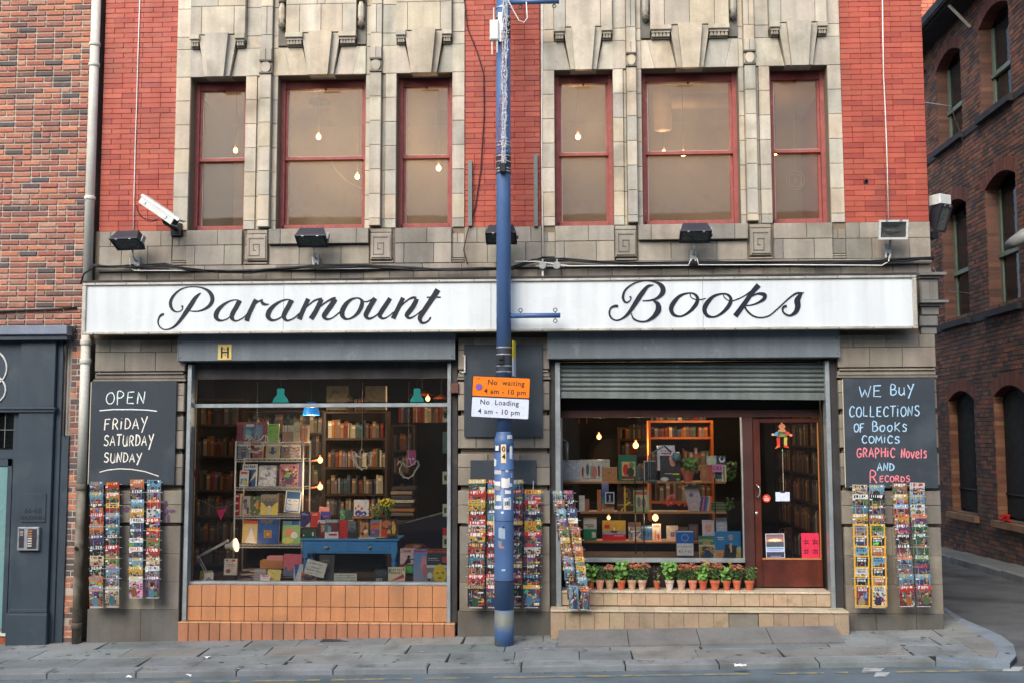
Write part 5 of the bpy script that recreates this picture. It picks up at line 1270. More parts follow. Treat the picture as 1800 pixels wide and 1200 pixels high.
for px, py0, py1, lb in ((826, 283, 397, 'pale vertical steel channel fixed to the brick left of the lamp post'), (942, 271, 398, 'dark vertical steel channel fixed to the brick right of the lamp post')):
 a, b = P(px, py1, -.06), P(px, py0, -.06); mb = MB()
 mb.box(a.x-.022, a.x+.022, -.06, -.052, a.z, b.z); mb.box(a.x-.022, a.x-.016, -.05, -.003, a.z, b.z); mb.box(a.x+.016, a.x+.022, -.05, -.003, a.z, b.z)
 for k in range(7): mb.box(a.x-.006, a.x+.006, -.062, -.0605, a.z+.04+k*.1, a.z+.07+k*.1)
 o = mb.build('steel_channel', M['galv'], origin=(a.x, -.03, a.z)); tag(o, lb, 'bracket')
# stubs and stains in the brick
for (px, py, w, h) in ((1522, 320, 8, 6), (1523, 318, 4, 8)):
 p = P(px, py, -.004); mb = MB(); mb.box(p.x-w/330, p.x+w/330, -.008, .0, p.z-h/330, p.z+h/330); o = mb.build('brick_hole', M['black_rod'], shop)
# house number plate with H
hp = thing('hydrant_plate', 'small yellow hydrant plate with a black H on the blue shutter box', 'sign', tuple(P(394, 618, -.14)))
x0, x1, z0, z1 = PX(383, 618, -.14), PX(407, 618, -.14), PZ(395, 632, -.14), PZ(395, 605, -.14)
mb = MB(); mb.box(x0, x1, -.139, -.133, z0, z1, ch=.001); mb.build('plate', mat('faded yellow plate', (206, 184, 110), rough=.5), hp)
w, h = x1-x0, z1-z0
mb = MB()
for b in ((.22, .34, .12, .84), (.68, .80, .12, .84), (.34, .68, .44, .54)): mb.box(x0+w*b[0], x0+w*b[1], -.141, -.1385, z0+h*b[2], z0+h*b[3])
mb.build('lettering', M['black_paint'], hp)
off = origin_of(hp); rd_ = mat('dark red numerals', (120, 40, 30))
for bd, zz in (('75 4', .62), ('17', .24)): text(bd, .036, Matrix.Translation(((x0+x1)/2-off.x, -.1415-off.y, z0+h*zz-off.z)) @ UP, rd_, hp, name='numerals', extrude=.0004)
# ================================================================== lamp post
PYY = -.47
def polex(px, py): return PX(px, py, PYY)
lx = (PX(886, 300, PYY)+PX(885, 900, PYY))/2
lp = thing('lamp_post', 'tall blue lamp post with stickers standing on the pavement before the shop', 'lamp post', (lx, PYY, G(lx, PYY)))
gz = G(lx, PYY)
rU = .078; rL = .103
z_sh = PZ(883, 765, PYY); z_top = 7.8
mb = MB(); mb.lathe(lx, PYY, [(rU, z_sh+.0), (rU, z_top)], 28); mb.build('upper_shaft', M['pole_blue'], lp, smooth=True)
mb = MB(); mb.lathe(lx, PYY, [(rL, z_sh-.17), (rL, z_sh-.055), (rL*.96, z_sh-.03), (rL*.84, z_sh), (rU+.001, z_sh+.025), (rU+.001, z_sh+.04)], 28); mb.build('shoulder', M['pole_blue'], lp, smooth=True)
z1, z2, z3 = PZ(883, 825, PYY), PZ(883, 914, PYY), PZ(883, 1018, PYY)
zw = PZ(883, 1070, PYY)
mb = MB(); mb.lathe(lx, PYY, [(rL-.002, zw), (rL-.002, z_sh-.171)], 28); mb.build('base_column', M['pole_blue'], lp, smooth=True)
mb = MB(); mb.lathe(lx, PYY, [(rL-.0022, gz-.05), (rL-.0022, zw)], 28); mb.build('worn_foot', M['pole_worn'], lp, smooth=True)
for z in (z1, z2): mb = MB(); mb.lathe(lx, PYY, [(rL-.001, z-.003), (rL+.0012, z), (rL-.001, z+.003)], 28, caps=False); mb.build('seam', M['pole_dark'], lp)
def curved(name, m, a0, a1, z0, z1, r, parent, th=.003, n=8, col=None, z0b=None):
 """patch wrapped on the column, angles in degrees from straight ahead"""
 mb = MB();
 for i in range(n):
  t0 = math.radians(a0+(a1-a0)*i/n); t1 = math.radians(a0+(a1-a0)*(i+1)/n)
  f = lambda t, rr, z: (lx+rr*math.sin(t), PYY-rr*math.cos(t), z)
  mb.face([f(t0, r+th, z0), f(t1, r+th, z0), f(t1, r+th, z1), f(t0, r+th, z1)], col)
  mb.face([f(t0, r, z0), f(t1, r, z0), f(t1, r+th, z0), f(t0, r+th, z0)], col); mb.face([f(t0, r+th, z1), f(t1, r+th, z1), f(t1, r, z1), f(t0, r, z1)], col)
 return mb.build(name, m, parent)
curved('access_door', M['pole_blue'], -66, 66, z3, z2-.01, rL, lp, th=.006, n=16)
o = curved('door_shadow_gap', M['pole_dark'], -68, 68, z3-.012, z3-.001, rL-.001, lp, th=.004, n=16)
mb = MB(); p = (lx, PYY-rL-.007, z2-.06); mb.ball(p, .011, 8); mb.build('door_lock', M['pole_dark'], lp)
# number sticker 04
zn0, zn1 = PZ(883, 813, PYY-.1), PZ(883, 780, PYY-.1)
num = curved('number_sticker', mat('cream sticker', (232, 206, 168), rough=.5), -14, 16, zn0, zn1, rL-.001, lp, th=.002)
for ch_, zz in (('0', .66), ('4', .26)):
 off = origin_of(num); text(ch_, .075, Matrix.Translation((lx+.003-off.x, PYY-rL-.0042-off.y, zn0+(zn1-zn0)*zz-.008-off.z)) @ UP, M['black_paint'], num, name='numeral', extrude=.0006, bold=.001)
# stickers: x, y, half w px, half h px, colour
random.seed(31)
STK = [(896, 767, 4, 3.5, (205, 205, 205)), (873, 787, 3, 4, (225, 220, 205)), (898, 795, 2.2, 11, (232, 236, 240)), (868, 812, 3, 6, (215, 222, 218)), (873, 829, 6.5, 3.5, (190, 192, 190)), (891, 827, 2.5, 2, (200, 200, 190)), (899, 835, 1.5, 4, (160, 165, 190)),
  (872, 849, 6, 3.5, (222, 224, 228)), (889, 848, 7.5, 8, (228, 226, 222)), (896, 852, 4.5, 3, (206, 214, 226)), (872, 857, 5.5, 4, (150, 150, 150)), (893, 864, 5, 3, (226, 226, 226)), (876, 875, 4.6, 5, (205, 212, 205)), (868, 878, 2, 8, (198, 186, 140)), (892, 883, 6.5, 8.5, (226, 226, 226)), (892, 884, 5, 4, (70, 66, 64)), (896, 877, 2.3, 2, (110, 180, 220)),
  (873, 891, 7, 3, (206, 208, 214)), (892, 893, 6.5, 2, (224, 224, 228)), (883, 900, 2.3, 1.6, (226, 232, 240)), (882, 936, 5.5, 8.5, (150, 168, 186)), (879, 955, 3, 5, (130, 130, 140)), (882, 961, 4, 1.6, (196, 120, 70)), (868, 925, 1.2, 15, (226, 226, 222)), (885, 1001, 3, 1.6, (170, 200, 190))]
for (px, py, hw, hh, c) in STK:
 p = P(px, py, PYY-rL); s_ = max(-.97, min(.97, (p.x-lx)/rL)); a = math.degrees(math.asin(s_)); da = math.degrees(hw/167/rL)/max(.35, math.cos(math.radians(a)))
 m_ = MB(); r_ = rL-.0008+(.0065 if py > 914 else 0); z0, z1_ = p.z-hh/167, p.z+hh/167
 n = 5; jg = lambda: random.uniform(-1, 1)*hh/167*.18
 jags = [jg() for _ in range(n+1)]; jagb = [jg() for _ in range(n+1)]
 th = .0012+.0006*(int(px) % 3)
 for i in range(n):
  t0 = math.radians(a-da+2*da*i/n); t1 = math.radians(a-da+2*da*(i+1)/n); f = lambda t, z: (lx+(r_+th)*math.sin(t), PYY-(r_+th)*math.cos(t), z)
  m_.face([f(t0, z0+jagb[i]), f(t1, z0+jagb[i+1]), f(t1, z1_+jags[i+1]), f(t0, z1_+jags[i])], jit(lin(c), .05))
 m_.build('sticker', M['matt_print'], lp)
# collars, bands
zc0, zc1 = PZ(883, 652, PYY), PZ(883, 612, PYY)
curved('collar', M['pole_dark'], -110, 110, zc0, zc1, rU, lp, th=.003, n=20)
for py in (611, 623, 643, 653, 276, 286, 298, 303, 16, 32, 46, 252, 258):
 z = PZ(884, py, PYY); mb = MB(); mb.lathe(lx, PYY, [(rU+.003, z-.006), (rU+.0055, z-.005), (rU+.0055, z+.005), (rU+.003, z+.006)], 24, caps=False); mb.build('steel_band', M['steel'], lp)
z0, z1_ = PZ(884, 308, PYY), PZ(884, 272, PYY); curved('grey_sleeve', M['pole_dark'], -110, 110, z0, z1_, rU, lp, th=.002, n=16)
z0, z1_ = PZ(884, 70, PYY), PZ(884, 35, PYY); curved('grey_sleeve', M['pole_dark'], -110, 110, z0, z1_, rU, lp, th=.002, n=16)
mb = MB(); p = P(881, 632, PYY-rU); mb.box(p.x-.03, p.x+.03, PYY-rU-.03, PYY-rU, p.z-.05, p.z+.05, ch=.006); mb.ball((p.x, PYY-rU-.035, p.z+.01), .018, 8); mb.build('sensor', M['iron'], lp)
# side arms with rings
for (py, pend, rr, nm) in ((555, 985, .027, 'lower'), (3, 983, .030, 'upper')):
 z = PZ(940, py, PYY); xe = PX(pend, py, PYY)
 mb = MB(); mb.tube([(lx+rU*.8, PYY, z), (xe, PYY, z)], rr, 12); arm = mb.build('banner_arm', M['pole_blue'], lp, smooth=True)
 mb = MB()
 def ring(x, zz, sgn):
  mb.tube([(x, PYY, zz), (x, PYY, zz+sgn*.02)], .006, 5)
  mb.tube([(x+.02*math.cos(t), PYY, zz+sgn*.038+.02*math.sin(t)) for t in np.linspace(0, 2*PI, 13)], .005, 5)
 if py > 300: ring(PX(915, py, PYY), z+.02, 1); ring(PX(976, py, PYY), z+.02, 1); ring(PX(976, py, PYY), z-.02, -1)
 else: ring(PX(915, py, PYY), z-.02, -1); ring(PX(974, py, PYY), z-.02, -1)
 mb.build('ring_bolts', M['pole_dark'], arm)
cable('loop_cable', [P(893, 0, PYY-.06), P(903, 20, PYY-.06), P(912, 36, PYY-.06), P(921, 40, PYY-.06), P(927, 32, PYY-.06), P(925, 4, PYY-.06)], .006, M['white_cable'], 'pale cable looping down from the upper arm of the lamp post')
# wireless box
wb = thing('antenna_box', 'small white wireless antenna box strapped high on the blue lamp post', 'antenna', tuple(P(869, 52, PYY-.1)))
p0, p1 = P(861, 72, PYY-.12), P(877, 36, PYY-.12)
mb = MB(); mb.box(p0.x, p1.x, PYY-.15, PYY-.09, p0.z, p1.z, ch=.012); mb.build('box', M['white_metal'], wb, smooth=False)
for (px, a, b) in ((868, 14, 36), (865, 73, 96), (874, 72, 93)):
 q0, q1 = P(px, b, PYY-.12), P(px, a, PYY-.12); mb = MB(); mb.tube([(q0.x, PYY-.12, q0.z), (q0.x, PYY-.12, q1.z)], .008, 8); mb.build('aerial', M['white_metal'], wb)
mb = MB(); q = P(877, 40, PYY-.1); mb.box(q.x-.01, q.x+.05, PYY-.09, PYY-.06, p0.z, p1.z+.1); mb.build('bracket', M['steel'], wb)
# fairy lights and tinsel tied to the column
fl = thing('fairy_light_string', 'bunched white fairy light string tied along the upper lamp post', 'fairy lights', (lx, PYY-.1, 4.9))
random.seed(8)
for k in range(7):
 pts = [];
 for i in range(46):
  t = i/45; px = 888-t*3+4.2*math.sin(t*9+k*1.7)*(1-.3*t)+random.uniform(-1.2, 1.2); py = -6+t*296
  pts.append(P(px, py, PYY-rU-.022-random.uniform(0, .025)))
 mb = MB(); mb.tube(pts, .0045, 4); mb.build('string', M['tinsel_white'], fl)
mb = MB()
for i in range(330):
 t = random.random(); px = 888-t*3+random.uniform(-6, 8)*(1-.4*t); py = t*292; p = P(px, py, PYY-rU-.03-random.uniform(0, .03)); d = Vector((random.uniform(-1, 1), random.uniform(-1, .3), random.uniform(-1, 1))).normalized()*.014
 mb.tube([p, p+d], [.0035, .0045], 4)
o = mb.build('small_bulbs', M['tinsel_white'], fl); o['kind'] = 'stuff'
tn = MB()
for i in range(900):
 t = random.random(); t = .12+t*.88
 if .45 < t < .52 and random.random() < .6: continue
 px = 881+3*math.sin(t*6)*.6+random.uniform(-2.2, 2.2)-(2 if t > .6 else 0)+1; py = 20+t*272
 p = P(px, py, PYY-rU-.02-random.uniform(0, .02)); d = Vector((random.uniform(-1, 1), random.uniform(-1, 0), random.uniform(-1, 1))).normalized()*.013
 tn.face([p, p+d, p+d+Vector((.002, 0, .004)), p+Vector((.002, 0, .004))])
o = tn.build('red_tinsel', M['tinsel_red'], origin=(lx, PYY-.1, 5)); tag(o, 'dark red tinsel garland tied along the upper lamp post', 'tinsel')
mb = MB(); p = P(884, 296, PYY-.12); mb.box(p.x-.035, p.x+.035, PYY-.15, PYY-.09, p.z-.05, p.z+.05, ch=.01); mb.build('plug_box', M['iron'], fl)
# parking sign
ps = thing('parking_sign', 'tilted orange and white no waiting and no loading sign strapped to the lamp post', 'sign', (0, 0, 0))
SYY = PYY-rU-.035
c = P(880, 698, SYY); ps.location = c; ps.rotation_euler = (0, math.radians(2.9), 0)
Wd, Hd = .620, .430
Wd = (P(932, 700, SYY)-P(829, 700, SYY)).length; Hd = (P(880, 735, SYY)-P(880, 661.5, SYY)).length
def rrect(w, h, r, y0, y1, cx=0, cz=0, col=None):
 pts = []
 for (sx, sz, a0) in ((1, 1, 0), (-1, 1, 90), (-1, -1, 180), (1, -1, 270)):
  for k in range(5): a = math.radians(a0+k*22.5); pts.append((cx+sx*(w/2-r)+r*math.cos(a), cz+sz*(h/2-r)+r*math.sin(a)))
 mb = MB(); mb.prism(pts, y0, y1, col); return mb
rrect(Wd, Hd, .018, 0, .004).build('backing_plate', M['black_paint'], ps, local=True)
m_or = mat('orange reflective sheet', (232, 122, 8), rough=.45, var=.03); m_wh = mat('white reflective sheet', (205, 214, 228), rough=.45, var=.03)
hh = Hd/2
rrect(Wd-.018, hh-.014, .012, -.002, .0, 0, hh/2-.0).build('orange_panel', m_or, ps, local=True)
rrect(Wd-.018, hh-.014, .012, -.002, .0, 0, -hh/2).build('white_panel', m_wh, ps, local=True)
for bd, sz, x, z in (('No  waiting', .074, .05, hh*.60), ('4 am - 10 pm', .074, .045, hh*.17), ('No  Loading', .074, -.01, -hh*.36), ('4 am - 10 pm', .074, -.01, -hh*.80)):
 text(bd, sz, Matrix.Translation((x, -.0024, z)) @ UP, M['black_paint'], ps, extrude=.0006, bold=.0009, spacing=1.1)
def disc(r, x, z, y, m, name, n=24, parent=None):
 mb = MB(); mb.prism([(x+r*math.cos(2*PI*k/n), z+r*math.sin(2*PI*k/n)) for k in range(n)], y, y+.0008); return mb.build(name, m, parent or ps, local=True)
dx, dz = -Wd/2+.075, hh*.46
disc(.036, dx, dz, -.003, mat('sign red', (196, 40, 50), rough=.4), 'symbol_ring'); disc(.029, dx, dz, -.0042, mat('sign blue', (52, 110, 200), rough=.4), 'symbol_disc')
mb = MB(); q = .029*.707
mb.add([(dx-q-.003, -.0056, dz+q-.003), (dx-q+.003, -.0056, dz+q+.003), (dx+q+.003, -.0056, dz-q+.003), (dx+q-.003, -.0056, dz-q-.003)], [(3, 2, 1, 0), (0, 1, 2, 3)][:1]); mb.build('symbol_bar', bpy.data.materials['sign red'], ps, local=True)
mb = MB(); mb.box(-.02, -.012, -.003, 0, 0, .001);
mb = MB(); mb.box(-Wd/2+.045, -Wd/2+.06, -.003, -.0005, hh-.035, hh-.030); mb.box(-Wd/2+.066, -Wd/2+.078, -.003, -.0005, hh-.033, hh-.026); mb.build('tiny_mark', M['black_paint'], ps, local=True)
mb = MB(); mb.box(-.1, .1, .004, .03, -.02, .02); mb.build('channel', M['steel'], ps, local=True)
# thin yellow plate seen edge on
es = thing('edge_on_sign', 'narrow yellow and white notice plate seen edge-on beside the lamp post collar', 'sign', tuple(P(904, 630, PYY)), rot=(0, math.radians(-1), math.radians(85)))
h = PZ(904, 601, PYY)-PZ(904, 663, PYY)
mb = MB(); mb.box(-.11, .11, -.002, .002, 0, h/2); mb.build('yellow_half', mat('yellow notice', (222, 200, 60), rough=.5), es, local=True)
mb = MB(); mb.box(-.11, .11, -.002, .002, -h/2, -.001); mb.build('white_half', m_wh, es, local=True)
# white handle-like bracket on the board
mb = MB(); a, b = P(817, 654, -.11), P(817, 624, -.11); mb.tube([a+Vector((-.03, .02, -.0)), a, b, b+Vector((-.02, .02, 0))], .009, 6); o = mb.build('white_hook', M['white_metal'], origin=a); tag(o, 'small white metal hook at the edge of the large blank board', 'hook')
mb = MB(); p = P(800, 682, -.02); mb.box(p.x-.045, p.x+.045, -.09, -.0, p.z-.055, p.z+.055, ch=.006); o = mb.build('alarm_box', mat('brown plastic box', (98, 64, 54), rough=.5), origin=p); tag(o, 'small brown box fixed at the top corner of the near shop window', 'alarm box')
# weeds, litter
def weed(px, py, n, h, label, seed):
 p = onG(px, py); p.y = max(p.y, -.12); p.z = G(p.x, p.y); random.seed(seed); mb = MB()
 for k in range(n):
  a = random.uniform(0, 2*PI); l = h*random.uniform(.5, 1); o_ = Vector((random.uniform(-.03, .03), random.uniform(-.015, .0), 0)); t = p+o_; tip = t+Vector((math.cos(a)*l*.6, math.sin(a)*l*.3-.01, l)); md = (t+tip)/2+Vector((0, 0, l*.15)); w = Vector((-math.sin(a), math.cos(a), 0))*.005
  mb.face([t-w, t+w, md+w]); mb.face([t-w, md+w, md-w]); mb.face([md-w, md+w, tip])
 o = mb.build('weed', M['weed'], origin=p); tag(o, label, 'plant')
weed(944, 1114, 60, .10, 'tuft of grass growing at the foot of the middle pillar by the steps', 3)
weed(827, 1116, 22, .06, 'tiny green weed left of the lamp post foot', 4)
def litter(px, py, w, h, label, seed, name='litter_paper'):
 p = onG(px, py); random.seed(seed); mb = MB(); z = G(p.x, p.y)+.004
 n = 5; grid = [[(p.x+(i/(n-1)-.5)*w, p.y+(j/2-.5)*h, z+random.uniform(0, .022)) for i in range(n)] for j in range(3)]
 for j in range(2):
  for i in range(n-1): mb.face([grid[j][i], grid[j][i+1], grid[j+1][i+1], grid[j+1][i]])
 o = mb.build(name, M['paper'], origin=(p.x, p.y, z)); tag(o, label, 'litter')
litter(994, 1107, .16, .06, 'crumpled white paper on the pavement below the door rack', 1); litter(363, 1156, .07, .05, 'small white scrap in the middle of the pavement', 2); litter(1302, 1171, .11, .07, 'white crumpled scrap lying against the kerb', 3)
litter(227, 1190, .05, .04, 'tiny white scrap in the gutter below the comic racks', 4); litter(1676, 1107, .05, .03, 'tiny white scrap near the alley corner pillar', 5); litter(331, 1188, .06, .03, 'thin white scrap in the gutter left of the orange tiles', 6)
# ================================================================== printed covers, painted cell by cell
F35 = {'A': '25755', 'B': '65656', 'C': '34443', 'D': '65556', 'E': '74647', 'F': '74644', 'G': '34553', 'H': '55755', 'I': '72227', 'J': '11152', 'K': '55655', 'L': '44447', 'M': '57755', 'N': '67555', 'O': '25552',
  'P': '65644', 'Q': '25563', 'R': '65655', 'S': '34216', 'T': '72222', 'U': '55557', 'V': '55552', 'W': '55775', 'X': '55255', 'Y': '55222', 'Z': '71247', '0': '75557', '1': '26227', '2': '61247', '3': '71317', '4': '55711', '5': '74616', '6': '34757', '7': '71222', '8': '75757', '9': '75716', '!': '22202', '-': '00700', ' ': '00000', '=': '07070', '&': '25253'}
RS = np.random.RandomState(5)
class Img:
 def __init__(s, w, h, bg): s.a = np.zeros((h, w, 3)); s.a[:] = bg; s.w = w; s.h = h
 def rect(s, x0, y0, x1, y1, c): s.a[max(0, int(round(y0*s.h))):int(round(y1*s.h)), max(0, int(round(x0*s.w))):int(round(x1*s.w))] = c
 def ell(s, cx, cy, rx, ry, c, rot=0.0):
  Y, X = np.mgrid[0:s.h, 0:s.w]; x = (X+.5)/s.w-cx; y = ((Y+.5)/s.h-cy)*s.h/s.w
  ry = ry*s.h/s.w; u = x*math.cos(rot)+y*math.sin(rot); v = -x*math.sin(rot)+y*math.cos(rot)
  s.a[(u/rx)**2+(v/ry)**2 < 1] = c
 def tri(s, p, c):
  Y, X = np.mgrid[0:s.h, 0:s.w]; x = (X+.5)/s.w; y = (Y+.5)/s.h; m = np.ones_like(x, bool);
  ar = (p[1][0]-p[0][0])*(p[2][1]-p[0][1])-(p[1][1]-p[0][1])*(p[2][0]-p[0][0]); sg_ = 1 if ar > 0 else -1
  for i in range(3):
   a, b = p[i], p[(i+1) % 3]; m &= sg_*((b[0]-a[0])*(y-a[1])-(b[1]-a[1])*(x-a[0])) >= 0
  s.a[m] = c
 def txt(s, t, x, y, c, k=1):
  """x, y in cells"""
  for ch in t.upper():
   g = F35.get(ch, '00000')
   for r in range(5):
    v = int(g[r])
    for b in range(3):
     if v & (4 >> b): s.a[int(y+r*k):int(y+r*k+k), int(x+b*k):int(x+b*k+k)] = c
   x += 4*k
 def grad(s, c0, c1, y0=0, y1=1):
  i0, i1 = int(y0*s.h), int(y1*s.h)
  for i in range(i0, i1): t = (i-i0)/max(1, i1-i0-1); s.a[i] = [c0[k]*(1-t)+c1[k]*t for k in range(3)]
 def noise(s, amt): s.a *= (1+RS.uniform(-amt, amt, s.a.shape[:2]))[:, :, None]; return s
PAL = [(184, 58, 52), (206, 168, 66), (60, 84, 136), (76, 132, 152), (56, 104, 78), (110, 72, 116), (214, 216, 212), (44, 44, 52), (168, 112, 78), (112, 164, 190), (206, 128, 78), (104, 138, 84), (140, 54, 70), (70, 72, 108), (212, 194, 156), (134, 136, 142)]
CN = {0: 'red', 1: 'golden yellow', 2: 'dark blue', 3: 'teal blue', 4: 'green', 5: 'purple', 6: 'white', 7: 'black', 8: 'tan brown', 9: 'pale blue', 10: 'orange', 11: 'leaf green', 12: 'crimson', 13: 'navy', 14: 'cream', 15: 'grey'}
def art(img, r, y0=.25, n=7, dark=.5):
 n = n*2
 """loose figures and shapes"""
 for k in range(n):
  c = PAL[r.randint(len(PAL))]; c = tuple(v*r.uniform(dark, 1.0) for v in c)
  q = r.rand()
  if q < .5: img.ell(r.uniform(.1, .9), r.uniform(y0, .95), r.uniform(.04, .18), r.uniform(.03, .14), c, r.uniform(0, 3))
  elif q < .85: img.tri([(r.uniform(0, 1), r.uniform(y0, 1)), (r.uniform(0, 1), r.uniform(y0, 1)), (r.uniform(0, 1), r.uniform(y0, 1))], c)
  else: img.rect(r.uniform(0, .7), r.uniform(y0, .9), r.uniform(.5, 1), r.uniform(y0+.1, 1), c)
 for k in range(n*5): x_, y_ = r.randint(img.w), r.randint(int(y0*img.h), img.h); img.a[y_:y_+r.randint(1, 3), x_:x_+r.randint(1, 4)] = np.array(PAL[r.randint(16)])*r.uniform(.3, 1)
 cx = r.uniform(.3, .7); cy = r.uniform(y0+.12, .55); col = PAL[r.randint(len(PAL))]
 img.ell(cx, cy+.3, .22, .24, tuple(v*.7 for v in col)); img.ell(cx, cy, .10, .075, (196, 140, 110)); img.ell(cx, cy-.05, .10, .04, (50, 36, 30))
def comic_img(seed, title='', bg=None, tc=None, kind='comic', w=22, h=33):
 r = np.random.RandomState(seed); bi = r.randint(len(PAL)) if bg is None else bg
 img = Img(w, h, PAL[bi]); img.grad(tuple(v*.92 for v in PAL[bi]), tuple(v*.6 for v in PAL[bi]))
 art(img, r)
 if kind == 'comic':
  if r.rand() < .22: img.rect(0, 0, 1, .2, PAL[r.choice([0, 1, 6, 10, 7, 9])])
  ti = tc if tc is not None else r.choice([0, 1, 6, 2, 7, 1, 0, 10])
  base = img.a[2, 2];
  if np.abs(base-np.array(PAL[ti])).sum() < 160: ti = 6 if base.sum() < 400 else 7
  t = title or ''.join(chr(65+r.randint(26)) for _ in range(0))
  if t:
   k = 1; x = max(1, (w-len(t)*4)//2)
   img.txt(t, x, 1, PAL[ti]);
  else:
   # unreadable masthead strokes
   x = 2
   while x < w-3: hh = r.randint(3, 6); img.a[1:1+hh, x:x+r.randint(1, 3)] = PAL[ti]; x += r.randint(2, 4)
  img.rect(.02, .2, .16, .28, PAL[6]) if r.rand() < .5 else None
 elif kind == 'mag':
  img.rect(0, 0, 1, .17, PAL[r.choice([0, 0, 7, 1, 13])]) if not title or r.rand() < .5 else None
  x = 2; ti = tc if tc is not None else 6
  if title: img.txt(title, max(1, (w-len(title)*4)//2), 1, PAL[ti])
  else:
   while x < w-3: hh = r.randint(3, 6); img.a[1:1+hh, x:x+r.randint(1, 3)] = PAL[ti]; x += r.randint(2, 4)
  for q in range(3):
   y = r.uniform(.3, .9); img.rect(.62, y, .95, y+.05, PAL[r.choice([1, 6, 0])])
 elif kind == 'geo':
  c = PAL[bi]; img = Img(w, h, (226, 172, 40)); b = 2
  img.a[b:h-b, b:w-b] = tuple(v*.9 for v in c)
  sub = img.a[b:h-b, b:w-b]; keep = img.a.copy(); art(img, r, .35, 5, .4)
  m = np.ones(img.a.shape[:2], bool); m[b:h-b, b:w-b] = False; img.a[m] = (226, 172, 40)
  x = 4
  while x < w-5: img.a[3:5, x] = PAL[tc if tc is not None else 6]; x += r.choice([1, 2])
  x = 4
  while x < w-5: img.a[6:9, x] = PAL[tc if tc is not None else 6]; x += r.choice([1, 2, 2])
 # price sticker
 if r.rand() < .75: img.a[1:3, w-5:w-3] = (236, 240, 248)
 return img.noise(.12)
def lin_arr(a):
 a = np.clip(a, 0, 255)/255; return np.where(a <= .04045, a/12.92, ((a+.055)/1.055)**2.4)
def cover_mb(img, W, H, T=.004, page=(214, 206, 186), back=None, curve=0.0, mb=None, y0=0.0, x0=0.0):
 """upright cover, bottom centre at the origin, printed side towards -Y"""
 mb = mb or MB(); la = lin_arr(img.a); h, w = la.shape[:2]
 yy = lambda x, z: y0-T/2-curve*((x/W)*2)**2*0-curve*(z/H)**2
 for j in range(h):
  z1 = H*(1-j/h); z0 = H*(1-(j+1)/h); i = 0
  while i < w:
   k = i+1
   while k < w and np.abs(la[j, k]-la[j, i]).sum() < .02: k += 1
   xa = -W/2+W*i/w; xb = -W/2+W*k/w
   mb.face([(x0+xa, yy(xa, z0), z0), (x0+xb, yy(xb, z0), z0), (x0+xb, yy(xb, z1), z1), (x0+xa, yy(xa, z1), z1)], tuple(la[j, i])); i = k
 pg = lin(page); bk = back or tuple(la.mean((0, 1))); T2 = y0+T/2
 a, b = x0-W/2, x0+W/2
 mb.face([(b, T2, 0), (a, T2, 0), (a, T2-curve, H), (b, T2-curve, H)], bk)
 mb.face([(a, y0-T/2, 0), (a, y0-T/2-curve, H), (a, T2-curve, H), (a, T2, 0)], bk if T > .012 else pg); mb.face([(b, y0-T/2, 0), (b, T2, 0), (b, T2-curve, H), (b, y0-T/2-curve, H)], pg)
 mb.face([(a, y0-T/2-curve, H), (b, y0-T/2-curve, H), (b, T2-curve, H), (a, T2-curve, H)], pg); mb.face([(a, y0-T/2, 0), (a, T2, 0), (b, T2, 0), (b, y0-T/2, 0)], pg)
 return mb
ORD = ['top', 'second', 'third', 'fourth', 'fifth', 'sixth', 'seventh', 'eighth', 'ninth', 'tenth', 'bottom']
def dominant(img):
 m = img.a.reshape(-1, 3).mean(0); return min(range(16), key=lambda i: np.abs(np.array(PAL[i])*.75-m).sum())
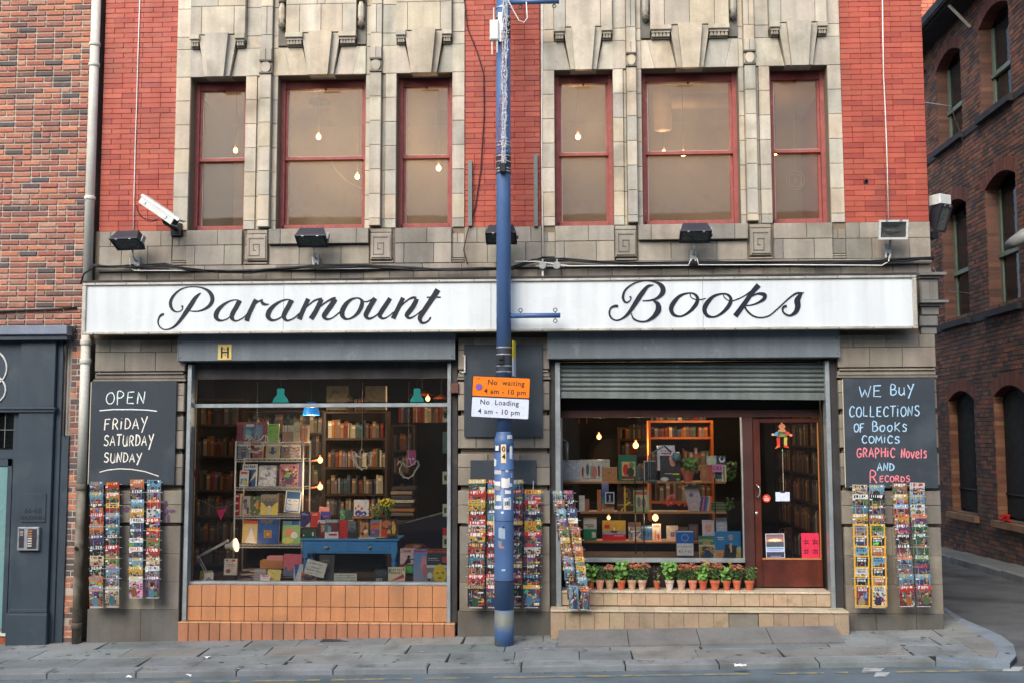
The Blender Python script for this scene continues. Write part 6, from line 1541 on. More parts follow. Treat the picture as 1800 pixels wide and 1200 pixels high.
def rack(desc, where, cols, rows, kind, specs, Y0, lean=0, yaw=0, cw=26, hlast=37, group=None, step=.009, H=None, skip=()):
 """cols: x of each column's left edge at the first row; rows: y of each cover's top"""
 nr = len(rows); rk = thing('comic_rack', desc, 'rack', tuple(P(cols[0]+cw, rows[-1]+hlast, Y0)))
 wires = MB()
 for ci, cx in enumerate(cols):
  for ri, ry in enumerate(rows):
   if (ci, ri) in skip: continue
   t = ri/(nr-1); Y = Y0-step*ri
   px = cx+lean*t; width = cw
   p = P(px+width/2, ry, Y); W = (P(px+width, ry, Y)-P(px, ry, Y)).length*.97
   hh = H or (P(px, ry+hlast, Y)-P(px, ry, Y)).length
   sp = specs.get((ci, ri), {}); seed = int(abs(p.x)*1000)+ri*37+ci*11
   kd = sp.get('kind', kind)
   img = comic_img(seed, sp.get('t', ''), sp.get('bg'), sp.get('tc'), kd)
   mb = cover_mb(img, W*random.uniform(.95, 1.0), hh, .004, curve=random.choice([0, .004, .009, -.004]))
   nm = {'comic': 'comic_book', 'mag': 'magazine', 'geo': 'magazine'}[kd]
   o = mb.build(nm, M['print'], local=True); rz = random.uniform(-1.6, 1.6)
   o.location = (p.x, Y, p.z-hh+random.uniform(-.005, .006)); o.rotation_euler = (math.radians(3+random.uniform(-1, 1)), math.radians(rz), math.radians(yaw+random.uniform(-2, 2)))
   col = CN[dominant(img)] if kd != 'geo' else 'yellow-bordered'
   cname = (['left', 'right'] if len(cols) == 2 else ['first', 'second', 'third', 'fourth'])[ci]
   tt = f" titled {sp['t']}" if sp.get('t') else ''
   what = {'comic': 'comic', 'mag': 'magazine', 'geo': 'magazine'}[kd]
   tag(o, f"{col} {what}{tt}, {ORD[ri] if ri < nr-1 else 'bottom'} in {cname} column {where}", 'comic' if kd == 'comic' else 'magazine', group or f"comics and magazines {where}")
   # wire across the pocket
   if True:
    a = P(px-2.5, ry+4.5, Y-.012); b = P(px+width+2.5, ry+4.5, Y-.012)
    cyaw = math.cos(math.radians(yaw));
    wires.tube([(a.x, a.y, a.z), (b.x, b.y, b.z)], .0022, 4)
    for u in (.25, .75):
     q = P(px+width*u, ry+5, Y-.01); wires.tube([(q.x, q.y, q.z), (q.x, q.y-.004, q.z-.10)], .0018, 4)
 # uprights at the back
 wo = wires.build('wire_pockets', M['wire'], rk)
 for ci, cx in enumerate(cols):
  mb = MB(); mb.tube([P(cx+cw/2, rows[0]+2, Y0+.02), P(cx+cw/2+lean, rows[-1]+hlast-4, Y0+.02-step*nr)], .005, 6); mb.build('upright', M['wire'], rk)
  mb = MB(); q = P(cx+cw/2+lean, rows[-1]+hlast, Y0-step*(nr-1)); mb.box(q.x-.07, q.x+.07, q.y-.012, q.y+.02, q.z-.008, q.z-.002); mb.build('foot_shelf', M['wire'], rk)
 return rk
def sp(**k): return k
random.seed(50)
rk1 = rack('wire comic rack nearest the drainpipe under the opening days chalkboard', 'of rack beside the drainpipe', [159, 187], [846, 864, 883, 901, 920, 939, 957, 976, 994, 1011, 1029], 'comic',
  {(0, 1): sp(bg=9), (1, 0): sp(bg=0), (1, 1): sp(bg=10), (1, 2): sp(bg=0, tc=1), (0, 0): sp(bg=3), (0, 3): sp(bg=0), (0, 4): sp(bg=10, tc=3), (1, 4): sp(bg=3), (1, 5): sp(t='XERO', bg=7, tc=6), (0, 6): sp(t='ALIEN', bg=7, tc=6), (1, 6): sp(bg=0), (1, 7): sp(bg=11), (0, 8): sp(t='XERO', bg=7, tc=6), (1, 8): sp(t='LAUGH', bg=9, tc=0), (0, 9): sp(bg=10, tc=3), (1, 9): sp(bg=15), (0, 10): sp(t='LAUGH', bg=10, tc=0), (1, 10): sp(t='LAUGH', bg=14, tc=3)}, -.10, lean=-1, cw=25, hlast=36)
rk2 = rack('wire comic rack beside the purple stencil under the opening days chalkboard', 'of rack by the purple stencil', [230, 259], [842, 860, 877, 893, 910, 927, 944, 961, 979, 995, 1012], 'comic',
  {(0, 0): sp(t='JSA', bg=10, tc=6), (1, 0): sp(bg=9), (0, 1): sp(t='BTRN', bg=7), (1, 1): sp(bg=15), (0, 2): sp(bg=9), (1, 2): sp(bg=0), (0, 3): sp(bg=1), (1, 3): sp(bg=6), (0, 4): sp(bg=2), (1, 4): sp(bg=7), (0, 5): sp(bg=13), (1, 5): sp(bg=0), (1, 7): sp(bg=0), (0, 8): sp(bg=9), (1, 10): sp(bg=5, tc=2), (0, 10): sp(bg=6, tc=1)}, -.10, lean=-3, cw=25, hlast=37)
rk3 = rack('wide wire magazine rack on the middle pillar behind the lamp post', 'of rack behind the lamp post', [824, 857, 890, 922], [842, 860, 878, 896, 915, 934, 953, 972, 990, 1008, 1027], 'mag',
  {(0, 0): sp(t='DIVAS', bg=4, tc=6), (0, 2): sp(t='WREST', bg=1, tc=4), (0, 3): sp(bg=0), (0, 1): sp(bg=0), (0, 5): sp(bg=1), (0, 6): sp(bg=0, tc=1), (0, 8): sp(bg=8), (0, 9): sp(bg=0), (0, 10): sp(t='EXODUS', bg=7, tc=1), (2, 1): sp(bg=3), (3, 2): sp(t='WWF', bg=0, tc=6), (3, 3): sp(t='WWF', bg=7), (3, 4): sp(t='MIX', bg=1, tc=0), (3, 5): sp(t='WWF', bg=12), (3, 6): sp(bg=6, tc=0), (3, 7): sp(t='WWF', bg=12), (3, 8): sp(t='WWF', bg=7), (3, 9): sp(t='POWER', bg=7, tc=9), (3, 10): sp(t='FREE', bg=2, tc=1), (2, 10): sp(bg=7), (3, 1): sp(bg=15, tc=0)}, -.10, lean=-3, cw=31, hlast=39, skip={(3, 0)})
geo = {}
for r_, (a, b) in enumerate(((14, 9), (11, 7), (3, 13), (1, 8), (15, 11), (13, 7), (9, 8), (7, 9), (6, 7), (7, 8), (12, 6))):
 for c_, v in ((0, a), (1, b)): geo[(c_, r_)] = sp(bg=v) if r_ < 4 else sp(bg=v, kind='geo', tc=6 if v not in (6, 9, 11, 15) else 7)
rk4 = rack('wire rack of yellow-bordered magazines under the buying chalkboard', 'of rack of yellow-bordered magazines', [1496, 1526], [850, 868, 887, 903, 921, 940, 958, 976, 995, 1011, 1028], 'comic', geo, -.10, lean=5, cw=28, hlast=38)
rk5 = rack('wire comic rack at the alley end of the right pillar', 'of rack at the alley corner', [1567, 1597], [848, 868, 886, 902, 920, 937, 956, 975, 991, 1007, 1027], 'comic',
  {(0, 0): sp(bg=8), (1, 0): sp(bg=6, tc=0), (0, 2): sp(t='X-CAL', bg=0, tc=6), (0, 3): sp(bg=1), (1, 4): sp(bg=4), (0, 4): sp(bg=5), (1, 5): sp(bg=4), (0, 6): sp(bg=12), (1, 7): sp(t='EXCAL', bg=11, tc=12), (0, 8): sp(t='TITAN', bg=15), (1, 8): sp(bg=13), (0, 9): sp(bg=9), (1, 9): sp(bg=9), (0, 10): sp(bg=0, tc=6), (1, 10): sp(bg=5)}, -.10, lean=13, cw=27, hlast=37)
# rack hung across the corner of the doorway
rows6 = [861, 876, 893, 909, 925, 944, 960, 978, 994, 1012, 1029]
rk6 = rack('tall wire comic rack leaning at the shutter track beside the flower pots', 'of rack by the flower pots', [972, 991], rows6, 'comic',
  {(0, 0): sp(bg=9), (1, 0): sp(bg=5), (0, 1): sp(t='JLA', bg=8, tc=1), (1, 1): sp(t='JLA', bg=7, tc=6), (0, 2): sp(t='JLA', bg=9, tc=6), (1, 2): sp(t='JLA', bg=2, tc=6), (0, 3): sp(t='JUST', bg=5), (1, 3): sp(t='JUST', bg=8, tc=1), (0, 4): sp(bg=11), (1, 4): sp(bg=10), (0, 5): sp(bg=1), (1, 5): sp(bg=15, tc=1), (0, 6): sp(t='JLA', bg=8, tc=1), (1, 6): sp(t='JLA', bg=10, tc=1), (0, 7): sp(t='JLA', bg=9), (1, 7): sp(t='JLA', bg=15), (0, 8): sp(bg=3), (1, 8): sp(bg=14), (0, 9): sp(t='JLA', bg=7, tc=1), (1, 9): sp(bg=9), (0, 10): sp(t='JLA', bg=9, tc=7), (1, 10): sp(bg=5)}, -.20, lean=27, cw=19, hlast=41, yaw=-22, step=.012)
# purple stencil on the stone, as sprayed paint
stn = mat('purple spray paint', (96, 66, 100), rough=.8, var=.2, vscale=25, dirt=(128, 120, 108), dirt_amt=.5, dscale=18)
mb = MB()
for (cx_, cy_, rx, ry) in ((292, 884, 2.8, 5.5), (290, 898, 6, 6), (302, 897, 6.5, 2.5), (284, 910, 3, 7), (296, 911, 2.4, 8), (278, 895, 6, 3), (222, 894, 6, 5)):
 ring = []
 for k in range(12): q = P(cx_+rx*math.cos(2*PI*k/12), cy_-ry*math.sin(2*PI*k/12), -.0592); ring.append(q)
 y = -.0594-.0004*(len(mb.f)); mb.face([(q.x, y, q.z) for q in ring])
mb.build('purple_stencil', stn, shop)
# ================================================================== generic book helpers for the windows
SEEN = {}
def dbook(px0, py0, px1, py1, Y, img, label, name='book', T=.02, tilt=-6, yaw=0, cat='book', group=None, roll=0, m='print'):
 """a book or card standing on whatever is at its foot"""
 c = P((px0+px1)/2, py1, Y); W = (P(px1, py1, Y)-P(px0, py1, Y)).length; H = (P(px0, py0, Y)-P(px0, py1, Y)).length
 mb = cover_mb(img, W, H, T); o = mb.build(name, M[m], local=True)
 o.location = c; o.rotation_euler = (math.radians(tilt), math.radians(roll), math.radians(yaw)); tag(o, label, cat, group); return o
def I(w, h, bg, *ops):
 im = Img(w, h, bg)
 for o_ in ops: getattr(im, o_[0])(*o_[1:])
 for k in range(w*h//40): y_, x_ = RS.randint(1, h-1), RS.randint(1, w-1); im.a[y_, x_:x_+RS.randint(1, 4)] *= RS.choice([.75, .85, 1.15])
 return im.noise(.07)
# ================================================================== things in the near (left) window
FL = .546      # display floor
# lamps as real light
def bulb(name, label, p, r=.028, power=14, parent=None, color=(1, .66, .36), cat='light bulb', group=None, soft=.03, gm='bulb'):
 t = thing(name, label, cat, tuple(p), group=group)
 mb = MB(); mb.ball((0, 0, 0), r, 12, sz=1.15); mb.build('glass', M[gm], t, local=True, smooth=True)
 mb = MB(); mb.lathe(0, 0, [(r*.42, r*.9), (r*.45, r*1.9), (r*.3, r*2.0)], 10); mb.build('cap', M['copper'], t, local=True)
 l = bpy.data.lights.new('bulb_light', 'POINT'); l.energy = power; l.color = color; l.shadow_soft_size = soft
 lo = bpy.data.objects.new('bulb_light', l); C.link(lo); lo.parent = t; lo.location = (0, -r*1.6, 0); return t
# bookcases and shelved books
BK = [(150, 120, 90), (120, 60, 46), (86, 92, 80), (64, 70, 84), (168, 150, 120), (140, 44, 40), (90, 72, 60), (60, 56, 54), (190, 176, 150), (110, 100, 88), (70, 90, 84), (150, 96, 56), (120, 110, 120)]
BKN = 'tan,red brown,grey green,slate blue,cream,dark red,brown,black,pale cream,grey,green grey,orange brown,mauve grey'.split(',')
NB = [0]; EXTRA = MB()
NUM = 'first second third fourth fifth sixth seventh eighth ninth tenth eleventh twelfth thirteenth fourteenth fifteenth sixteenth seventeenth eighteenth nineteenth twentieth 21st 22nd 23rd 24th 25th 26th 27th 28th 29th 30th 31st 32nd 33rd 34th 35th'.split()
def shelf_row(x0, x1, z, Y, hmin, hmax, label, group, limit=True, axis='x', dim_tint=1.0, tilt=.12):
 """books side by side; each one is a thing of its own until the limit is reached"""
 x = x0; nb_ = 0
 while x < x1-.03:
  w = random.uniform(.022, .055); h = random.uniform(hmin, hmax); d = random.uniform(.13, .18); bi = random.randrange(len(BK)); c = jit(lin(BK[bi]), .2, .05); c = tuple(v*dim_tint for v in c)  # book colour scaled down to stand for dim light in the shop
  if random.random() < .05: x += random.uniform(.02, .06); continue
  mb = MB(); mb.box(0, w-.002, 0, d, 0, h, ch=.002, col=c)
  # title band on the spine
  if w > .034: mb.box(.003, w-.005, -.0012, .001, h*.72, h*.86, col=tuple(min(1, v*2.2) for v in c));
  R = Matrix.Rotation(random.uniform(-tilt, tilt)*.3 if random.random() < .25 else 0, 4, 'Y')
  if axis == 'x': Tm = Matrix.Translation((x, Y-d+.18, z)) @ R
  else: Tm = Matrix.Translation((Y+d-.18, x, z)) @ Matrix.Rotation(-PI/2, 4, 'Z').inverted() @ R if False else Matrix.Translation((Y, x+w, z)) @ Matrix.Rotation(-PI/2, 4, 'Z') @ R
  if limit:
   o = mb.build('book', M['cloth_book'], local=True); o.matrix_basis = Tm; tag(o, f"{BKN[bi]} book, {NUM[min(nb_, 34)]} {'from the left' if axis == 'x' else 'from the street'} {label}", 'book', group); NB[0] += 1; nb_ += 1
  else:
   mb.xf(Tm); n = len(EXTRA.v); EXTRA.v += mb.v; EXTRA.f += [tuple(i+n for i in f) for f in mb.f]; EXTRA.c += mb.c; EXTRA.m += mb.m
  x += w
def bookcase(label, x0, x1, Y, zs, m, top=None, depth=.24, name='bookcase'):
 t = thing(name, label, 'bookcase', ((x0+x1)/2, Y, zs[0]-.02))
 for x in (x0-.03, x1): mb = MB(); mb.box(x, x+.03, Y-.02, Y+depth, zs[0]-.25, (top or zs[-1]+.3)); mb.build('side_panel', m, t)
 for z in zs+([top] if top else []): mb = MB(); mb.box(x0, x1, Y-.015, Y+depth, z-.028, z-.001); mb.build('shelf', m, t)
 mb = MB(); mb.box(x0, x1, Y+depth, Y+depth+.01, zs[0]-.25, (top or zs[-1]+.3)); mb.build('back_panel', M['room_dark'], t)
 return t
random.seed(61)
YB = 2.0
zrow = [PZ(620, y, YB) for y in (940, 905, 867, 820, 769)]
b0, b1 = PX(573, 800, YB), PX(677, 800, YB)
bookcase('dark bookcase full of old books seen through the middle of the near window', b0, b1, YB, zrow, M['dark_wood'], top=PZ(620, 722, YB))
for i, z in enumerate(zrow): shelf_row(b0+.01, b1-.01, z, YB+.02, .17, .24, f'on the {["lowest", "fourth", "third", "second", "top"][i]} shelf of the dark bookcase', f'books on the dark bookcase, {["lowest", "fourth", "third", "second", "top"][i]} shelf', dim_tint=1.0)
for (pa, pb, ya, yb, lb) in ((575, 611, 678, 720, 'blank beige box file on top of the dark bookcase, beside the near pendant lamps'), (643, 679, 678, 720, 'blank beige box file on top of the dark bookcase, nearest the middle pillar')):
 dbook(pa, ya, pb, yb, YB+.1, I(8, 10, (118, 108, 86)), lb, name='box_file', T=.1, tilt=0, cat='box file', m='matt_print')
shelf_row(PX(606, 720, YB), PX(640, 720, YB), PZ(620, 722, YB), YB+.06, .16, .2, 'between the two beige box files', 'books between the box files', dim_tint=.7)
# dimmer cases either side
b2, b3 = PX(346, 800, 2.3), PX(424, 800, 2.3)
zz2 = [PZ(380, y, 2.3) for y in (990, 950, 905, 860, 800, 745)]
bookcase('dim bookcase behind the desk lamp at the drainpipe end of the window', b2, b3, 2.3, zz2, M['dark_wood'], top=PZ(380, 700, 2.3))
for z in zz2: shelf_row(b2, b3-.01, z, 2.32, .18, .26, '', '', limit=False, dim_tint=.55)
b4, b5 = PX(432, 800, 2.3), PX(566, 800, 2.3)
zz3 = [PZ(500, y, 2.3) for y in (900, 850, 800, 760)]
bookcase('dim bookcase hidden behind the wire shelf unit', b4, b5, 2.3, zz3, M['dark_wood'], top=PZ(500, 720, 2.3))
for z in zz3: shelf_row(b4, b5-.01, z, 2.32, .18, .26, '', '', limit=False, dim_tint=.55)
shelf_row(PX(700, 760, 2.6), PX(790, 760, 2.6), PZ(740, 742, 2.6), 2.6, .2, .3, '', '', limit=False, dim_tint=.8)
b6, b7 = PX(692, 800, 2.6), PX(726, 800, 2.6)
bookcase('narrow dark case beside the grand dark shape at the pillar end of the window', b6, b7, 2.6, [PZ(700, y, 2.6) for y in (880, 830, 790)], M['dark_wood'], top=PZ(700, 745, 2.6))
for y in (880, 830, 790): shelf_row(b6, b7, PZ(700, y, 2.6), 2.62, .18, .24, '', '', limit=False, dim_tint=.7)
# stack of flat books on a stool behind
mb = None
for k in range(7):
 p = P(690+random.uniform(-2, 2), 905-k*7.5, 1.9); m_ = MB(); w = random.uniform(.13, .17)
 m_.box(p.x, p.x+w*2, 1.8, 2.0, p.z, p.z+.04, ch=.004, col=jit(lin(random.choice(BK)), .2)); o = m_.build('book', M['cloth_book'], origin=(p.x, 1.8, p.z)); tag(o, f'thick dark book, {NUM[k]} from the bottom of the tall pile behind the flowers', 'book', 'pile of books behind the flowers'); NB[0] += 1
mb = MB(); p = P(690, 912, 1.9); mb.box(p.x-.05, p.x+.42, 1.78, 2.1, .28, p.z-.002); o = mb.build('crate', M['dark_wood'], origin=(p.x, 1.9, .28)); tag(o, 'dark wooden crate under the pile of books behind the flowers', 'crate')
# wire shelf unit
su = thing('wire_shelf_unit', 'chrome wire shelf unit displaying books in the near window', 'shelf unit', tuple(P(472, 980, .6)))
YS0, YS1 = .50, .84
xs0, xs1 = PX(413, 860, YS0), PX(532, 860, YS0)
zl = [PZ(470, y, YS0) for y in (777, 806, 856, 906, 957)]
for x in (xs0, xs1):
 for y in (YS0, YS1):
  mb = MB(); mb.tube([(x, y, FL), (x, y, zl[0]+.02)], .010, 8); mb.build('post', M['wire'], su, smooth=True)
for z in zl:
 mb = MB()
 for y in (YS0, YS1):
  mb.tube([(xs0, y, z), (xs1, y, z)], .004, 5); mb.tube([(xs0, y, z-.03), (xs1, y, z-.03)], .004, 5)
  n = 26
  for k in range(n):
   xa = xs0+(xs1-xs0)*k/n; xb = xs0+(xs1-xs0)*(k+1)/n
   mb.tube([(xa, y, z-.03 if k % 2 else z), (xb, y, z if k % 2 else z-.03)], .0025, 3)
 for k in range(18): x = xs0+(xs1-xs0)*(k+.5)/18; mb.tube([(x, YS0, z), (x, YS1, z)], .0025, 3)
 mb.build('wire_shelf', M['wire'], su)
W_ = (225, 225, 220)
Y1 = .60
def cov(seed, bg, **k): return comic_img(seed, k.get('t', ''), bg, k.get('tc'), k.get('kind', 'mag'), 24, 32)
DB = dbook
# top
DB(416, 741, 470, 775, Y1, I(40, 26, (126, 40, 56), ('rect', .22, .16, .86, .9, (86, 116, 140)), ('rect', .3, .12, .55, .25, (190, 205, 210)), ('ell', .38, .62, .1, .25, (120, 170, 176)), ('ell', .7, .5, .14, .25, (110, 140, 160))), 'wide maroon and blue picture book on top of the wire shelves', T=.03)
DB(470, 744, 490, 775, Y1, I(20, 30, (132, 190, 70), ('rect', .1, .08, .9, .12, (100, 150, 60))), 'bright green notepad on top of the wire shelves', T=.02)
DB(497, 747, 517, 776, Y1+.05, I(18, 26, (150, 120, 96), ('rect', 0, .0, 1, .4, (186, 176, 156)), ('rect', .1, 0, .14, .4, (110, 90, 70)), ('rect', .4, 0, .44, .4, (110, 90, 70)), ('rect', .7, 0, .74, .4, (110, 90, 70))), 'tan paper packet of pamphlets on top of the wire shelves', T=.05)
DB(517, 742, 528, 776, Y1+.02, I(8, 24, (166, 160, 128)), 'tall pale olive book on top of the wire shelves', T=.1);
for k in range(2): DB(531+k*6, 746, 536+k*6, 777, Y1+.02, I(4, 20, (176, 120, 84), ('rect', 0, .1, 1, .2, (210, 190, 150))), ['left', 'right'][k]+' of two narrow tan books standing at the end of the top wire shelf', T=.1, group='two narrow tan books')
# row two
r1 = [(418, 779, 439, (110, 124, 140), 'grey blue patterned book'), (445, 781, 462, (176, 60, 44), 'small red and cream book'), (467, 779, 491, (170, 160, 120), 'beige book with a dark blue figure'), (494, 780, 509, (116, 90, 70), 'small brown book'), (510, 780, 528, (196, 160, 160), 'pale pink book with red mark')]
for k, (a, y, b, c, lb) in enumerate(r1):
 im = Img(18, 22, c); art(im, np.random.RandomState(70+k), .2, 3, .6) if k != 2 else (im.ell(.5, .5, .12, .3, (50, 60, 110)), im.ell(.5, .6, .3, .07, (50, 60, 110))); im.rect(.1, .05, .9, .16, (215, 205, 190)); DB(a, y, b, 804, Y1, im.noise(.05), f'{lb} on the second wire shelf')
# row three
im = I(30, 38, (38, 84, 140), ('rect', 0, 0, 1, .24, (222, 226, 222)), ('rect', .55, .25, .62, .95, (30, 40, 70)), ('tri', [(.4, .95), (.9, .3), (.95, .5)], (210, 200, 150)), ('rect', .0, .24, .05, 1, (230, 230, 225)), ('rect', .94, .24, 1, 1, (230, 230, 225))); im.txt('BATMAN', 3, 2, (30, 50, 90))
DB(425, 815, 451, 854, Y1, im, 'blue book with white BATMAN heading on the third wire shelf', T=.015)
DB(421, 826, 436, 854, Y1-.06, I(16, 26, (206, 206, 196), ('rect', .1, .06, .9, .22, (200, 60, 50)), ('rect', .1, .5, .9, .9, (80, 150, 180)), ('tri', [(.2, .9), (.5, .5), (.9, .8)], (220, 190, 80))), 'small pamphlet with red heading leaning in front of the blue book')
im = Img(30, 36, (190, 190, 186)); r_ = np.random.RandomState(4)
for k in range(60): im.tri([(r_.rand(), r_.rand()), (r_.rand(), r_.rand()), (r_.rand(), r_.rand())] if False else [(lambda x, y: (x, y))(*(r_.rand(2))), tuple(r_.rand(2)), tuple(r_.rand(2))], (220, 218, 206) if k % 3 else (150, 140, 150)) if k < 22 else im.ell(r_.rand(), r_.rand(), .03, .1, (240, 240, 236), r_.rand()*3)
DB(454, 817, 485, 854, Y1, im, 'comic in a shiny crinkled plastic bag on the third wire shelf', T=.008)
im = Img(30, 34, (176, 120, 130)); art(im, np.random.RandomState(91), .1, 12, .7); im.ell(.45, .5, .12, .12, (80, 170, 70)); DB(491, 815, 523, 854, Y1, im.noise(.08), 'busy pink and green comic album on the third wire shelf', yaw=4)
DB(520, 813, 533, 854, Y1+.04, I(10, 24, (96, 84, 130)), 'purple book partly hidden behind the pink album')
# row four
im = I(10, 34, (150, 24, 40));
for y in (.06, .38, .72): im.ell(.5, y+.05, .28, .05, (226, 200, 190))
DB(413, 867, 424, 905, Y1, im, 'thick red book with pale emblems on its spine, fourth wire shelf', T=.12, tilt=-2)
DB(425, 871, 439, 904, Y1, I(16, 30, (170, 158, 156), ('ell', .4, .3, .25, .15, (60, 54, 60)), ('ell', .45, .5, .22, .2, (110, 100, 100)), ('rect', .6, .6, .9, .95, (70, 60, 60))), 'grey photograph-covered book on the fourth wire shelf', T=.02)
im = Img(22, 30, (92, 106, 60)); [im.ell(RS.rand(), RS.rand(), .05, .07, (180, 186, 160), RS.rand()*3) for _ in range(10)]; im.ell(.6, .5, .14, .2, (226, 140, 40)); DB(439, 871, 460, 904, Y1+.01, im, 'olive book with pale leaves and an orange shape, fourth wire shelf')
im = I(30, 36, (232, 208, 88), ('rect', 0, 0, 1, .34, (156, 144, 116)), ('tri', [(0, .34), (1, .34), (.5, .72)], (110, 98, 90)), ('ell', .5, .62, .09, .07, (225, 225, 215)), ('rect', .44, .66, .56, 1, (200, 200, 196)));
for k in range(8): im.rect(.05+k*.115, .2, .1+k*.115, .32, (90, 80, 60))
DB(458, 868, 488, 904, Y1-.02, im, 'yellow and grey book with a small white figure on the fourth wire shelf')
DB(499, 862, 527, 900, Y1-.03, I(26, 36, (236, 238, 236), ('rect', .06, .04, .94, .96, (60, 110, 160)), ('rect', .10, .08, .90, .34, (52, 100, 156)), ('rect', .12, .36, .88, .92, (228, 232, 236)), ('rect', .2, .45, .4, .48, (120, 140, 160)), ('rect', .55, .45, .8, .48, (120, 140, 160)), ('rect', .2, .6, .45, .63, (120, 140, 160))), 'white framed certificate with blue top leaning on the fourth wire shelf', name='framed_certificate', cat='frame', roll=4, T=.015)
# row five
im = Img(28, 36, (214, 190, 110)); im.rect(0, 0, 1, .14, (206, 90, 60)); im.ell(.55, .45, .2, .25, (190, 176, 170)); im.tri([(.2, 1), (.55, .3), (.9, 1)], (226, 222, 216)); DB(425, 914, 453, 954, Y1, im.noise(.06), 'yellow comic with a pale figure on the lowest wire shelf', roll=2)
im = I(36, 44, (34, 84, 156)); im.txt('ISLAM', 5, 4, (150, 130, 80)); im.txt('ISLAM', 6, 4, (150, 130, 80)); im.rect(.3, .48, .68, .78, (176, 138, 62)); im.ell(.49, .63, .13, .11, (120, 90, 40)); im.ell(.49, .63, .09, .075, (200, 160, 80))
DB(452, 909, 490, 955, Y1-.01, im, 'large blue Islam book with gold emblem on the lowest wire shelf', T=.03)
im = Img(30, 36, (150, 196, 120)); im.rect(0, 0, 1, .2, (120, 176, 200)); im.ell(.4, .5, .3, .16, (232, 150, 110)); im.ell(.65, .62, .2, .14, (236, 236, 226)); im.ell(.3, .85, .3, .12, (220, 210, 110)); im.rect(.5, .0, .9, .16, (60, 90, 170)); DB(496, 915, 528, 955, Y1, im.noise(.05), 'pastel children\'s book on the lowest wire shelf')
# navy and red booklets at the table end
im = I(20, 30, (40, 40, 104), ('rect', .1, .12, .5, .16, (190, 190, 220)), ('rect', .1, .2, .8, .24, (190, 190, 220)), ('tri', [(.5, 1), (1, .7), (1, 1)], (220, 220, 226))); DB(528, 898, 545, 925, .42, im, 'navy booklet with a white corner standing behind the green box')
im = I(18, 26, (214, 40, 34), ('rect', .15, .12, .8, .15, (240, 200, 190)), ('rect', .15, .2, .7, .23, (240, 200, 190))); DB(546, 899, 562, 925, .42, im, 'plain bright red booklet beside the navy booklet')
mb = MB(); a, b = P(527, 945, .42), P(562, 926, .47); mb.box(a.x, b.x, .43, .50, a.z, b.z, ch=.003); o = mb.build('box', M['dark_wood'], origin=(a.x, .45, a.z)); tag(o, 'small dark box on the blue table under the navy and red booklets', 'box')
# blue table
YT = .34
tb = thing('blue_table', 'bright blue painted table with two drawers and turned legs in the near window', 'table', tuple(P(615, 1010, YT+.2)))
tx0, tx1 = PX(529, 946, YT), PX(700, 946, YT); tz = PZ(615, 946, YT)
def tbx(name, m, *b, ch=0, parent=None): mb = MB(); mb.box(*b, ch=ch); return mb.build(name, m, parent or tb)
tbx('tabletop', M['table_blue'], tx0-.0, tx1+.01, YT-.02, YT+.42, tz-.022, tz, ch=.004)
za = PZ(615, 972, YT)
tbx('apron', M['table_blue'], tx0+.02, tx1-.01, YT, YT+.40, za, tz-.023, ch=.002)
for (pa, pb) in ((538, 611), (615, 686)):
 dr = tbx('drawer', M['table_blue'], PX(pa, 960, YT), PX(pb, 960, YT), YT-.008, YT-.0005, za+.022, tz-.038, ch=.003)
 c = (PX(pa, 960, YT)+PX(pb, 960, YT))/2; zc_ = (za+tz)/2-.012
 mb = MB(); mb.lathe(c, YT-.02, [(.004, zc_-.014), (.024, zc_-.01), (.028, zc_+.004), (.006, zc_+.01)], 12); mb.build('cup_handle', M['putty'], dr)
 mb = MB(); mb.ball((c, YT-.009, zc_+.035), .005, 6); mb.build('keyhole', M['iron'], dr)
for x in (PX(536, 980, YT), PX(692, 980, YT)):
 for y in (YT+.03, YT+.36):
  mb = MB(); mb.box(x-.028, x+.028, y-.028, y+.028, za-.04, tz-.03, ch=.003)
  z = za-.04; mb.lathe(x, y, [(.014, FL), (.02, FL+.05), (.026, z-.14), (.030, z-.06), (.020, z-.05), (.028, z-.035), (.018, z-.025), (.03, z-.012), (.026, z)], 14); mb.build('leg', M['table_blue'], tb)
ZT_ = tz
YF = .38
def onT(px0, py0, px1, img, label, Y=YF, py1=945.5, **k): return DB(px0, py0, px1, py1, Y, img, label, **k)
im = I(22, 14, (24, 84, 60), ('rect', .75, .3, .85, .7, (226, 226, 220)), ('rect', .05, .6, .12, .75, (226, 226, 220))); onT(532, 930, 555, im, 'flat dark green box with pale letters on the blue table', T=.03, cat='box', name='box')
im = I(12, 32, (120, 30, 36), ('ell', .6, .45, .35, .2, (206, 150, 130)), ('rect', 0, 0, 1, .18, (220, 214, 206)), ('ell', .2, .5, .2, .4, (50, 26, 24))); onT(558, 913, 572, im, 'dark red paperback with a woman\'s face on the blue table')
im = I(26, 40, (110, 40, 44), ('rect', 0, .66, 1, 1, (230, 230, 226)), ('rect', 0, 0, 1, .17, (150, 160, 160)), ('ell', .2, .5, .25, .2, (120, 170, 180)), ('rect', .0, .2, .2, .66, (60, 110, 120)), ('rect', .3, .76, .9, .84, (200, 40, 50))); im.txt('INKER', 3, 1, (226, 226, 220)); onT(571, 912, 595, im, 'novel with grey heading and white foot panel on the blue table', Y=YF-.03)
onT(595, 913, 611, I(12, 24, (206, 28, 34)), 'plain bright red hardback on the blue table', T=.03)
im = I(18, 30, (120, 124, 128), ('rect', 0, .55, 1, 1, (50, 54, 58)), ('ell', .5, .5, .4, .12, (86, 90, 94)), ('rect', .4, .16, .95, .19, (70, 70, 76))); onT(611, 916, 626, im, 'grey and black photographic book beside the red hardback', T=.02, Y=YF-.01)
onT(626, 916, 631, I(4, 20, (24, 34, 32)), 'dark book spine between the grey book and the tan book', T=.08)
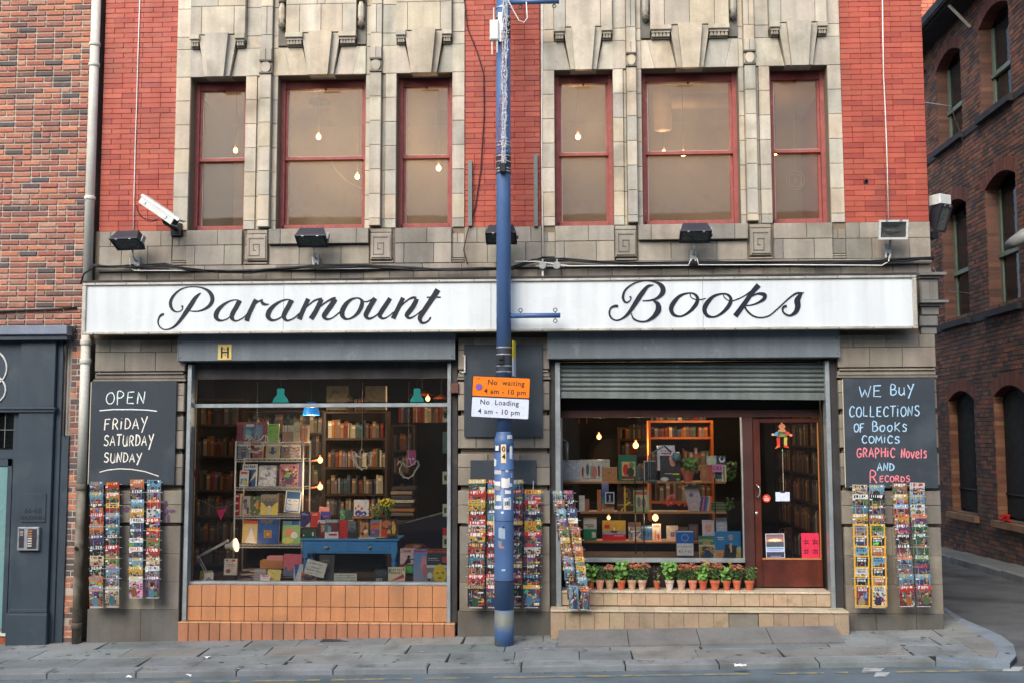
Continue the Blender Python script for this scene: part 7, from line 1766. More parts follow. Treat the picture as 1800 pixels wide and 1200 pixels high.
im = I(18, 30, (206, 140, 80), ('tri', [(.1, .9), (.8, .2), (.95, .6)], (232, 214, 190)), ('tri', [(.3, .5), (.7, .1), (.9, .4)], (130, 70, 40)), ('ell', .35, .7, .2, .12, (90, 50, 34))); onT(632, 918, 647, im, 'orange tan paperback with flying birds on the blue table')
im = I(20, 34, (206, 110, 60), ('rect', 0, 0, 1, .15, (100, 140, 190)), ('rect', 0, .5, 1, 1, (86, 100, 160)), ('ell', .3, .65, .2, .08, (206, 120, 90)), ('ell', .7, .8, .2, .06, (180, 100, 90)), ('rect', .15, .18, .9, .26, (200, 60, 40))); onT(651, 913, 667, im, 'blue and orange paperback right of the small easel', Y=YF-.01)
onT(667.5, 913, 671, I(4, 20, (236, 150, 60)), 'glowing orange book spine beside the blue and orange paperback', T=.05)
im = Img(34, 40, (44, 36, 40)); im.ell(.3, .25, .3, .2, (196, 110, 50)); im.ell(.15, .75, .3, .25, (206, 60, 30)); im.ell(.45, .68, .11, .16, (222, 170, 50)); im.ell(.75, .5, .12, .28, (226, 180, 60)); im.ell(.7, .2, .08, .12, (226, 160, 60)); im.rect(.3, .76, 1, .84, (90, 80, 50)); im.ell(.5, .4, .12, .1, (80, 70, 110)); onT(671, 912, 699, im.noise(.1), 'black book with golden flames and figures at the table end', T=.02, Y=YF-.02)
for (a, b, y, c, lb) in ((630, 660, 946, (224, 226, 214), 'white magazine lying flat at the table edge'), (643, 676, 943.5, (190, 196, 150), 'pale green booklet lying flat on the white magazine')):
 p0, p1 = P(a, y, YT+.0), P(b, y, YT); mb = MB(); k = .0 if y > 945 else .010; mb.box(p0.x, p1.x, YT-.01, YT+.025, ZT_+.001+k, ZT_+.010+k, col=lin(c)); o = mb.build('booklet', M['print'], origin=(p0.x, YT, ZT_)); tag(o, lb, 'booklet')
# second tier on the table
im = I(28, 26, (44, 66, 56), ('rect', 0, 0, .33, 1, (60, 130, 84)));
for k in range(9): im.ell(.06+.12*(k % 3), .1+.12*k, .03, .04, (200, 206, 150))
im.rect(.55, .5, .95, .54, (180, 170, 120)); im.rect(.55, .64, .95, .68, (180, 170, 120)); DB(597, 895, 622, 932, .52, im, 'dark green book with dotted spine behind the front row on the table')
im = I(34, 32, (228, 228, 222), ('rect', .0, .0, 1, .03, (130, 120, 160)), ('ell', .3, .82, .22, .18, (44, 56, 150)), ('ell', .68, .86, .2, .14, (44, 56, 150)), ('ell', .28, .9, .06, .06, (240, 240, 240)), ('ell', .66, .9, .06, .05, (240, 240, 240)), ('ell', .3, .4, .07, .1, (214, 140, 60)), ('ell', .12, .55, .07, .09, (190, 90, 50)), ('ell', .52, .55, .09, .1, (206, 120, 60)), ('ell', .8, .2, .05, .05, (150, 160, 210))); DB(622, 877, 648, 906, .50, im, 'white picture of toy figures on blue shapes held up on the easel', name='picture_card', cat='picture')
ez = MB(); a = P(649, 946, .49); b = P(652, 878, .49); ez.box(b.x-.0, b.x+.03, .5, .52, a.z, b.z); ez.box(PX(620, 907, .49), PX(656, 907, .49), .46, .50, PZ(640, 910, .49), PZ(640, 907, .49)); ez.tube([(b.x-.1, .56, ZT_), (b.x, .52, b.z-.05)], .008, 5); o = ez.build('easel', M['wood'], origin=(b.x, .5, ZT_)); tag(o, 'small brown easel holding the white picture on the table', 'easel')
im = I(20, 22, (36, 60, 150), ('rect', .3, .25, .85, .35, (190, 60, 60))); DB(563, 898, 580, 925, .50, im, 'deep blue book with red title behind the front row')
im = I(22, 18, (176, 110, 100), ('rect', 0, .4, 1, 1, (200, 190, 180))); DB(559, 890, 577, 912, .54, im, 'pinkish book leaning behind the deep blue book', roll=6)
for (px, py, s_, c1, lb, nm) in ((681, 884, 1.0, (226, 206, 50), 'big bunch of yellow flowers in the vase on the blue table', 'yellow'), (662, 893, .9, (206, 190, 150), 'mixed green and orange flower bunch left of the yellow flowers', 'mixed')):
 c = P(px, py, .50); t = thing('flower_bunch', lb, 'flowers', (c.x, .50, ZT_)); random.seed(int(px)); fl_ = MB(); lf = MB(); st_ = MB()
 for k in range(46 if nm == 'yellow' else 26):
  a = random.uniform(0, 2*PI); r_ = .075*math.sqrt(random.random()); q = c+Vector((r_*math.cos(a)*1.1, random.uniform(-.05, .04), r_*math.sin(a)*.6+.01))
  col = jit(lin(c1 if nm == 'yellow' else random.choice([(226, 214, 180), (226, 140, 50), (150, 190, 70), (120, 170, 60)])), .15); fl_.ball(q, .012, 6, col=col)
 for k in range(60):
  a = random.uniform(0, 2*PI); r_ = random.uniform(.02, .085); q = c+Vector((r_*math.cos(a), random.uniform(-.04, .05), r_*math.sin(a)*.7-.02)); d = Vector((math.cos(a), random.uniform(-.4, .2), math.sin(a)))*.03; n_ = Vector((-math.sin(a), 0, math.cos(a)))*.009
  lf.face([q, q+d*.5+n_, q+d, q+d*.5-n_], jit(lin((90, 130, 50)), .3))
 for k in range(7): st_.tube([(c.x+random.uniform(-.01, .01), .5, ZT_+.02), (c.x+random.uniform(-.05, .05), .5, c.z)], .003, 4)
 fl_.build('blossoms', M['leaf'], t)['kind'] = 'stuff'; lf.build('leaves', M['leaf'], t)['kind'] = 'stuff'; st_.build('stems', M['weed'], t)
 if nm == 'yellow':
  vs = MB(); vs.lathe(c.x, .50, [(.035, ZT_), (.045, ZT_+.06), (.03, ZT_+.14), (.036, ZT_+.17)], 14); o = vs.build('vase', mat('blue glass vase', (96, 130, 150), rough=.2, spec=.6), origin=(c.x, .5, ZT_)); tag(o, 'blue grey glass vase under the yellow flowers', 'vase')
# floor of the window
im = I(14, 14, (214, 196, 60)); DB(351, 1002, 373, 1022, .36, im, 'small yellow book standing behind the desk lamp base', T=.02)
im = I(16, 16, (226, 226, 224), ('tri', [(.2, .8), (.5, .4), (.9, .8)], (200, 110, 110)), ('ell', .6, .7, .2, .08, (120, 160, 190))); DB(359, 1006, 375, 1022, .22, im, 'small white book in front of the yellow book by the lamp base')
im = I(24, 32, (214, 206, 190), ('rect', .12, .06, .3, .16, (190, 60, 40)), ('ell', .75, .12, .15, .08, (200, 70, 40)), ('rect', .25, .33, .85, .36, (190, 70, 50)), ('rect', .15, .45, .85, .48, (190, 70, 50)), ('ell', .35, .75, .18, .13, (150, 70, 50))); DB(394, 981, 416, 1010, .34, im, 'cream cookbook with red lettering standing on a box by the lamp', T=.04)
mb = MB(); a = P(396, 1024, .36); b = P(414, 1011, .36); mb.box(a.x, b.x, .3, .42, FL, P(400, 1010.5, .34).z-.001, col=None); o = mb.build('box', M['room_wall'], origin=(a.x, .35, FL)); tag(o, 'small dark box under the cream cookbook', 'box')
random.seed(66)
PILE = [(420, 445, (150, 140, 130)), (430, 470, (170, 156, 140)), (448, 492, (180, 170, 150)), (470, 520, (150, 140, 130)), (440, 480, (196, 190, 176)), (425, 455, (120, 110, 104))]
for k, (a, b, c) in enumerate(PILE*2):
 p = P(a, 1020, .34+.05*(k % 3)); q = P(b, 1020, .34+.05*(k % 3)); zt0 = FL+.012*k*.7
 mb = MB(); mb.box(-(q.x-p.x)/2, (q.x-p.x)/2, -.09, .09, 0, .009, col=jit(lin(c), .1)); o = mb.build('magazine', M['matt_print'], local=True); o.location = ((p.x+q.x)/2, .42+.03*(k % 3), zt0+.0005); o.rotation_euler = (0, 0, random.uniform(-.4, .4)); tag(o, f'worn old magazine, {NUM[k]} from the bottom of the loose pile beside the cookbook', 'magazine', 'loose pile of flat magazines')
DB(446, 999, 467, 1019, .30, I(20, 20, (130, 124, 128), ('rect', .1, .1, .9, .3, (150, 146, 150))), 'plain grey card leaning on the loose pile of magazines', name='card', T=.004, tilt=-14, cat='card')
DB(468, 1000, 493, 1021, .27, I(20, 20, (224, 212, 110)), 'plain yellow card leaning against the pile of magazines', name='card', T=.004, tilt=-14, cat='card', yaw=-10)
DB(457, 1009, 474, 1022, .2, I(18, 14, (226, 220, 220), ('rect', .1, .0, .9, .3, (196, 50, 60)), ('rect', .3, .5, .8, .6, (200, 90, 90))), 'small white card with red top at the window foot', name='card', T=.004, tilt=-20, cat='card')
mb = MB(); a, b = P(458, 998, .45), P(499, 984, .45); mb.box(a.x, b.x, .42, .58, a.z, b.z, ch=.003); o = mb.build('wooden_box', M['wood'], origin=(a.x, .5, a.z)); tag(o, 'low brown wooden box lying on the pile below the wire shelves', 'box')
mb = MB(); a, b = P(470, 984, .46), P(498, 977, .46); mb.box(a.x, b.x, .44, .56, a.z+.001, b.z, col=lin((214, 150, 150))); o = mb.build('booklet', M['matt_print'], origin=(a.x, .5, a.z)); tag(o, 'pale pink booklet lying on the low wooden box', 'booklet')
im = Img(30, 30, (222, 110, 122)); im.tri([(0, 1), (.1, .55), (1, 1)], (110, 116, 140)); im.rect(0, .62, 1, 1, (110, 116, 140)); im.ell(.35, .62, .12, .12, (222, 110, 122)); im.ell(.75, .66, .1, .1, (222, 110, 122)); DB(497, 973, 529, 1012, .33, im.noise(.06), 'pink and slate grey art book propped below the wire shelves', T=.015, roll=2)
im = Img(20, 26, (200, 206, 216)); im.tri([(0, .0), (.6, .0), (.2, .8)], (60, 90, 150)); im.ell(.6, .7, .3, .25, (226, 226, 226)); DB(516, 991, 532, 1021, .24, im.noise(.05), 'blue and white magazine standing left of the tilted note', T=.006)
im = Img(26, 20, (206, 120, 60)); art(im, np.random.RandomState(12), .0, 9, .7); DB(529, 1005, 556, 1021, .23, im.noise(.1), 'orange illustrated magazine at the foot of the tilted note', T=.006)
im = I(24, 24, (222, 222, 208));
for y, x0_, x1_ in ((4, 4, 20), (10, 7, 16), (15, 3, 10), (15, 13, 21)):
 for x in range(x0_, x1_, 2): im.a[y:y+2, x] = (90, 90, 110)
DB(533, 985, 569, 1011, .20, im, 'tilted white handwritten note clipped under the blue table', name='note', T=.003, roll=14, cat='note', tilt=-8)
DB(560, 975, 586, 1022, .28, I(20, 34, (74, 76, 74), ('rect', .1, .18, .7, .24, (110, 108, 104)), ('ell', .55, .55, .2, .12, (90, 70, 70))), 'dark grey poster card under the drawers of the table', name='card', T=.005, cat='card')
im = I(44, 18, (206, 214, 196))
for y in (3, 8, 13):
 x = 3
 while x < 41: im.a[y:y+2, x] = (110, 116, 120); x += RS.choice([1, 2, 2, 3])
DB(587, 1007, 627, 1022.5, .18, im, 'pale green typed notice standing under the blue table', name='notice', T=.003, cat='notice')
im = I(24, 24, (40, 44, 46), ('ell', .5, .3, .4, .25, (60, 66, 68))); im.txt('KEE', 3, 17, (190, 196, 190)); DB(658, 1000, 683, 1022, .3, im, 'black book with white lettering in the dark under the table')
im = I(34, 30, (222, 214, 176), ('tri', [(.1, .95), (.9, .45), (.95, .7)], (190, 40, 60)), ('rect', .02, .1, .15, .4, (90, 130, 160))); im.txt('CAPTAIN', 5, 3, (120, 100, 40)); im.txt('MARVEL', 6, 9, (120, 100, 40)); DB(682, 996, 712, 1022.5, .2, im.noise(.04), 'cream comic album titled CAPTAIN standing at the window foot', T=.01)
DB(711, 994, 726, 1006, .3, I(12, 8, (74, 176, 66)), 'bright green book edge showing behind the cream comic album', T=.03)
im = I(28, 36, (206, 176, 172), ('rect', 0, .82, 1, 1, (120, 60, 50)), ('tri', [(.2, .9), (.6, .4), (.75, .75)], (34, 28, 30)), ('ell', .6, .45, .1, .09, (34, 28, 30)), ('rect', .5, .55, .95, .6, (34, 28, 30))); im.txt('CHAMP', 3, 3, (50, 40, 44)); DB(703, 963, 729, 996, .34, im, 'pink CHAMPION book with a black leaping horse by the table leg', T=.02)
im = Img(26, 66, (90, 150, 206)); im.grad((80, 140, 206), (150, 150, 170)); im.rect(0, .04, 1, .09, (190, 60, 60)); im.ell(.75, .45, .2, .25, (206, 140, 140)); im.ell(.85, .65, .15, .2, (190, 110, 110)); im.txt('SCIENC', 1, 3, (196, 66, 60)); DB(726, 964, 750, 1023, .22, im.noise(.03), 'tall blue science fiction magazine with a pink brain-like shape', T=.01)
im = Img(40, 66, (40, 50, 56)); im.rect(0, .0, 1, .02, (200, 90, 50)); im.rect(0, .04, 1, .12, (190, 80, 60)); im.txt('SCIENCE F', 2, 3, (60, 20, 20)); im.rect(.05, .28, .5, .3, (150, 160, 160)); im.rect(.05, .33, .6, .35, (150, 160, 160)); im.ell(.85, .32, .14, .1, (190, 60, 50)); im.rect(0, .48, 1, .56, (206, 210, 200)); im.rect(0, .56, 1, 1, (120, 130, 130)); im.ell(.62, .74, .32, .28, (222, 196, 40)); im.ell(.5, .72, .07, .03, (120, 90, 30)); im.ell(.76, .71, .07, .03, (120, 90, 30)); im.ell(.62, .86, .1, .03, (150, 120, 30)); im.ell(.15, .8, .12, .1, (206, 206, 206)); im.ell(.12, .92, .06, .05, (30, 30, 34)); DB(750, 964, 787, 1023, .22, im.noise(.04), 'large science fiction magazine with a round yellow moon creature', T=.01)
# desk lamp
dl = thing('desk_lamp', 'white articulated desk lamp with glowing bulb at the drainpipe end of the window', 'lamp', tuple(P(366, 1020, .30)))
Yd = .30
j0, j1, j2 = P(364, 1008, Yd), P(348, 978, Yd), P(400, 950, Yd)
for name, a, b in (('lower_arm', j0, j1), ('upper_arm', j1, j2)):
 for off_ in (-.012, .012):
  mb = MB(); mb.tube([a+Vector((off_*.6, 0, off_)), b+Vector((off_*.6, 0, off_))], .006, 6); mb.build(name, M['white_metal'], dl, smooth=True)
for q in (j1, j2): mb = MB(); mb.ball(q, .02, 8); mb.build('joint', M['white_metal'], dl)
mb = MB(); mb.lathe(j0.x, Yd, [(.06, FL), (.06, FL+.012), (.012, FL+.02), (.01, j0.z)], 16); mb.build('base', M['white_metal'], dl)
hd = P(398, 962, Yd); he = P(417, 952, Yd); d = (he-hd).normalized(); d = Vector((.86, -.18, -.38)).normalized() if False else Vector((.92, -.1, .16)).normalized()
R = d.to_track_quat('Z', 'Y').to_matrix().to_4x4(); Tm = Matrix.Translation(P(397, 960, Yd)) @ R
mb = MB(); mb.lathe(0, 0, [(.028, -.0), (.032, .05), (.05, .075), (.078, .125), (.0765, .125), (.045, .078)], 20, caps=False); mb.xf(Tm); mb.build('shade', M['white_metal'], dl, smooth=True)
mb = MB(); mb.lathe(0, 0, [(.072, .112), (.03, .118), (.002, .12)], 20, caps=False); mb.xf(Tm); mb.build('lit_bowl', M['bulb_glow'], dl)
l = bpy.data.lights.new('lamp_light', 'POINT'); l.energy = .9; l.color = (1, .62, .32); l.shadow_soft_size = .03; lo = bpy.data.objects.new('lamp_light', l); C.link(lo); lo.parent = dl; lo.location = (Tm @ Vector((0, 0, .16)))-origin_of(dl)
# bulbs clipped on the shelf unit
for py, lb in ((808, 'glowing bare bulb clipped to the wire shelf post, the upper one'), (855, 'glowing bare bulb clipped to the wire shelf post, the lower one')):
 p = P(563, py, .5); t = bulb('bare_bulb', lb, p, .03, 4, group='bulbs on the wire shelf post'); mb = MB(); q = P(546, py+2, .5); mb.tube([q-p, Vector((-.03, 0, .0))], .010, 8); mb.build('stem', M['copper'], t, local=True)
for (px, py, Y, lb, pw) in ((752, 700, 2.2, 'warm glowing lamp among the ceiling fittings at the pillar end of the window', 6), (566, 652, 3.0, 'tiny distant ceiling bulb in the near window', 8), (575, 880, 2.9, None, 0)):
 if lb: bulb('ceiling_bulb', lb, P(px, py, Y), .03, pw)
# copper lamp pans
for (px, py, r_, lb) in ((742, 692, .16, 'wide copper lamp pan glowing under the ceiling at the pillar end'), (776, 698, .12, 'smaller copper lamp pan right beside the wide one')):
 c = P(px, py, 2.4); t = thing('copper_lamp', lb, 'lamp', tuple(c)); mb = MB(); mb.lathe(0, 0, [(r_, -.02), (r_*.9, .0), (r_*.3, .03), (.01, .05)], 20, caps=False); mb.build('pan', M['copper'], t, local=True, smooth=True); mb = MB(); mb.tube([(0, 0, .04), (0, 0, 3.0-c.z)], .008, 5); mb.build('rod', M['iron'], t, local=True)
# pendants
def pendant(px, pyt, pyb, hw, Y, m, label, neck=True):
 a = P(px, pyb, Y); tp = P(px, pyt, Y); W = (P(px+hw, pyb, Y)-a).length; H = tp.z-a.z
 t = thing('pendant_lamp', label, 'lamp', (a.x, Y, a.z), group='enamel pendant lamps')
 if neck: prof = [(W, 0), (W*.97, H*.12), (W*.78, H*.4), (W*.5, H*.58), (W*.42, H*.6), (W*.42, H*.95), (W*.3, H)]
 else: prof = [(W, 0), (W*.92, H*.3), (W*.7, H*.8), (W*.5, H)]
 mb = MB(); mb.lathe(0, 0, prof, 24, caps=False); mb.build('shade', m, t, local=True, smooth=True)
 mb = MB(); mb.tube([(0, 0, H*.9), (0, 0, 3.0-a.z)], .005, 5); mb.build('cord', M['black_cable'], t, local=True)
 mb = MB(); mb.ball((0, 0, H*.25), W*.3, 8); mb.build('lamp_bulb', M['bulb'], t, local=True); l = bpy.data.lights.new('pendant_light', 'POINT'); l.energy = 6 if neck else 14; l.color = (1, .76, .5); l.shadow_soft_size = .03; lo = bpy.data.objects.new('pendant_light', l); C.link(lo); lo.parent = t; lo.location = (0, 0, -.02)
pendant(493, 682, 712, 15, .9, M['plastic_teal'], 'turquoise enamel pendant lamp over the wire shelf unit'); pendant(733, 682, 713, 14, .9, M['plastic_teal'], 'turquoise enamel pendant lamp at the middle pillar end of the window')
pendant(547, 706, 729, 15, 1.3, M['plastic_blue'], 'bright blue enamel pendant lamp just below the window transom', neck=False)
# hanging wire hens
def wire_hen(px, py, label, flip=1):
 c = P(px, py, .35); t = thing('wire_hen_basket', label, 'basket', tuple(c), group='hanging wire hen baskets'); mb = MB(); s_ = .0063
 out = [(-17, -14), (-19, -6), (-12, 4), (-8, 12), (0, 17), (8, 15), (14, 8), (15, -1), (12, -8), (17, -12), (20, -8), (18, -14), (11, -12), (5, -4), (-2, -4), (-9, -8), (-13, -14), (-17, -14)]
 pts = [Vector((x*s_*flip, 0, -y*s_)) for x, y in out]
 for dy in (-.05, .05): mb.tube([p+Vector((0, dy*(.2 if p.z > .05 else 1), 0)) for p in pts], .0042, 5)
 for k in range(2, 12): mb.tube([pts[k]+Vector((0, -.05, 0)), pts[k]*1.02+Vector((0, 0, -.012)), pts[k]+Vector((0, .05, 0))], .0034, 4)
 mb.tube([(-.02, 0, .03), (-.015, 0, .1), (.0, 0, .125), (.02, 0, .1), (.035, 0, .03)], .003, 5); mb.build('wire_body', M['wire'], t, local=True)
 mb = MB(); mb.tube([(0, 0, .12), (0, 0, 2.78-c.z)], .0015, 3); mb.build('thread', M['wire'], t, local=True)
wire_hen(636, 807, 'hen-shaped wire egg basket hanging before the dark bookcase'); wire_hen(718, 823, 'hen-shaped wire egg basket hanging at the pillar side of the window', -1)
wire_hen(451, 778, 'small wire hen basket hanging in front of the maroon picture book', -1)
# pennants and hangings at the window edges
def penn(label, pts, Y, c, name='pennant', cat='pennant', group=None):
 q = [P(x, y, Y) for x, y in pts]; mb = MB(); n = len(q); mb.add([tuple(v) for v in q]+[(v.x, v.y+.003, v.z) for v in q], [tuple(range(n)), tuple(range(2*n-1, n-1, -1))]+[(i, n+i, n+(i+1) % n, (i+1) % n) for i in range(n)], lin(c)); o = mb.build(name, M['pennant'], origin=tuple(q[0])); tag(o, label, cat, group)
penn('bright pink pennant hanging alone left of the wire shelf unit', [(381, 896), (398, 892), (388, 914)], .5, (214, 30, 110))
penn('cyan pennant hanging at the window edge above the red one', [(336, 782), (339, 782), (343, 805), (336, 805)], .3, (40, 160, 186)); penn('red pennant hanging at the window edge below the cyan one', [(336, 814), (339, 814), (346, 836), (337, 841)], .3, (196, 30, 60))
penn('cyan cloth scrap hanging at the window edge under the red pennant', [(336, 856), (338, 854), (342, 872), (336, 875)], .3, (50, 170, 180)); penn('patterned cream cloth hanging low at the window edge', [(332, 922), (337, 920), (341, 944), (333, 948)], .3, (180, 176, 150), name='cloth', cat='cloth')
penn('red cloth object at the very foot of the window edge', [(331, 1004), (335, 1003), (336, 1021), (331, 1022)], .3, (190, 24, 40), name='cloth', cat='cloth')
mb = MB(); mb.tube([P(340, 873, .5), P(360, 882, .5), P(380, 892, .5), P(400, 889, .5), P(410, 884, .5)], .0015, 3); o = mb.build('string', M['wire'], origin=tuple(P(340, 873, .5))); tag(o, 'thin sagging string holding the pink pennant', 'string')
for k, (y0, y1, c) in enumerate(((718, 741, (190, 196, 150)), (758, 796, (70, 100, 90)), (772, 795, (196, 204, 160)), (828, 850, (190, 200, 160)), (885, 907, (190, 200, 170)), (927, 939, (200, 50, 60)), (940, 962, (190, 200, 160)))):
 im = I(10, 14, c, ('rect', .3, .3, .8, .7, (50, 60, 50))) if y1-y0 < 30 and c[0] > 100 and c[1] > 100 else I(6, 10, c)
 DB(778, y0, 787, y1, .24-.01*(k % 2), im, ['small cream framed card at the top of the window edge by the middle pillar', 'dark green card second from the top on that same string by the pillar', 'cream framed card overlapping the dark green one by the pillar', 'cream framed card at wire hen height by the middle pillar', 'cream framed card level with the flowers by the pillar', 'small red card on the string of cards by the pillar', 'lowest cream card on the string by the pillar'][k], name='hanging_card', T=.004, tilt=0, cat='card', group='cards strung up the window edge')
im = I(14, 24, (110, 50, 90), ('ell', .3, .6, .14, .08, (120, 150, 190)), ('ell', .7, .6, .14, .08, (120, 150, 190))); DB(715, 790, 731, 816, 1.4, im, 'purple mask poster hanging in the dark behind the wire hen', name='poster', T=.004, tilt=0, cat='poster')
# dark piano lid with bright edge and leather chair back
mb = MB(); a, b, c, d = P(700, 922, 1.3), P(786, 900, 1.3), P(786, 960, 1.3), P(700, 960, 1.3)
pn = thing('dark_cabinet', 'black polished cabinet lid rising behind the table at the pillar side', 'cabinet', (a.x, 1.3, .3))
mb.add([tuple(a), tuple(b), (b.x, 1.35, .3), (a.x, 1.35, .3), (a.x, 1.9, a.z), (b.x, 1.9, b.z), (b.x, 1.9, .3), (a.x, 1.9, .3)], [(3, 2, 1, 0), (0, 1, 5, 4), (1, 2, 6, 5), (0, 4, 7, 3)]); mb.build('body', M['black_paint'], pn)
mb = MB(); mb.tube([a+Vector((.1, -.01, .03)), b+Vector((-.05, -.01, -.0))], .005, 5); mb.build('chrome_edge', M['steel'], pn)
ch = thing('leather_chair', 'round brown leather chair back glinting behind the pink book', 'chair', tuple(P(725, 985, .85)))
mb = MB(); c = P(728, 962, .85); mb.lathe(c.x, .95, [(.18, .546), (.19, c.z-.06), (.17, c.z-.01), (.10, c.z+.03), (.01, c.z+.04)], 20); mb.build('back', mat('brown leather', (96, 56, 40), rough=.3, spec=.6), ch, smooth=True)
if EXTRA.f:
 pass
# ================================================================== things in the far (right) window
YR0 = .52
ds = thing('display_shelving', 'three pine display shelves on black rods in the far window', 'shelving', tuple(P(1150, 975, YR0)))
def shelfz(py, Y): return PZ(1150, py, Y)
for (pa, pb, py) in ((988, 1276, 845.5), (1020, 1277, 898.5), (1026, 1282, 950.5)):
 z = shelfz(py, YR0-.06); mb = MB(); mb.box(PX(pa, py, YR0-.06), PX(pb, py, YR0-.06), YR0-.06, YR0+.22, z-.022, z, ch=.003); mb.build('shelf', M['wood'], ds)
for px in (1117.6, 1132.6, 1259):
 mb = MB(); a = P(px, 976, YR0-.09); mb.tube([(a.x, YR0-.08, zth+.35), (a.x, YR0-.08, PZ(px, 840, YR0-.09))], .007, 6); mb.build('rod', M['black_rod'], ds)
mb = MB(); mb.box(rx0+.01, rx1-.01, RY+.05, YR0+.6, zw0-.03, zw0); mb.build('window_board', M['dark_wood'], shop)
Y2 = YR0+.04
S1, S2, S3 = 845.2, 898.2, 950.2
lb_ = lambda s: s
DB(988, 808, 1020, S1, Y2, I(16, 18, (186, 196, 206), ('rect', 0, .9, 1, 1, (170, 180, 190))), 'plain pale blue card box at the pillar end of the top pine shelf', T=.06, cat='box', name='box', tilt=0)
im = I(44, 34, (202, 204, 196), ('ell', .12, .55, .05, .25, (150, 60, 50)), ('ell', .34, .45, .07, .3, (70, 96, 120)), ('ell', .34, .17, .035, .06, (206, 160, 130)), ('ell', .55, .55, .1, .3, (150, 160, 120)), ('ell', .66, .58, .12, .3, (196, 120, 110)), ('ell', .6, .2, .035, .06, (214, 180, 150)), ('ell', .86, .52, .05, .28, (90, 60, 50)), ('rect', .1, .85, .9, .88, (150, 130, 110))); DB(1020, 807, 1058, S1, Y2-.01, im, 'white box printed with a row of costumed figures on the top pine shelf', T=.06, cat='box', name='box', tilt=0)
DB(1058, 807, 1072, S1, Y2+.02, I(8, 18, (190, 190, 176)), 'pale cream box edge behind the wooden panel', T=.05, cat='box', name='box', tilt=0)
DB(1058, 820, 1085, S1, Y2-.05, I(16, 14, (176, 128, 84), ('rect', .0, .0, 1, .08, (196, 150, 104))), 'small plain wooden panel leaning on the white boxes', T=.02, cat='panel', name='wooden_board', m='matt_print')
im = I(32, 44, (28, 110, 84), ('rect', .18, .24, .92, .93, (206, 180, 120)), ('ell', .4, .55, .15, .22, (206, 50, 36)), ('ell', .65, .65, .2, .18, (50, 60, 50)), ('ell', .72, .38, .16, .1, (120, 130, 80)), ('rect', .2, .8, .9, .92, (110, 70, 60))); DB(1087, 799, 1120, S1, Y2, im.noise(.04), 'tall green book with a red-dressed figure picture on the top pine shelf', T=.03, tilt=-3)
mb = MB(); c = P(1124, S1, Y2); mb.lathe(c.x, Y2, [(.03, c.z), (.034, c.z+.03), (.034, c.z+.15), (.02, c.z+.18)], 12); o = mb.build('glass_jar', mat('grey patterned jar', (96, 96, 98), rough=.2, spec=.6, var=.5, vscale=60), origin=tuple(c)); tag(o, 'small dark patterned jar beside the green book', 'jar')
DB(1131, 809, 1154, S1, Y2+.02, I(20, 30, (26, 28, 30), ('rect', .04, .0, .1, 1, (206, 206, 190)), ('rect', .04, .0, .95, .03, (206, 206, 190))), 'black album with pale edge behind the blue desk lamp', T=.02)
im = I(28, 34, (206, 212, 222)); im.rect(.15, .22, .85, .25, (170, 80, 110)); im.rect(.2, .3, .8, .36, (170, 60, 100)); DB(1156, 782, 1187, 826, Y2+.06, im, 'white book with red title standing tallest behind the lamp arm', T=.03)
im = I(34, 42, (30, 30, 34), ('ell', .62, .22, .16, .2, (206, 150, 126)), ('ell', .5, .12, .05, .12, (214, 160, 136)), ('rect', .2, .68, .55, .72, (206, 206, 200)), ('rect', .58, .68, .9, .74, (226, 206, 50)), ('ell', .2, .92, .2, .08, (206, 206, 206)), ('ell', .85, .92, .08, .05, (100, 190, 60))); DB(1161, 800, 1197, S1, Y2-.02, im, 'black book with a pale hand on its cover on the top pine shelf', T=.03)
# blue lamp
bl = thing('desk_lamp', 'grey blue articulated desk lamp on the top shelf of the far window', 'lamp', tuple(P(1147, S1, Y2-.06))); yl = YR0-.03
z1_ = shelfz(845.5, YR0-.06)
mb = MB(); bx = PX(1147, S1, yl); mb.lathe(bx, yl, [(.062, z1_), (.062, z1_+.012), (.02, z1_+.022)], 20); mb.build('base', M['lamp_blue'], bl)
q0, q1, q2, q3_ = P(1142, 840, yl), P(1141, 798, yl), P(1168, 783, yl), P(1180, 794, yl)
for nm, a, b in (('lower_arm', q0, q1), ('upper_arm', q1, q2)):
 for o_ in (-.011, .011): mb = MB(); mb.tube([a+Vector((o_, 0, o_)), b+Vector((o_, 0, o_))], .005, 6); mb.build(nm, M['lamp_blue'], bl)
mb = MB(); mb.tube([q2, q3_], .009, 6); mb.build('neck', M['iron'], bl)
mb = MB(); mb.ball(P(1189, 802, yl-.02), .053, 16); mb.build('round_shade', M['lamp_blue'], bl, smooth=True)
pl = thing('pipe_lamp', 'pale lamp stand with a bent arm at the shutter track end of the top shelf', 'lamp', tuple(P(995, 808, .5))); mb = MB(); mb.tube([P(996, 808, .5), P(996, 778, .5)], .018, 8); mb.build('stem', M['lamp_blue'], pl, smooth=True); mb = MB(); mb.tube([P(985, 769, .5), P(997, 776, .5), P(999, 783, .5)], .006, 6); mb.build('arm', M['lamp_blue'], pl)
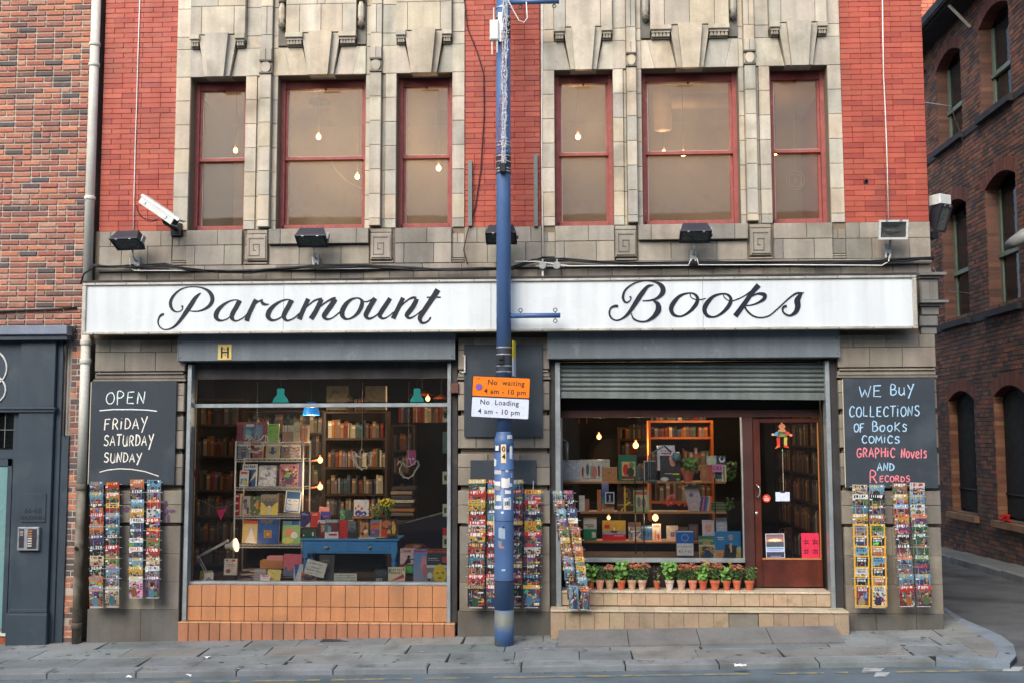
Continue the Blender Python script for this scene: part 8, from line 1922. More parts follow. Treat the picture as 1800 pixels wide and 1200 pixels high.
# plants and pots
TC = [(196, 104, 70), (186, 96, 64), (206, 130, 100), (176, 88, 60), (210, 150, 126)]
def pot(x, y, z, r, h, seed, pale=False):
 random.seed(seed); c = jit(lin(random.choice(TC)), .1); mb = MB()
 mb.lathe(x, y, [(r*.66, z), (r*.9, z+h*.72), (r*.88, z+h*.725), (r*1.02, z+h*.73), (r*1.04, z+h), (r*.92, z+h), (r*.9, z+h*.85), (.002, z+h*.85)], 20, col=c); return mb
def leafy(mb, c, rad, hgt, n, cols, size=.022, seed=1, rnd=True):
 random.seed(seed)
 for k in range(n):
  a = random.uniform(0, 2*PI); r_ = rad*math.sqrt(random.random()); hz = hgt*random.random(); q = Vector((c[0]+r_*math.cos(a)*(.5+.5*hz/hgt), c[1]+r_*math.sin(a)*(.5+.5*hz/hgt), c[2]+hz))
  nrm = Vector((random.uniform(-1, 1), random.uniform(-1.6, .2), random.uniform(.1, 1.2))).normalized(); u = nrm.orthogonal().normalized(); v = nrm.cross(u); s_ = size*random.uniform(.6, 1.2); col = jit(lin(random.choice(cols)), .25)
  if rnd: mb.face([q+s_*(math.cos(t)*u+math.sin(t)*v)+nrm*(.15*s_ if i % 2 else 0) for i, t in enumerate(np.linspace(0, 2*PI, 8)[:-1].tolist())], col)
  else: mb.face([q-u*s_*.3, q+v*s_*1.5, q+u*s_*.3, q-v*s_*.6], col)
POTS = [(1034, 1045, 'g', 1), (1047, 1062, 'b', 1), (1064, 1080, 'm', 2), (1084, 1100, 'g', 0), (1103, 1119, 'm', 2), (1121, 1137, 'm', 2), (1149, 1161, 's', 0), (1169, 1185, 'g', 2), (1190, 1206, 'm', 2), (1210, 1226, 'm', 1), (1228, 1244, 'mg', 0), (1248, 1266, 'm', 0), (1270, 1285, 'gy', 1), (1288, 1303, 'm', 0), (1309, 1326, 'b', 0)]
PLAB = ['terracotta pot of round-leaved greenery half hidden by the comic rack', 'terracotta pot of dark leaves, first whole pot beside the comic rack', 'pale weathered pot of bronze chrysanthemums third from the comic rack', 'clean terracotta pot of bright round geranium leaves between two pale pots', 'whitened pot of pinkish bronze chrysanthemums under the black rods', 'whitened pot with the broadest dome of bronze chrysanthemums', 'small dark pot with a sparse straggly plant standing alone', 'whitish pot of bright green leaves right of the gap in the row', 'pale pot of orange bronze chrysanthemums beside the bright green leaves', 'buff pot of orange chrysanthemums under the currency sign', 'terracotta pot of mixed pink buds and round leaves', 'wide terracotta pot with a large dome of coppery chrysanthemums', 'terracotta pot of round leaves with one yellow flower', 'terracotta pot of orange chrysanthemums second from the door', 'terracotta pot of plain green leaves nearest the door']
zp = zth
GREEN = [(56, 90, 46), (74, 112, 50), (90, 130, 58), (46, 74, 40)]; LGREEN = [(98, 144, 64), (116, 160, 74), (78, 120, 56)]; FLW = [(196, 124, 92), (206, 140, 104), (184, 106, 80), (216, 158, 120), (170, 100, 80)]
for k, (pa, pb, kd, pale) in enumerate(POTS):
 yy = .14+random.uniform(-.01, .01); c = P((pa+pb)/2, 1037, yy); r_ = (P(pb, 1030, yy).x-P(pa, 1030, yy).x)/2*.98; h = .105 if kd != 's' else .09
 t = thing('potted_plant', PLAB[k], 'potted plant', (c.x, yy, zp), group='flower pots along the shop doorstep')
 mb = pot(c.x, yy, zp, r_, h, 100+k);
 pm = M['terracotta'] if pale < 2 else (bpy.data.materials.get('limed terracotta') or mat('limed terracotta', (190, 150, 124), rough=.9, var=.15, dirt=(206, 204, 196), dirt_amt=.9, dscale=14, dlo=.46))
 mb.build('pot', pm, t, smooth=False)
 mb = MB(); mb.lathe(c.x, yy, [(r_*.85, zp+h*.86), (r_*.5, zp+h*.9), (.002, zp+h*.9)], 12); mb.build('soil', M['soil'], t)
 H = {'g': .15, 'b': .17, 'm': .13, 's': .12, 'mg': .16, 'gy': .15}[kd]*random.uniform(.9, 1.3); fo = MB()
 base = (c.x, yy, zp+h*.85)
 for q in range(5 if kd != 's' else 3): a = random.uniform(0, 6.3); fo.tube([base, (c.x+.04*math.cos(a), yy+.03*math.sin(a), zp+h+H*.6)], .003, 4, col=lin((96, 110, 60)))
 if kd in ('g', 'gy', 'mg'): leafy(fo, base, .092, H+.02, 56, LGREEN, .024, k)
 elif kd == 's': leafy(fo, base, .05, H, 16, [(150, 180, 90), (120, 150, 80)], .014, k, False)
 else: leafy(fo, base, .092, H, 130, GREEN, .020, k, False)
 fo.build('foliage', M['leaf'], t)['kind'] = 'stuff'
 if kd in ('m', 'mg', 'gy'):
  fl_ = MB(); nf = {'m': 30, 'mg': 8, 'gy': 2}[kd]
  for q in range(nf):
   a = random.uniform(0, 2*PI); rr = .085*math.sqrt(random.random()); pz = zp+h+H*.8+.045*(1-(rr/.085)**2)+random.uniform(-.015, .015); col = jit(lin(random.choice(FLW if kd == 'm' else [(226, 150, 130), (226, 196, 60)])), .12)
   if kd == 'gy': col = lin((232, 186, 40))
   pc_ = Vector((c.x+rr*math.cos(a)*1.05, yy+rr*math.sin(a)*.8, pz)); fl_.ball(pc_, .011, 6, col=col, sz=.6)
   for w in range(7):
    an = w/7*2*PI; d_ = Vector((math.cos(an), math.sin(an)*.6-.2, .35)).normalized(); u_ = Vector((-math.sin(an), math.cos(an), 0))*.006; fl_.face([pc_+u_*.4, pc_+d_*.019+u_, pc_+d_*.022-u_, pc_-u_*.4], col)
  fl_.build('blossoms', M['leaf'], t)['kind'] = 'stuff'
# shelf pot with plant
for (pa, pb, pt_, lb2, yy, sd) in ((1198, 1221, 826, 'terracotta pot with spreading green plant on the top pine shelf', Y2, 5),):
 c = P((pa+pb)/2, S1, yy); t = thing('potted_plant', lb2, 'potted plant', tuple(c)); r_ = (PX(pb, 830, yy)-PX(pa, 830, yy))/2; pot(c.x, yy, z1_, r_, .115, 9).build('pot', M['terracotta'], t)
 fo = MB(); leafy(fo, (c.x+.04, yy, z1_+.10), .13, .16, 120, LGREEN+GREEN, .022, 4, True); fo.build('foliage', M['leaf'], t)['kind'] = 'stuff'
c = P(1237, S1, Y2); mb = MB(); mb.lathe(c.x, Y2, [(.03, z1_), (.042, z1_+.05), (.036, z1_+.12), (.044, z1_+.185)], 14, col=lin((176, 128, 88))); o = mb.build('wooden_vase', M['terracotta'], origin=tuple(c)); tag(o, 'slim tan wooden vase between the potted plant and the picture', 'vase')
im = Img(34, 42, (150, 170, 160)); im.ell(.25, .2, .25, .18, (190, 200, 170)); im.rect(.5, .0, 1, .35, (50, 70, 90)); im.ell(.8, .14, .15, .13, (220, 226, 226)); im.ell(.8, .1, .1, .1, (50, 70, 90)); im.rect(.0, .35, .35, 1, (170, 90, 70)); im.rect(.4, .6, .75, .9, (60, 80, 80)); im.rect(.75, .35, 1, 1, (206, 206, 170)); im.rect(.85, .4, .9, .98, (90, 90, 80)); im.tri([(.2, .7), (.55, 1), (.3, 1)], (206, 110, 80)); DB(1243, 800, 1277, S1, Y2-.03, im.noise(.06), 'illustrated moon picture at the end of the top pine shelf', name='picture', cat='picture', T=.012, tilt=-3)
im = I(22, 18, (206, 140, 186)); im.ell(.3, .5, .2, .25, (130, 50, 110)); im.ell(.3, .5, .12, .15, (206, 140, 186)); im.ell(.7, .5, .2, .25, (130, 50, 110)); im.ell(.7, .5, .12, .15, (206, 140, 186)); DB(1252.5, 815, 1270, 829, Y2-.07, im, 'pink tag with a bicycle symbol on the moon picture', name='tag', cat='tag', T=.003, tilt=0)
c = P(1284, S1, .75); mb = MB(); leafy(mb, (c.x, .75, c.z+.02), .10, .2, 60, GREEN, .024, 7); o = mb.build('house_plant', M['leaf'], origin=tuple(c)); tag(o, 'dim green plant behind the end of the top pine shelf', 'plant')
c = P(1283, 895, .72); mb = MB(); leafy(mb, (c.x-.0, .72, c.z), .08, .14, 30, GREEN, .02, 8); o = mb.build('house_plant', M['leaf'], origin=tuple(c)); tag(o, 'dim green plant hanging at the end of the middle pine shelf', 'plant')
# middle shelf
DB(1018, 870, 1028, S2, Y2-.02, I(10, 22, (214, 210, 200)), 'narrow white frame at the rack end of the middle pine shelf', T=.012, name='frame', cat='frame'); DB(1028, 876, 1036, S2, Y2, I(8, 18, (150, 104, 70)), 'narrow brown frame beside the white one on the middle shelf', T=.02, name='frame', cat='frame')
DB(1050, 860, 1057, S2, Y2+.0, I(5, 18, (176, 110, 66)), 'slim wooden book end on the middle pine shelf', T=.06, name='book_end', cat='book end')
im = Img(12, 34, (90, 110, 150)); im.grad((170, 150, 170), (60, 90, 150), 0, .6); im.grad((60, 90, 150), (60, 130, 110), .6, 1); DB(1058, 846, 1070, 884, YR0-.09, im, 'blue and lilac scarf hanging over the front of the top pine shelf', name='scarf', cat='scarf', T=.004, tilt=0, m='pennant' if False else 'matt_print')
DB(1064, 864, 1080, 884, YR0-.09, I(20, 24, (214, 220, 226), ('rect', .12, .1, .88, .9, (26, 34, 46)), ('ell', .5, .35, .08, .1, (206, 214, 220)), ('rect', .46, .4, .54, .75, (206, 214, 220)), ('tri', [(.3, .85), (.5, .6), (.7, .85)], (150, 160, 170))), 'small framed white stick figure print on black before the middle shelf', name='framed_print', cat='frame', T=.01, tilt=0)
DB(1058, 884, 1080, S2, Y2-.02, I(12, 8, (190, 146, 100)), 'low kraft paper parcel on the middle pine shelf', T=.05, name='parcel', cat='parcel')
im = I(28, 44, (64, 34, 28), ('ell', .62, .35, .22, .26, (130, 100, 60)), ('ell', .62, .35, .16, .2, (64, 34, 28)), ('ell', .62, .35, .07, .12, (150, 120, 70)), ('rect', .44, 0, .52, 1, (206, 180, 40)), ('rect', 0, .72, 1, .76, (206, 180, 40)), ('tri', [(.48, .76), (.2, .95), (.3, .98)], (222, 196, 50)), ('tri', [(.48, .76), (.9, .66), (.7, .6)], (222, 196, 50))); DB(1085, 853, 1113, S2, Y2, im, 'dark brown gift box tied with yellow ribbon on the middle pine shelf', T=.05, name='gift_box', cat='box', tilt=-2)
im = Img(28, 38, (150, 190, 130)); im.rect(.12, .06, .9, .2, (190, 80, 60)); im.rect(.12, .22, .88, .92, (196, 196, 160)); im.ell(.35, .55, .12, .25, (110, 120, 90)); im.ell(.65, .6, .14, .24, (150, 110, 110)); im.rect(.12, .8, .88, .92, (170, 170, 120)); DB(1114, 861, 1141, S2, Y2-.02, im.noise(.05), 'pale green album with two small figures behind the black rods', T=.02)
t = thing('red_leaf_spray', 'spray of translucent red autumn leaves on the middle pine shelf', 'leaves', tuple(P(1185, S2, Y2))); random.seed(15)
rl = mat('red leaf', (196, 60, 36), rough=.4, var=.3, vscale=20)
for k in range(26):
 a = random.uniform(.1, PI-.1); q = P(1185, 888, Y2)+Vector((math.cos(a)*random.uniform(.02, .12), random.uniform(-.05, .06), math.sin(a)*random.uniform(0, .10))); d_ = Vector((math.cos(a)+random.uniform(-.4, .4), random.uniform(-.5, .5), math.sin(a))).normalized()*.055; n_ = Vector((-d_.z, 0, d_.x))*.45; mb = MB()
 mb.add([q, q+d_*.35+n_*.9, q+d_*.6+n_*.35, q+d_, q+d_*.6-n_*.35, q+d_*.35-n_*.9], [(0, 1, 2, 3, 4, 5)]); mb.build('leaf', rl, t)
mb = MB(); a = P(1145, S2, Y2-.05); b = P(1190, S2, Y2-.05); mb.box(a.x, b.x, Y2-.09, Y2+.06, a.z+.0005, a.z+.008, col=lin((190, 186, 160))); o = mb.build('magazine', M['print'], origin=tuple(a)); tag(o, 'thin pale magazine lying flat under the red leaves', 'magazine')
DB(1211, 852, 1236, S2, Y2+.02, I(20, 34, (170, 160, 160), ('ell', .4, .35, .15, .08, (90, 90, 130))), 'tilted pale card with a blue mark behind the leaning notebooks', name='card', cat='card', T=.004, roll=-10)
for k, c in enumerate(((50, 84, 130), (206, 110, 140), (110, 70, 130), (60, 140, 190), (220, 190, 160), (226, 120, 80))):
 q = P(1230+k*3.2, S2, Y2-.03); mb = MB(); mb.box(0, .016, 0, .15, 0, .17, ch=.001, col=lin(c)); o = mb.build('notebook', M['print'], local=True); o.location = q; o.rotation_euler = (0, math.radians(9), 0); tag(o, f'{["dark blue", "pink", "purple", "sky blue", "cream", "orange"][k]} slim notebook leaning in the row on the middle pine shelf', 'notebook', 'row of slim leaning notebooks')
for k in range(6):
 q = P(1250, S2, Y2-.03); mb = MB(); mb.box(q.x, q.x+.165-(k % 2)*.012, Y2-.05, Y2+.1, q.z+.0165*k+.0005, q.z+.0165*k+.015, ch=.001, col=jit(lin((50, 96, 84) if k % 2 else (120, 130, 70)), .1)); o = mb.build('book', M['print'], origin=tuple(q)); tag(o, f'thin green book, {NUM[k]} from the bottom of the flat stack on the middle pine shelf', 'book', 'flat stack of thin green books');
# bottom shelf
im = I(24, 40, (206, 204, 190), ('rect', 0, .5, 1, 1, (20, 140, 84)), ('rect', 0, 0, 1, .06, (190, 150, 60)), ('rect', .1, .3, .8, .34, (120, 110, 90)), ('rect', .3, .38, .8, .42, (120, 110, 90)), ('rect', .62, .62, .9, .84, (222, 222, 206))); DB(1026, 908, 1049, S3, Y2, im, 'white over green book at the rack end of the lowest pine shelf')
im = I(44, 36, (222, 178, 50), ('rect', 0, .5, 1, .68, (160, 164, 176)), ('rect', 0, .68, 1, 1, (206, 36, 48)), ('rect', .1, .2, .32, .38, (206, 50, 40)), ('ell', .5, .54, .15, .06, (60, 56, 60)), ('rect', .48, .32, .54, .5, (230, 226, 220)), ('rect', .5, .72, .9, .75, (240, 210, 210))); DB(1059, 914, 1100, S3, Y2, im, 'square yellow and red book with a boat on the lowest pine shelf', T=.015, tilt=-3)
im = Img(26, 34, (150, 150, 150)); [im.ell(RS.rand(), RS.rand(), .05, .3, (226, 226, 226) if k % 2 else (96, 90, 84), RS.rand()*3) for k in range(16)]; im.rect(0, 0, 1, .25, (110, 80, 60)); DB(1105, 917, 1127, S3, Y2+.02, im, 'shiny foil-wrapped parcel on the lowest pine shelf', T=.03, name='parcel', cat='parcel')
for k in range(3): DB(1128+k*6, 923, 1138+k*5.5, S3, Y2-.02+.012*k, I(10, 24, (70, 130, 170), ('ell', .5, .5, .3, .2, (50, 90, 140)), ('rect', .1, .08, .9, .16, (190, 206, 214))), f'{["front", "middle", "rear"][k]} one of three blue booklets overlapping on the lowest pine shelf', T=.008, group='three overlapping blue booklets')
im = I(20, 34, (214, 206, 196), ('rect', .1, .06, .9, .2, (206, 130, 110)), ('ell', .35, .7, .15, .25, (206, 150, 40)), ('ell', .7, .75, .14, .2, (196, 80, 40)), ('rect', .3, .35, .38, .55, (206, 150, 40))); DB(1147, 920, 1162, S3, Y2, im, 'white book with golden bottles beside the large bulb')
DB(1172, 923, 1192, S3, Y2, I(20, 28, (206, 198, 180), ('rect', .35, .42, .7, .7, (110, 90, 120)), ('rect', .45, .5, .6, .62, (206, 140, 110))), 'cream book with a small square picture beside the currency sign', T=.03)
t = thing('toy_elephants', 'two tiny pale elephant figures standing between the books on the lowest shelf', 'figurine', tuple(P(1168, S3, Y2-.05)))
for px in (1166, 1170): c = P(px, S3, Y2-.05); mb = MB(); mb.ball((c.x, c.y, c.z+.016), .010, 8); mb.ball((c.x-.011, c.y, c.z+.021), .006, 6); mb.tube([(c.x-.015, c.y, c.z+.02), (c.x-.019, c.y, c.z+.006)], .002, 4); [mb.tube([(c.x+dx_, c.y, c.z+.012), (c.x+dx_, c.y, c.z)], .003, 4) for dx_ in (-.006, .006)]; mb.build('elephant', M['putty'], t)
for (a, b, y) in ((1193, 1210, 925), (1212, 1228, 920)): DB(a, y, b, S3, Y2+.06, I(12, 20, (70, 56, 50), ('rect', .15, .15, .85, .85, (96, 84, 80))), f'dark framed picture {"left" if a < 1200 else "right"} behind the currency sign', name='frame', cat='frame', T=.012)
im = I(22, 34, (196, 190, 200), ('ell', .5, .4, .3, .28, (206, 150, 140)), ('ell', .5, .16, .28, .12, (190, 186, 186)), ('rect', .1, .75, .9, 1, (170, 180, 206))); DB(1235, 913, 1256, 945, Y2+.03, im, 'photographic portrait book of a pale haired face behind the colourful annual')
im = I(18, 30, (170, 186, 206), ('ell', .5, .5, .25, .25, (196, 196, 200))); DB(1258, 909, 1278, 935, Y2+.06, im, 'pale blue grey portrait card behind the blue album', name='card', cat='card')
im = Img(34, 44, (60, 120, 130)); im.rect(0, 0, 1, .3, (50, 120, 110)); im.txt('RIVERDAL', 1, 7, (226, 196, 60)); im.txt('HIGH', 9, 13, (226, 196, 60)); im.rect(0, .42, 1, 1, (214, 190, 140)); art(im, np.random.RandomState(33), .5, 14, .8); DB(1229, 941, 1257, 979, RY+.12, im.noise(.05), 'colourful RIVERDALE HIGH comic album at the window foot', T=.02, tilt=-4)
im = Img(46, 46, (40, 130, 190)); im.rect(0, .72, 1, .86, (190, 160, 120)); im.rect(0, .86, 1, 1, (206, 170, 90)); im.tri([(.3, 1), (.42, .45), (.8, 1)], (40, 40, 46)); im.tri([(.42, .5), (.85, .55), (.8, 1)], (40, 40, 46)); im.ell(.62, .27, .07, .08, (206, 150, 120)); im.ell(.62, .18, .1, .05, (170, 166, 150)); im.rect(.5, .2, .75, .225, (150, 146, 130)); im.rect(.58, .45, .66, .8, (214, 196, 130)); im.ell(.6, .6, .05, .08, (214, 160, 130)); im.ell(.93, .7, .1, .12, (190, 196, 140)); im.rect(.1, .22, .35, .26, (214, 206, 130)); im.rect(.12, .3, .36, .33, (214, 206, 130)); im.ell(.2, .9, .15, .07, (206, 130, 90)); DB(1257, 933, 1303, 979, RY+.10, im, 'large blue album cover of a man in a dark suit and hat', T=.006, tilt=-4, cat='record', name='record_sleeve')
# currency notice hung in the window
eu = thing('currency_notice', 'small framed blue and white notice reading one euro equals one pound', 'notice', tuple(P(1204, 977, RY+.04))); ye = RY+.04
x0, x1, z0, z1e = PX(1188, 950, ye), PX(1220, 950, ye), PZ(1204, 977, ye), PZ(1204, 931, ye)
mb = MB(); mb.box(x0, x1, ye, ye+.01, z0, z1e); mb.build('frame', M['dark_metal'], eu); mb = MB(); mb.box(x0+.008, x1-.008, ye-.003, ye-.0005, z0+.008, z1e-.008); mb.build('card', M['paper'], eu)
zb_ = z0+(z1e-z0)*.50; mb = MB(); mb.box(x0+.009, x1-.009, ye-.0045, ye-.0035, zb_, z1e-.02); mb.build('blue_field', mat('flag blue', (30, 110, 196), rough=.5), eu)
mb = MB(); cx_, cz_ = (x0+x1)/2, (zb_+z1e-.02)/2
for k in range(12):
 a = k*PI/6; sx_, sz_ = cx_+.037*math.cos(a), cz_+.037*math.sin(a); mb.prism([(sx_+.0065*math.cos(t+PI/2)*(1 if i % 2 == 0 else .45), sz_+.0065*math.sin(t+PI/2)*(1 if i % 2 == 0 else .45)) for i, t in enumerate(np.linspace(0, 2*PI, 11)[:-1].tolist())], ye-.0055, ye-.0046)
mb.build('stars', M['paper'], eu); off = origin_of(eu)
text('Euros accepted here', .019, Matrix.Translation((cx_-off.x, ye-.0038-off.y, z0+(z1e-z0)*.36-off.z)) @ UP, M['black_paint'], eu, extrude=.0003); text('€1 = £1', .042, Matrix.Translation((cx_-off.x, ye-.0038-off.y, z0+(z1e-z0)*.14-off.z)) @ UP, M['black_paint'], eu, extrude=.0003)
# bulbs
bulb('bare_bulb', 'small bare glowing bulb under the middle pine shelf near the rack', P(1070, 909, Y2+.08), .02, .8); bulb('bare_bulb', 'largest glowing bulb under the middle pine shelf', P(1152, 909, Y2+.04), .034, 2.0)
bulb('room_bulb', 'glowing round bulb deep in the room, the one nearest the shutter track', P(1053, 767, 2.4), .03, 9); bulb('room_bulb', 'glowing round bulb deep in the room beside the orange bookcase', P(1117.5, 782, 2.2), .036, 11)
bulb('room_bulb', 'hidden warm bulb just over the orange bookcase', P(1215, 718, 1.75), .03, 15)
mb = MB(); c = P(1025, 727, 2.2); mb.box(c.x-.1, c.x+.06, 2.2, 2.3, c.z-.0, c.z+.012); mb.box(c.x-.06, c.x-.045, 2.2, 2.22, c.z-.12, c.z); mb.box(c.x+.04, c.x+.055, 2.2, 2.22, c.z-.12, c.z); o = mb.build('wall_bracket', M['copper'], origin=tuple(c)); tag(o, 'small copper bracket catching light high at the track end of the far window', 'bracket')
mb = MB(); c = P(1072, 800, 3.4); mb.lathe(0, 0, [(.30, 0), (.30, .03), (.24, .05)], 28); mb.xf(Matrix.Translation((c.x, 3.4, c.z)) @ Matrix.Rotation(PI/2, 4, 'X')); o = mb.build('round_mirror', M['black_rod'], origin=tuple(c)); tag(o, 'big round dark framed mirror on the back wall of the far room', 'mirror')
# orange bookcase
random.seed(71); YO = 2.1; ox0, ox1 = PX(1144, 800, YO), PX(1250, 800, YO); zo = [PZ(1200, y, YO) for y in (880, 822, 767)]
bookcase('orange pine bookcase lit warmly behind the far window', ox0, ox1, YO, zo, M['orange_wood'], top=PZ(1200, 738, YO))
shelf_row(ox0+.02, ox1-.02, zo[2], YO+.02, .10, .14, 'on upper shelf of the orange bookcase', 'books on the orange bookcase, upper shelf'); shelf_row(ox0+.02, ox1-.02, zo[1], YO+.02, .18, .26, 'on middle shelf of the orange bookcase', 'books on the orange bookcase, middle shelf')
shelf_row(ox0+.02, ox1-.02, PZ(1200, 738, YO), YO+.02, .04, .09, 'on top of the orange bookcase', 'books on top of the orange bookcase')
shelf_row(ox0+.02, ox1-.02, zo[0], YO+.02, .18, .26, '', '', limit=False, dim_tint=.6)
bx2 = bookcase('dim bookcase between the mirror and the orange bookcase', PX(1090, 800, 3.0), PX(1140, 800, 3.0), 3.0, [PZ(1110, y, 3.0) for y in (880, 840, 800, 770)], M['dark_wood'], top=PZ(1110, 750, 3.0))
for y in (880, 840, 800, 770): shelf_row(PX(1090, 800, 3.0), PX(1140, 800, 3.0), PZ(1110, y, 3.0), 3.02, .14, .2, '', '', limit=False, dim_tint=.9)
# bookcase seen through the door, on the side wall
XS = 3.0
sb_ = thing('wall_bookcase', 'long bookcase of old books on the side wall seen through the glass door', 'bookcase', (XS+.1, 2.2, .3))
zs_ = [.62, .98, 1.34, 1.69, 2.03, 2.36]
for z in [.28]+zs_+[2.68]: mb = MB(); mb.box(XS-.02, XS+.26, .55, 3.85, z-.025, z); mb.build('shelf', M['dark_wood'], sb_)
for y in (.55, 1.7, 2.8, 3.83): mb = MB(); mb.box(XS-.022, XS+.26, y-.015, y+.015, .1, 2.68); mb.build('upright', M['dark_wood'], sb_)
random.seed(72)
for i, z in enumerate(zs_):
 for (a, b) in ((.58, 1.67),): shelf_row(a, b, z, XS, .2, .28, f'on {["lowest", "second lowest", "third", "fourth", "fifth", "top"][i]} shelf behind the glass door', f'side wall books, {["lowest", "second lowest", "third", "fourth", "fifth", "top"][i]} shelf', axis='y', dim_tint=.8, limit=NB[0] < 285)
 for (a, b) in ((1.73, 2.77), (2.83, 3.8)): shelf_row(a, b, z, XS, .2, .28, '', '', axis='y', dim_tint=.8, limit=False)
o = EXTRA.build('shelved_books', M['cloth_book'], origin=(0, 2.3, .3)); tag(o, 'many more old books filling the dim bookcases inside the shop', 'books', kind='stuff')
# things hung on the door
dy = RY-.012
cl = thing('pull_toy_clown', 'colourful jointed wooden clown toy hanging on the door glass', 'toy', tuple(P(1375, 765, dy)))
def fl(name, pts, c, y=dy):
 q = [P(x, y_, y) for x, y_ in pts]; mb = MB(); mb.prism([(v.x, v.z) for v in q], y-.004, y+.004, lin(c)); mb.build(name, M['pennant'], cl)
ci = lambda cx_, cy_, rx, ry, n=12: [(cx_+rx*math.cos(2*PI*k/n), cy_-ry*math.sin(2*PI*k/n)) for k in range(n)]
fl('hat', [(1374, 742), (1371, 746), (1378, 746)][::-1] if False else [(1371, 746), (1378, 746), (1374, 741)], (190, 140, 90), dy-.001); fl('head', ci(1374.5, 749, 6, 5), (206, 130, 96), dy-.009); fl('ruff', ci(1374.5, 756, 7, 3), (190, 140, 90), dy-.018)
fl('body', [(1366, 767), (1384, 767), (1382, 756), (1368, 756)], (120, 140, 90), dy); fl('red_sleeve', [(1382, 765), (1390, 763), (1387, 759), (1380, 756)], (206, 70, 56), dy-.027); fl('blue_sleeve', [(1360, 764), (1366, 766), (1369, 757), (1364, 758)], (90, 150, 190), dy-.027)
fl('hand', ci(1359, 763, 3, 2.2), (220, 176, 140), dy-.036); fl('hand', ci(1390, 764, 3, 2.2), (220, 150, 110), dy-.036)
fl('red_leg', [(1366, 784), (1371, 783), (1371, 768), (1365, 768)], (206, 60, 50), dy-.009); fl('yellow_leg', [(1378, 783), (1383, 784), (1384, 768), (1378, 768)], (190, 176, 80), dy-.009); fl('shoe', [(1362, 788), (1371, 785), (1371, 781), (1366, 782)], (214, 100, 50), dy-.018); fl('shoe', [(1378, 785), (1388, 787), (1384, 782), (1378, 781)], (206, 60, 50), dy-.018)
mb = MB(); mb.ball(P(1375.5, 792, dy), .007, 8); mb.build('green_bead', mat('green bead', (40, 220, 110), rough=.4), cl); mb = MB(); a, b = P(1375.5, 788, dy), P(1375.5, 862, dy); mb.tube([(a.x, dy, a.z), (a.x, dy, b.z)], .0028, 4); mb.build('pull_string', M['board_edge'], cl)
sg2 = thing('clipped_card', 'blank white card on a bulldog clip hanging from the clown toy string', 'card', tuple(P(1375, 880, dy))); a, b = P(1363.5, 880, dy), P(1388, 864, dy); mb = MB(); mb.box(a.x, b.x, dy-.002, dy+.002, a.z, b.z); mb.build('card', mat('bright white card', (214, 222, 240), rough=.7), sg2); mb = MB(); c = P(1375.5, 863, dy); mb.box(c.x-.025, c.x+.025, dy-.01, dy+.01, c.z-.012, c.z+.008, ch=.003); mb.build('clip', M['iron'], sg2)
st = thing('round_sticker', 'round orange red sticker on the door glass', 'sticker', tuple(P(1347.5, 875, RY+.018))); yk = RY+.0185; c = P(1347.5, 875, yk); ring = [(c.x+.044*math.cos(2*PI*k/24), c.z+.044*math.sin(2*PI*k/24)) for k in range(24)]
mb = MB(); mb.prism(ring, yk-.001, yk, lin((214, 70, 46))); mb.build('disc', M['matt_print'], st); mb = MB(); mb.box(c.x-.026, c.x+.026, yk-.0025, yk-.0012, c.z-.024, c.z-.012); mb.box(c.x-.03, c.x+.03, yk-.0025, yk-.0012, c.z-.004, c.z+.004); mb.box(c.x-.02, c.x+.01, yk-.0025, yk-.0012, c.z+.014, c.z+.022); mb.build('print', mat('pale print', (236, 200, 190)), st)
im = Img(34, 44, (120, 100, 120)); im.grad((110, 90, 110), (206, 150, 110), 0, .35); im.grad((90, 90, 110), (60, 66, 90), .35, 1); im.ell(.5, .27, .35, .06, (246, 226, 190)); im.tri([(0, .5), (.35, .32), (.7, .55)], (80, 90, 90)); im.rect(.0, .55, 1, .76, (190, 206, 232)); im.rect(.06, .6, .94, .63, (120, 140, 180)); im.rect(.06, .68, .8, .71, (120, 140, 180)); im.rect(.25, .9, .8, .93, (170, 170, 190)); im.rect(0, 0, 1, .02, (226, 226, 232)); im.rect(0, .98, 1, 1, (226, 226, 232)); im.rect(0, 0, .03, 1, (226, 226, 232)); im.rect(.97, 0, 1, 1, (226, 226, 232))
DB(1347, 937, 1380, 980, RY+.008, im, 'sunset photo poster with a pale paper strip taped low on the door glass', name='poster', cat='poster', T=.002, tilt=0, roll=-1)
rp = thing('red_notice', 'bright pink red paper with four black brushed characters on the door glass', 'notice', tuple(P(1425, 980, RY+.01))); yr_ = RY+.010; q = [P(1409.5, 981, yr_), P(1441, 981, yr_), P(1439, 936, yr_), P(1408, 936, yr_)]; mb = MB(); mb.prism([(v.x, v.z) for v in q], yr_-.001, yr_+.001); mb.build('paper', mat('red pink paper', (222, 50, 84), rough=.8), rp)
mb = MB()
def br(pts, w=.0024):
 global BRK
 for i in range(len(pts)-1):
  a, b = P(*pts[i], yr_-.003), P(*pts[i+1], yr_-.003); mb.tube([a, b], w, 4)
for (cx_, cy_) in ((1417, 951), (1433, 951), (1417, 968), (1433, 968)):
 k = int(cx_+cy_) % 3
 br([(cx_-5, cy_-1), (cx_+5, cy_-2)]); br([(cx_-1, cy_-5), (cx_-1, cy_+5)]); br([(cx_-4, cy_+3), (cx_+4, cy_+2.5)]); br([(cx_+1, cy_-1), (cx_+5, cy_+5)] if k else [(cx_+3, cy_-5), (cx_+3, cy_+4)])
 if k == 2: br([(cx_-5, cy_-4), (cx_-3, cy_+5)])
mb.build('characters', M['black_rod'], rp)
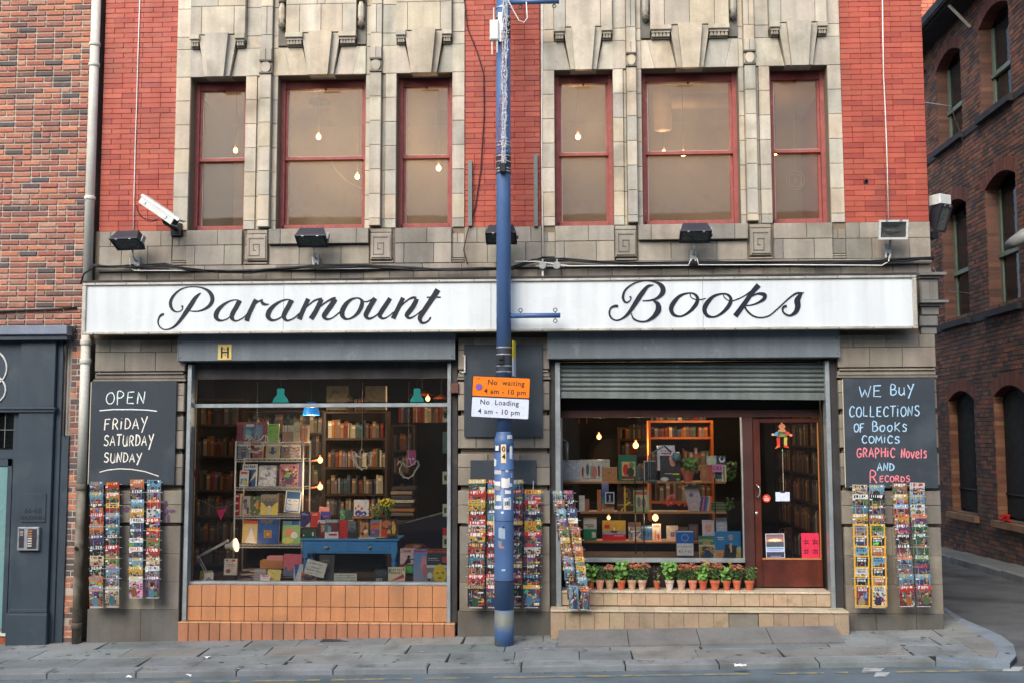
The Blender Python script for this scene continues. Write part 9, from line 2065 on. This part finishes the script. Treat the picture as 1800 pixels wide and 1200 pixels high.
# ================================================================== upstairs lamps and clutter
def ub(px, py, Y, r=.032, pw=9, lb='', cord=True):
 pw *= 1.6
 p = P(px, py, Y); t = bulb('hanging_bulb', lb, p, r, pw, color=(1, .6, .28), group='bare bulbs hanging upstairs', soft=.06, gm='bulb_up')
 if cord: mb = MB(); mb.tube([(0, 0, r*2), (0, 0, 7.0-p.z)], .005, 4); mb.build('flex', M['black_cable'], t, local=True)
ub(560, 241, 1.6, .031, 16, 'glowing bare bulb in the upper pane of the wide window nearest the camera post'); ub(628, 311, 1.3, .03, 13, 'glowing bare bulb in the lower pane of that wide window, near its right jamb'); ub(771, 296, 1.1, .031, 13, 'glowing bare bulb in the narrow window left of the lamp post')
ub(414, 265, 2.6, .03, 9, 'glowing bare bulb just above the sash bar of the narrow window over the CCTV camera'); ub(1016, 241, 1.2, .031, 13, 'glowing bare bulb in the narrow window right of the lamp post')
ub(1201, 271, 1.4, .031, 13, 'larger of two bulbs under the sash bar of the far wide window'); ub(1167, 267, 2.6, .024, 6, 'smaller of two bulbs under the sash bar of the far wide window'); ub(1363, 270, 3.4, .026, 9, 'glow behind the sash corner of the window nearest the alley')
mb = MB(); a = P(1230, 178, 2.6); mb.tube([(a.x-.6, 2.6, a.z), (a.x+.7, 2.6, a.z)], .10, 14); o = mb.build('air_duct', M['duct'], origin=tuple(a), smooth=True); tag(o, 'pale horizontal air duct near the ceiling inside the far wide window', 'duct')
mb = MB(); a = P(1165, 215, 2.2); mb.tube([(a.x, 2.2, a.z-.1), (a.x, 2.2, 7.0)], .12, 14); o = mb.build('vertical_duct', M['duct'], origin=tuple(a), smooth=True); tag(o, 'vertical copper-lit pipe dropping from the ceiling inside the far wide window', 'pipe')
mb = MB(); a = P(562, 190, 2.4); mb.lathe(a.x, 2.4, [(.16, a.z+.07), (.14, a.z+.1), (.03, a.z+.12)], 16); mb.tube([(a.x, 2.4, a.z+.1), (a.x, 2.4, 7.0)], .006, 4); o = mb.build('ceiling_fan_cap', M['iron'], origin=tuple(a)); tag(o, 'dark flat lamp disc hanging above the bulb in the near wide window', 'lamp')
t = thing('hoop_mobile', 'hanging mobile of two concentric pale hoops in the window nearest the alley', 'mobile', tuple(P(1398, 316, .5)))
for r_ in (.105, .075, .03):
 c = P(1398, 318, .5); mb = MB(); mb.tube([(c.x+r_*math.cos(k*PI/14)*(.5 if r_ < .05 else 1), .5, c.z+r_*math.sin(k*PI/14)) for k in range(29)], .006, 6); mb.build('hoop', mat('pale hoop', (206, 180, 130), rough=.5) if r_ > .1 else M['board_edge'], t)
mb = MB(); mb.tube([(c.x, .5, c.z+.1), (c.x, .5, 6.1)], .003, 4); mb.build('thread', M['board_edge'], t)
mb = MB(); mb.tube([P(580, 281, 1.0), P(590, 300, 1.0), P(610, 320, 1.0), P(640, 334, 1.0)], .006, 5); o = mb.build('drooping_flex', M['board_edge'], origin=tuple(P(600, 310, 1.0)), smooth=True); tag(o, 'pale flex drooping inside the lower pane of the near wide window', 'cable')
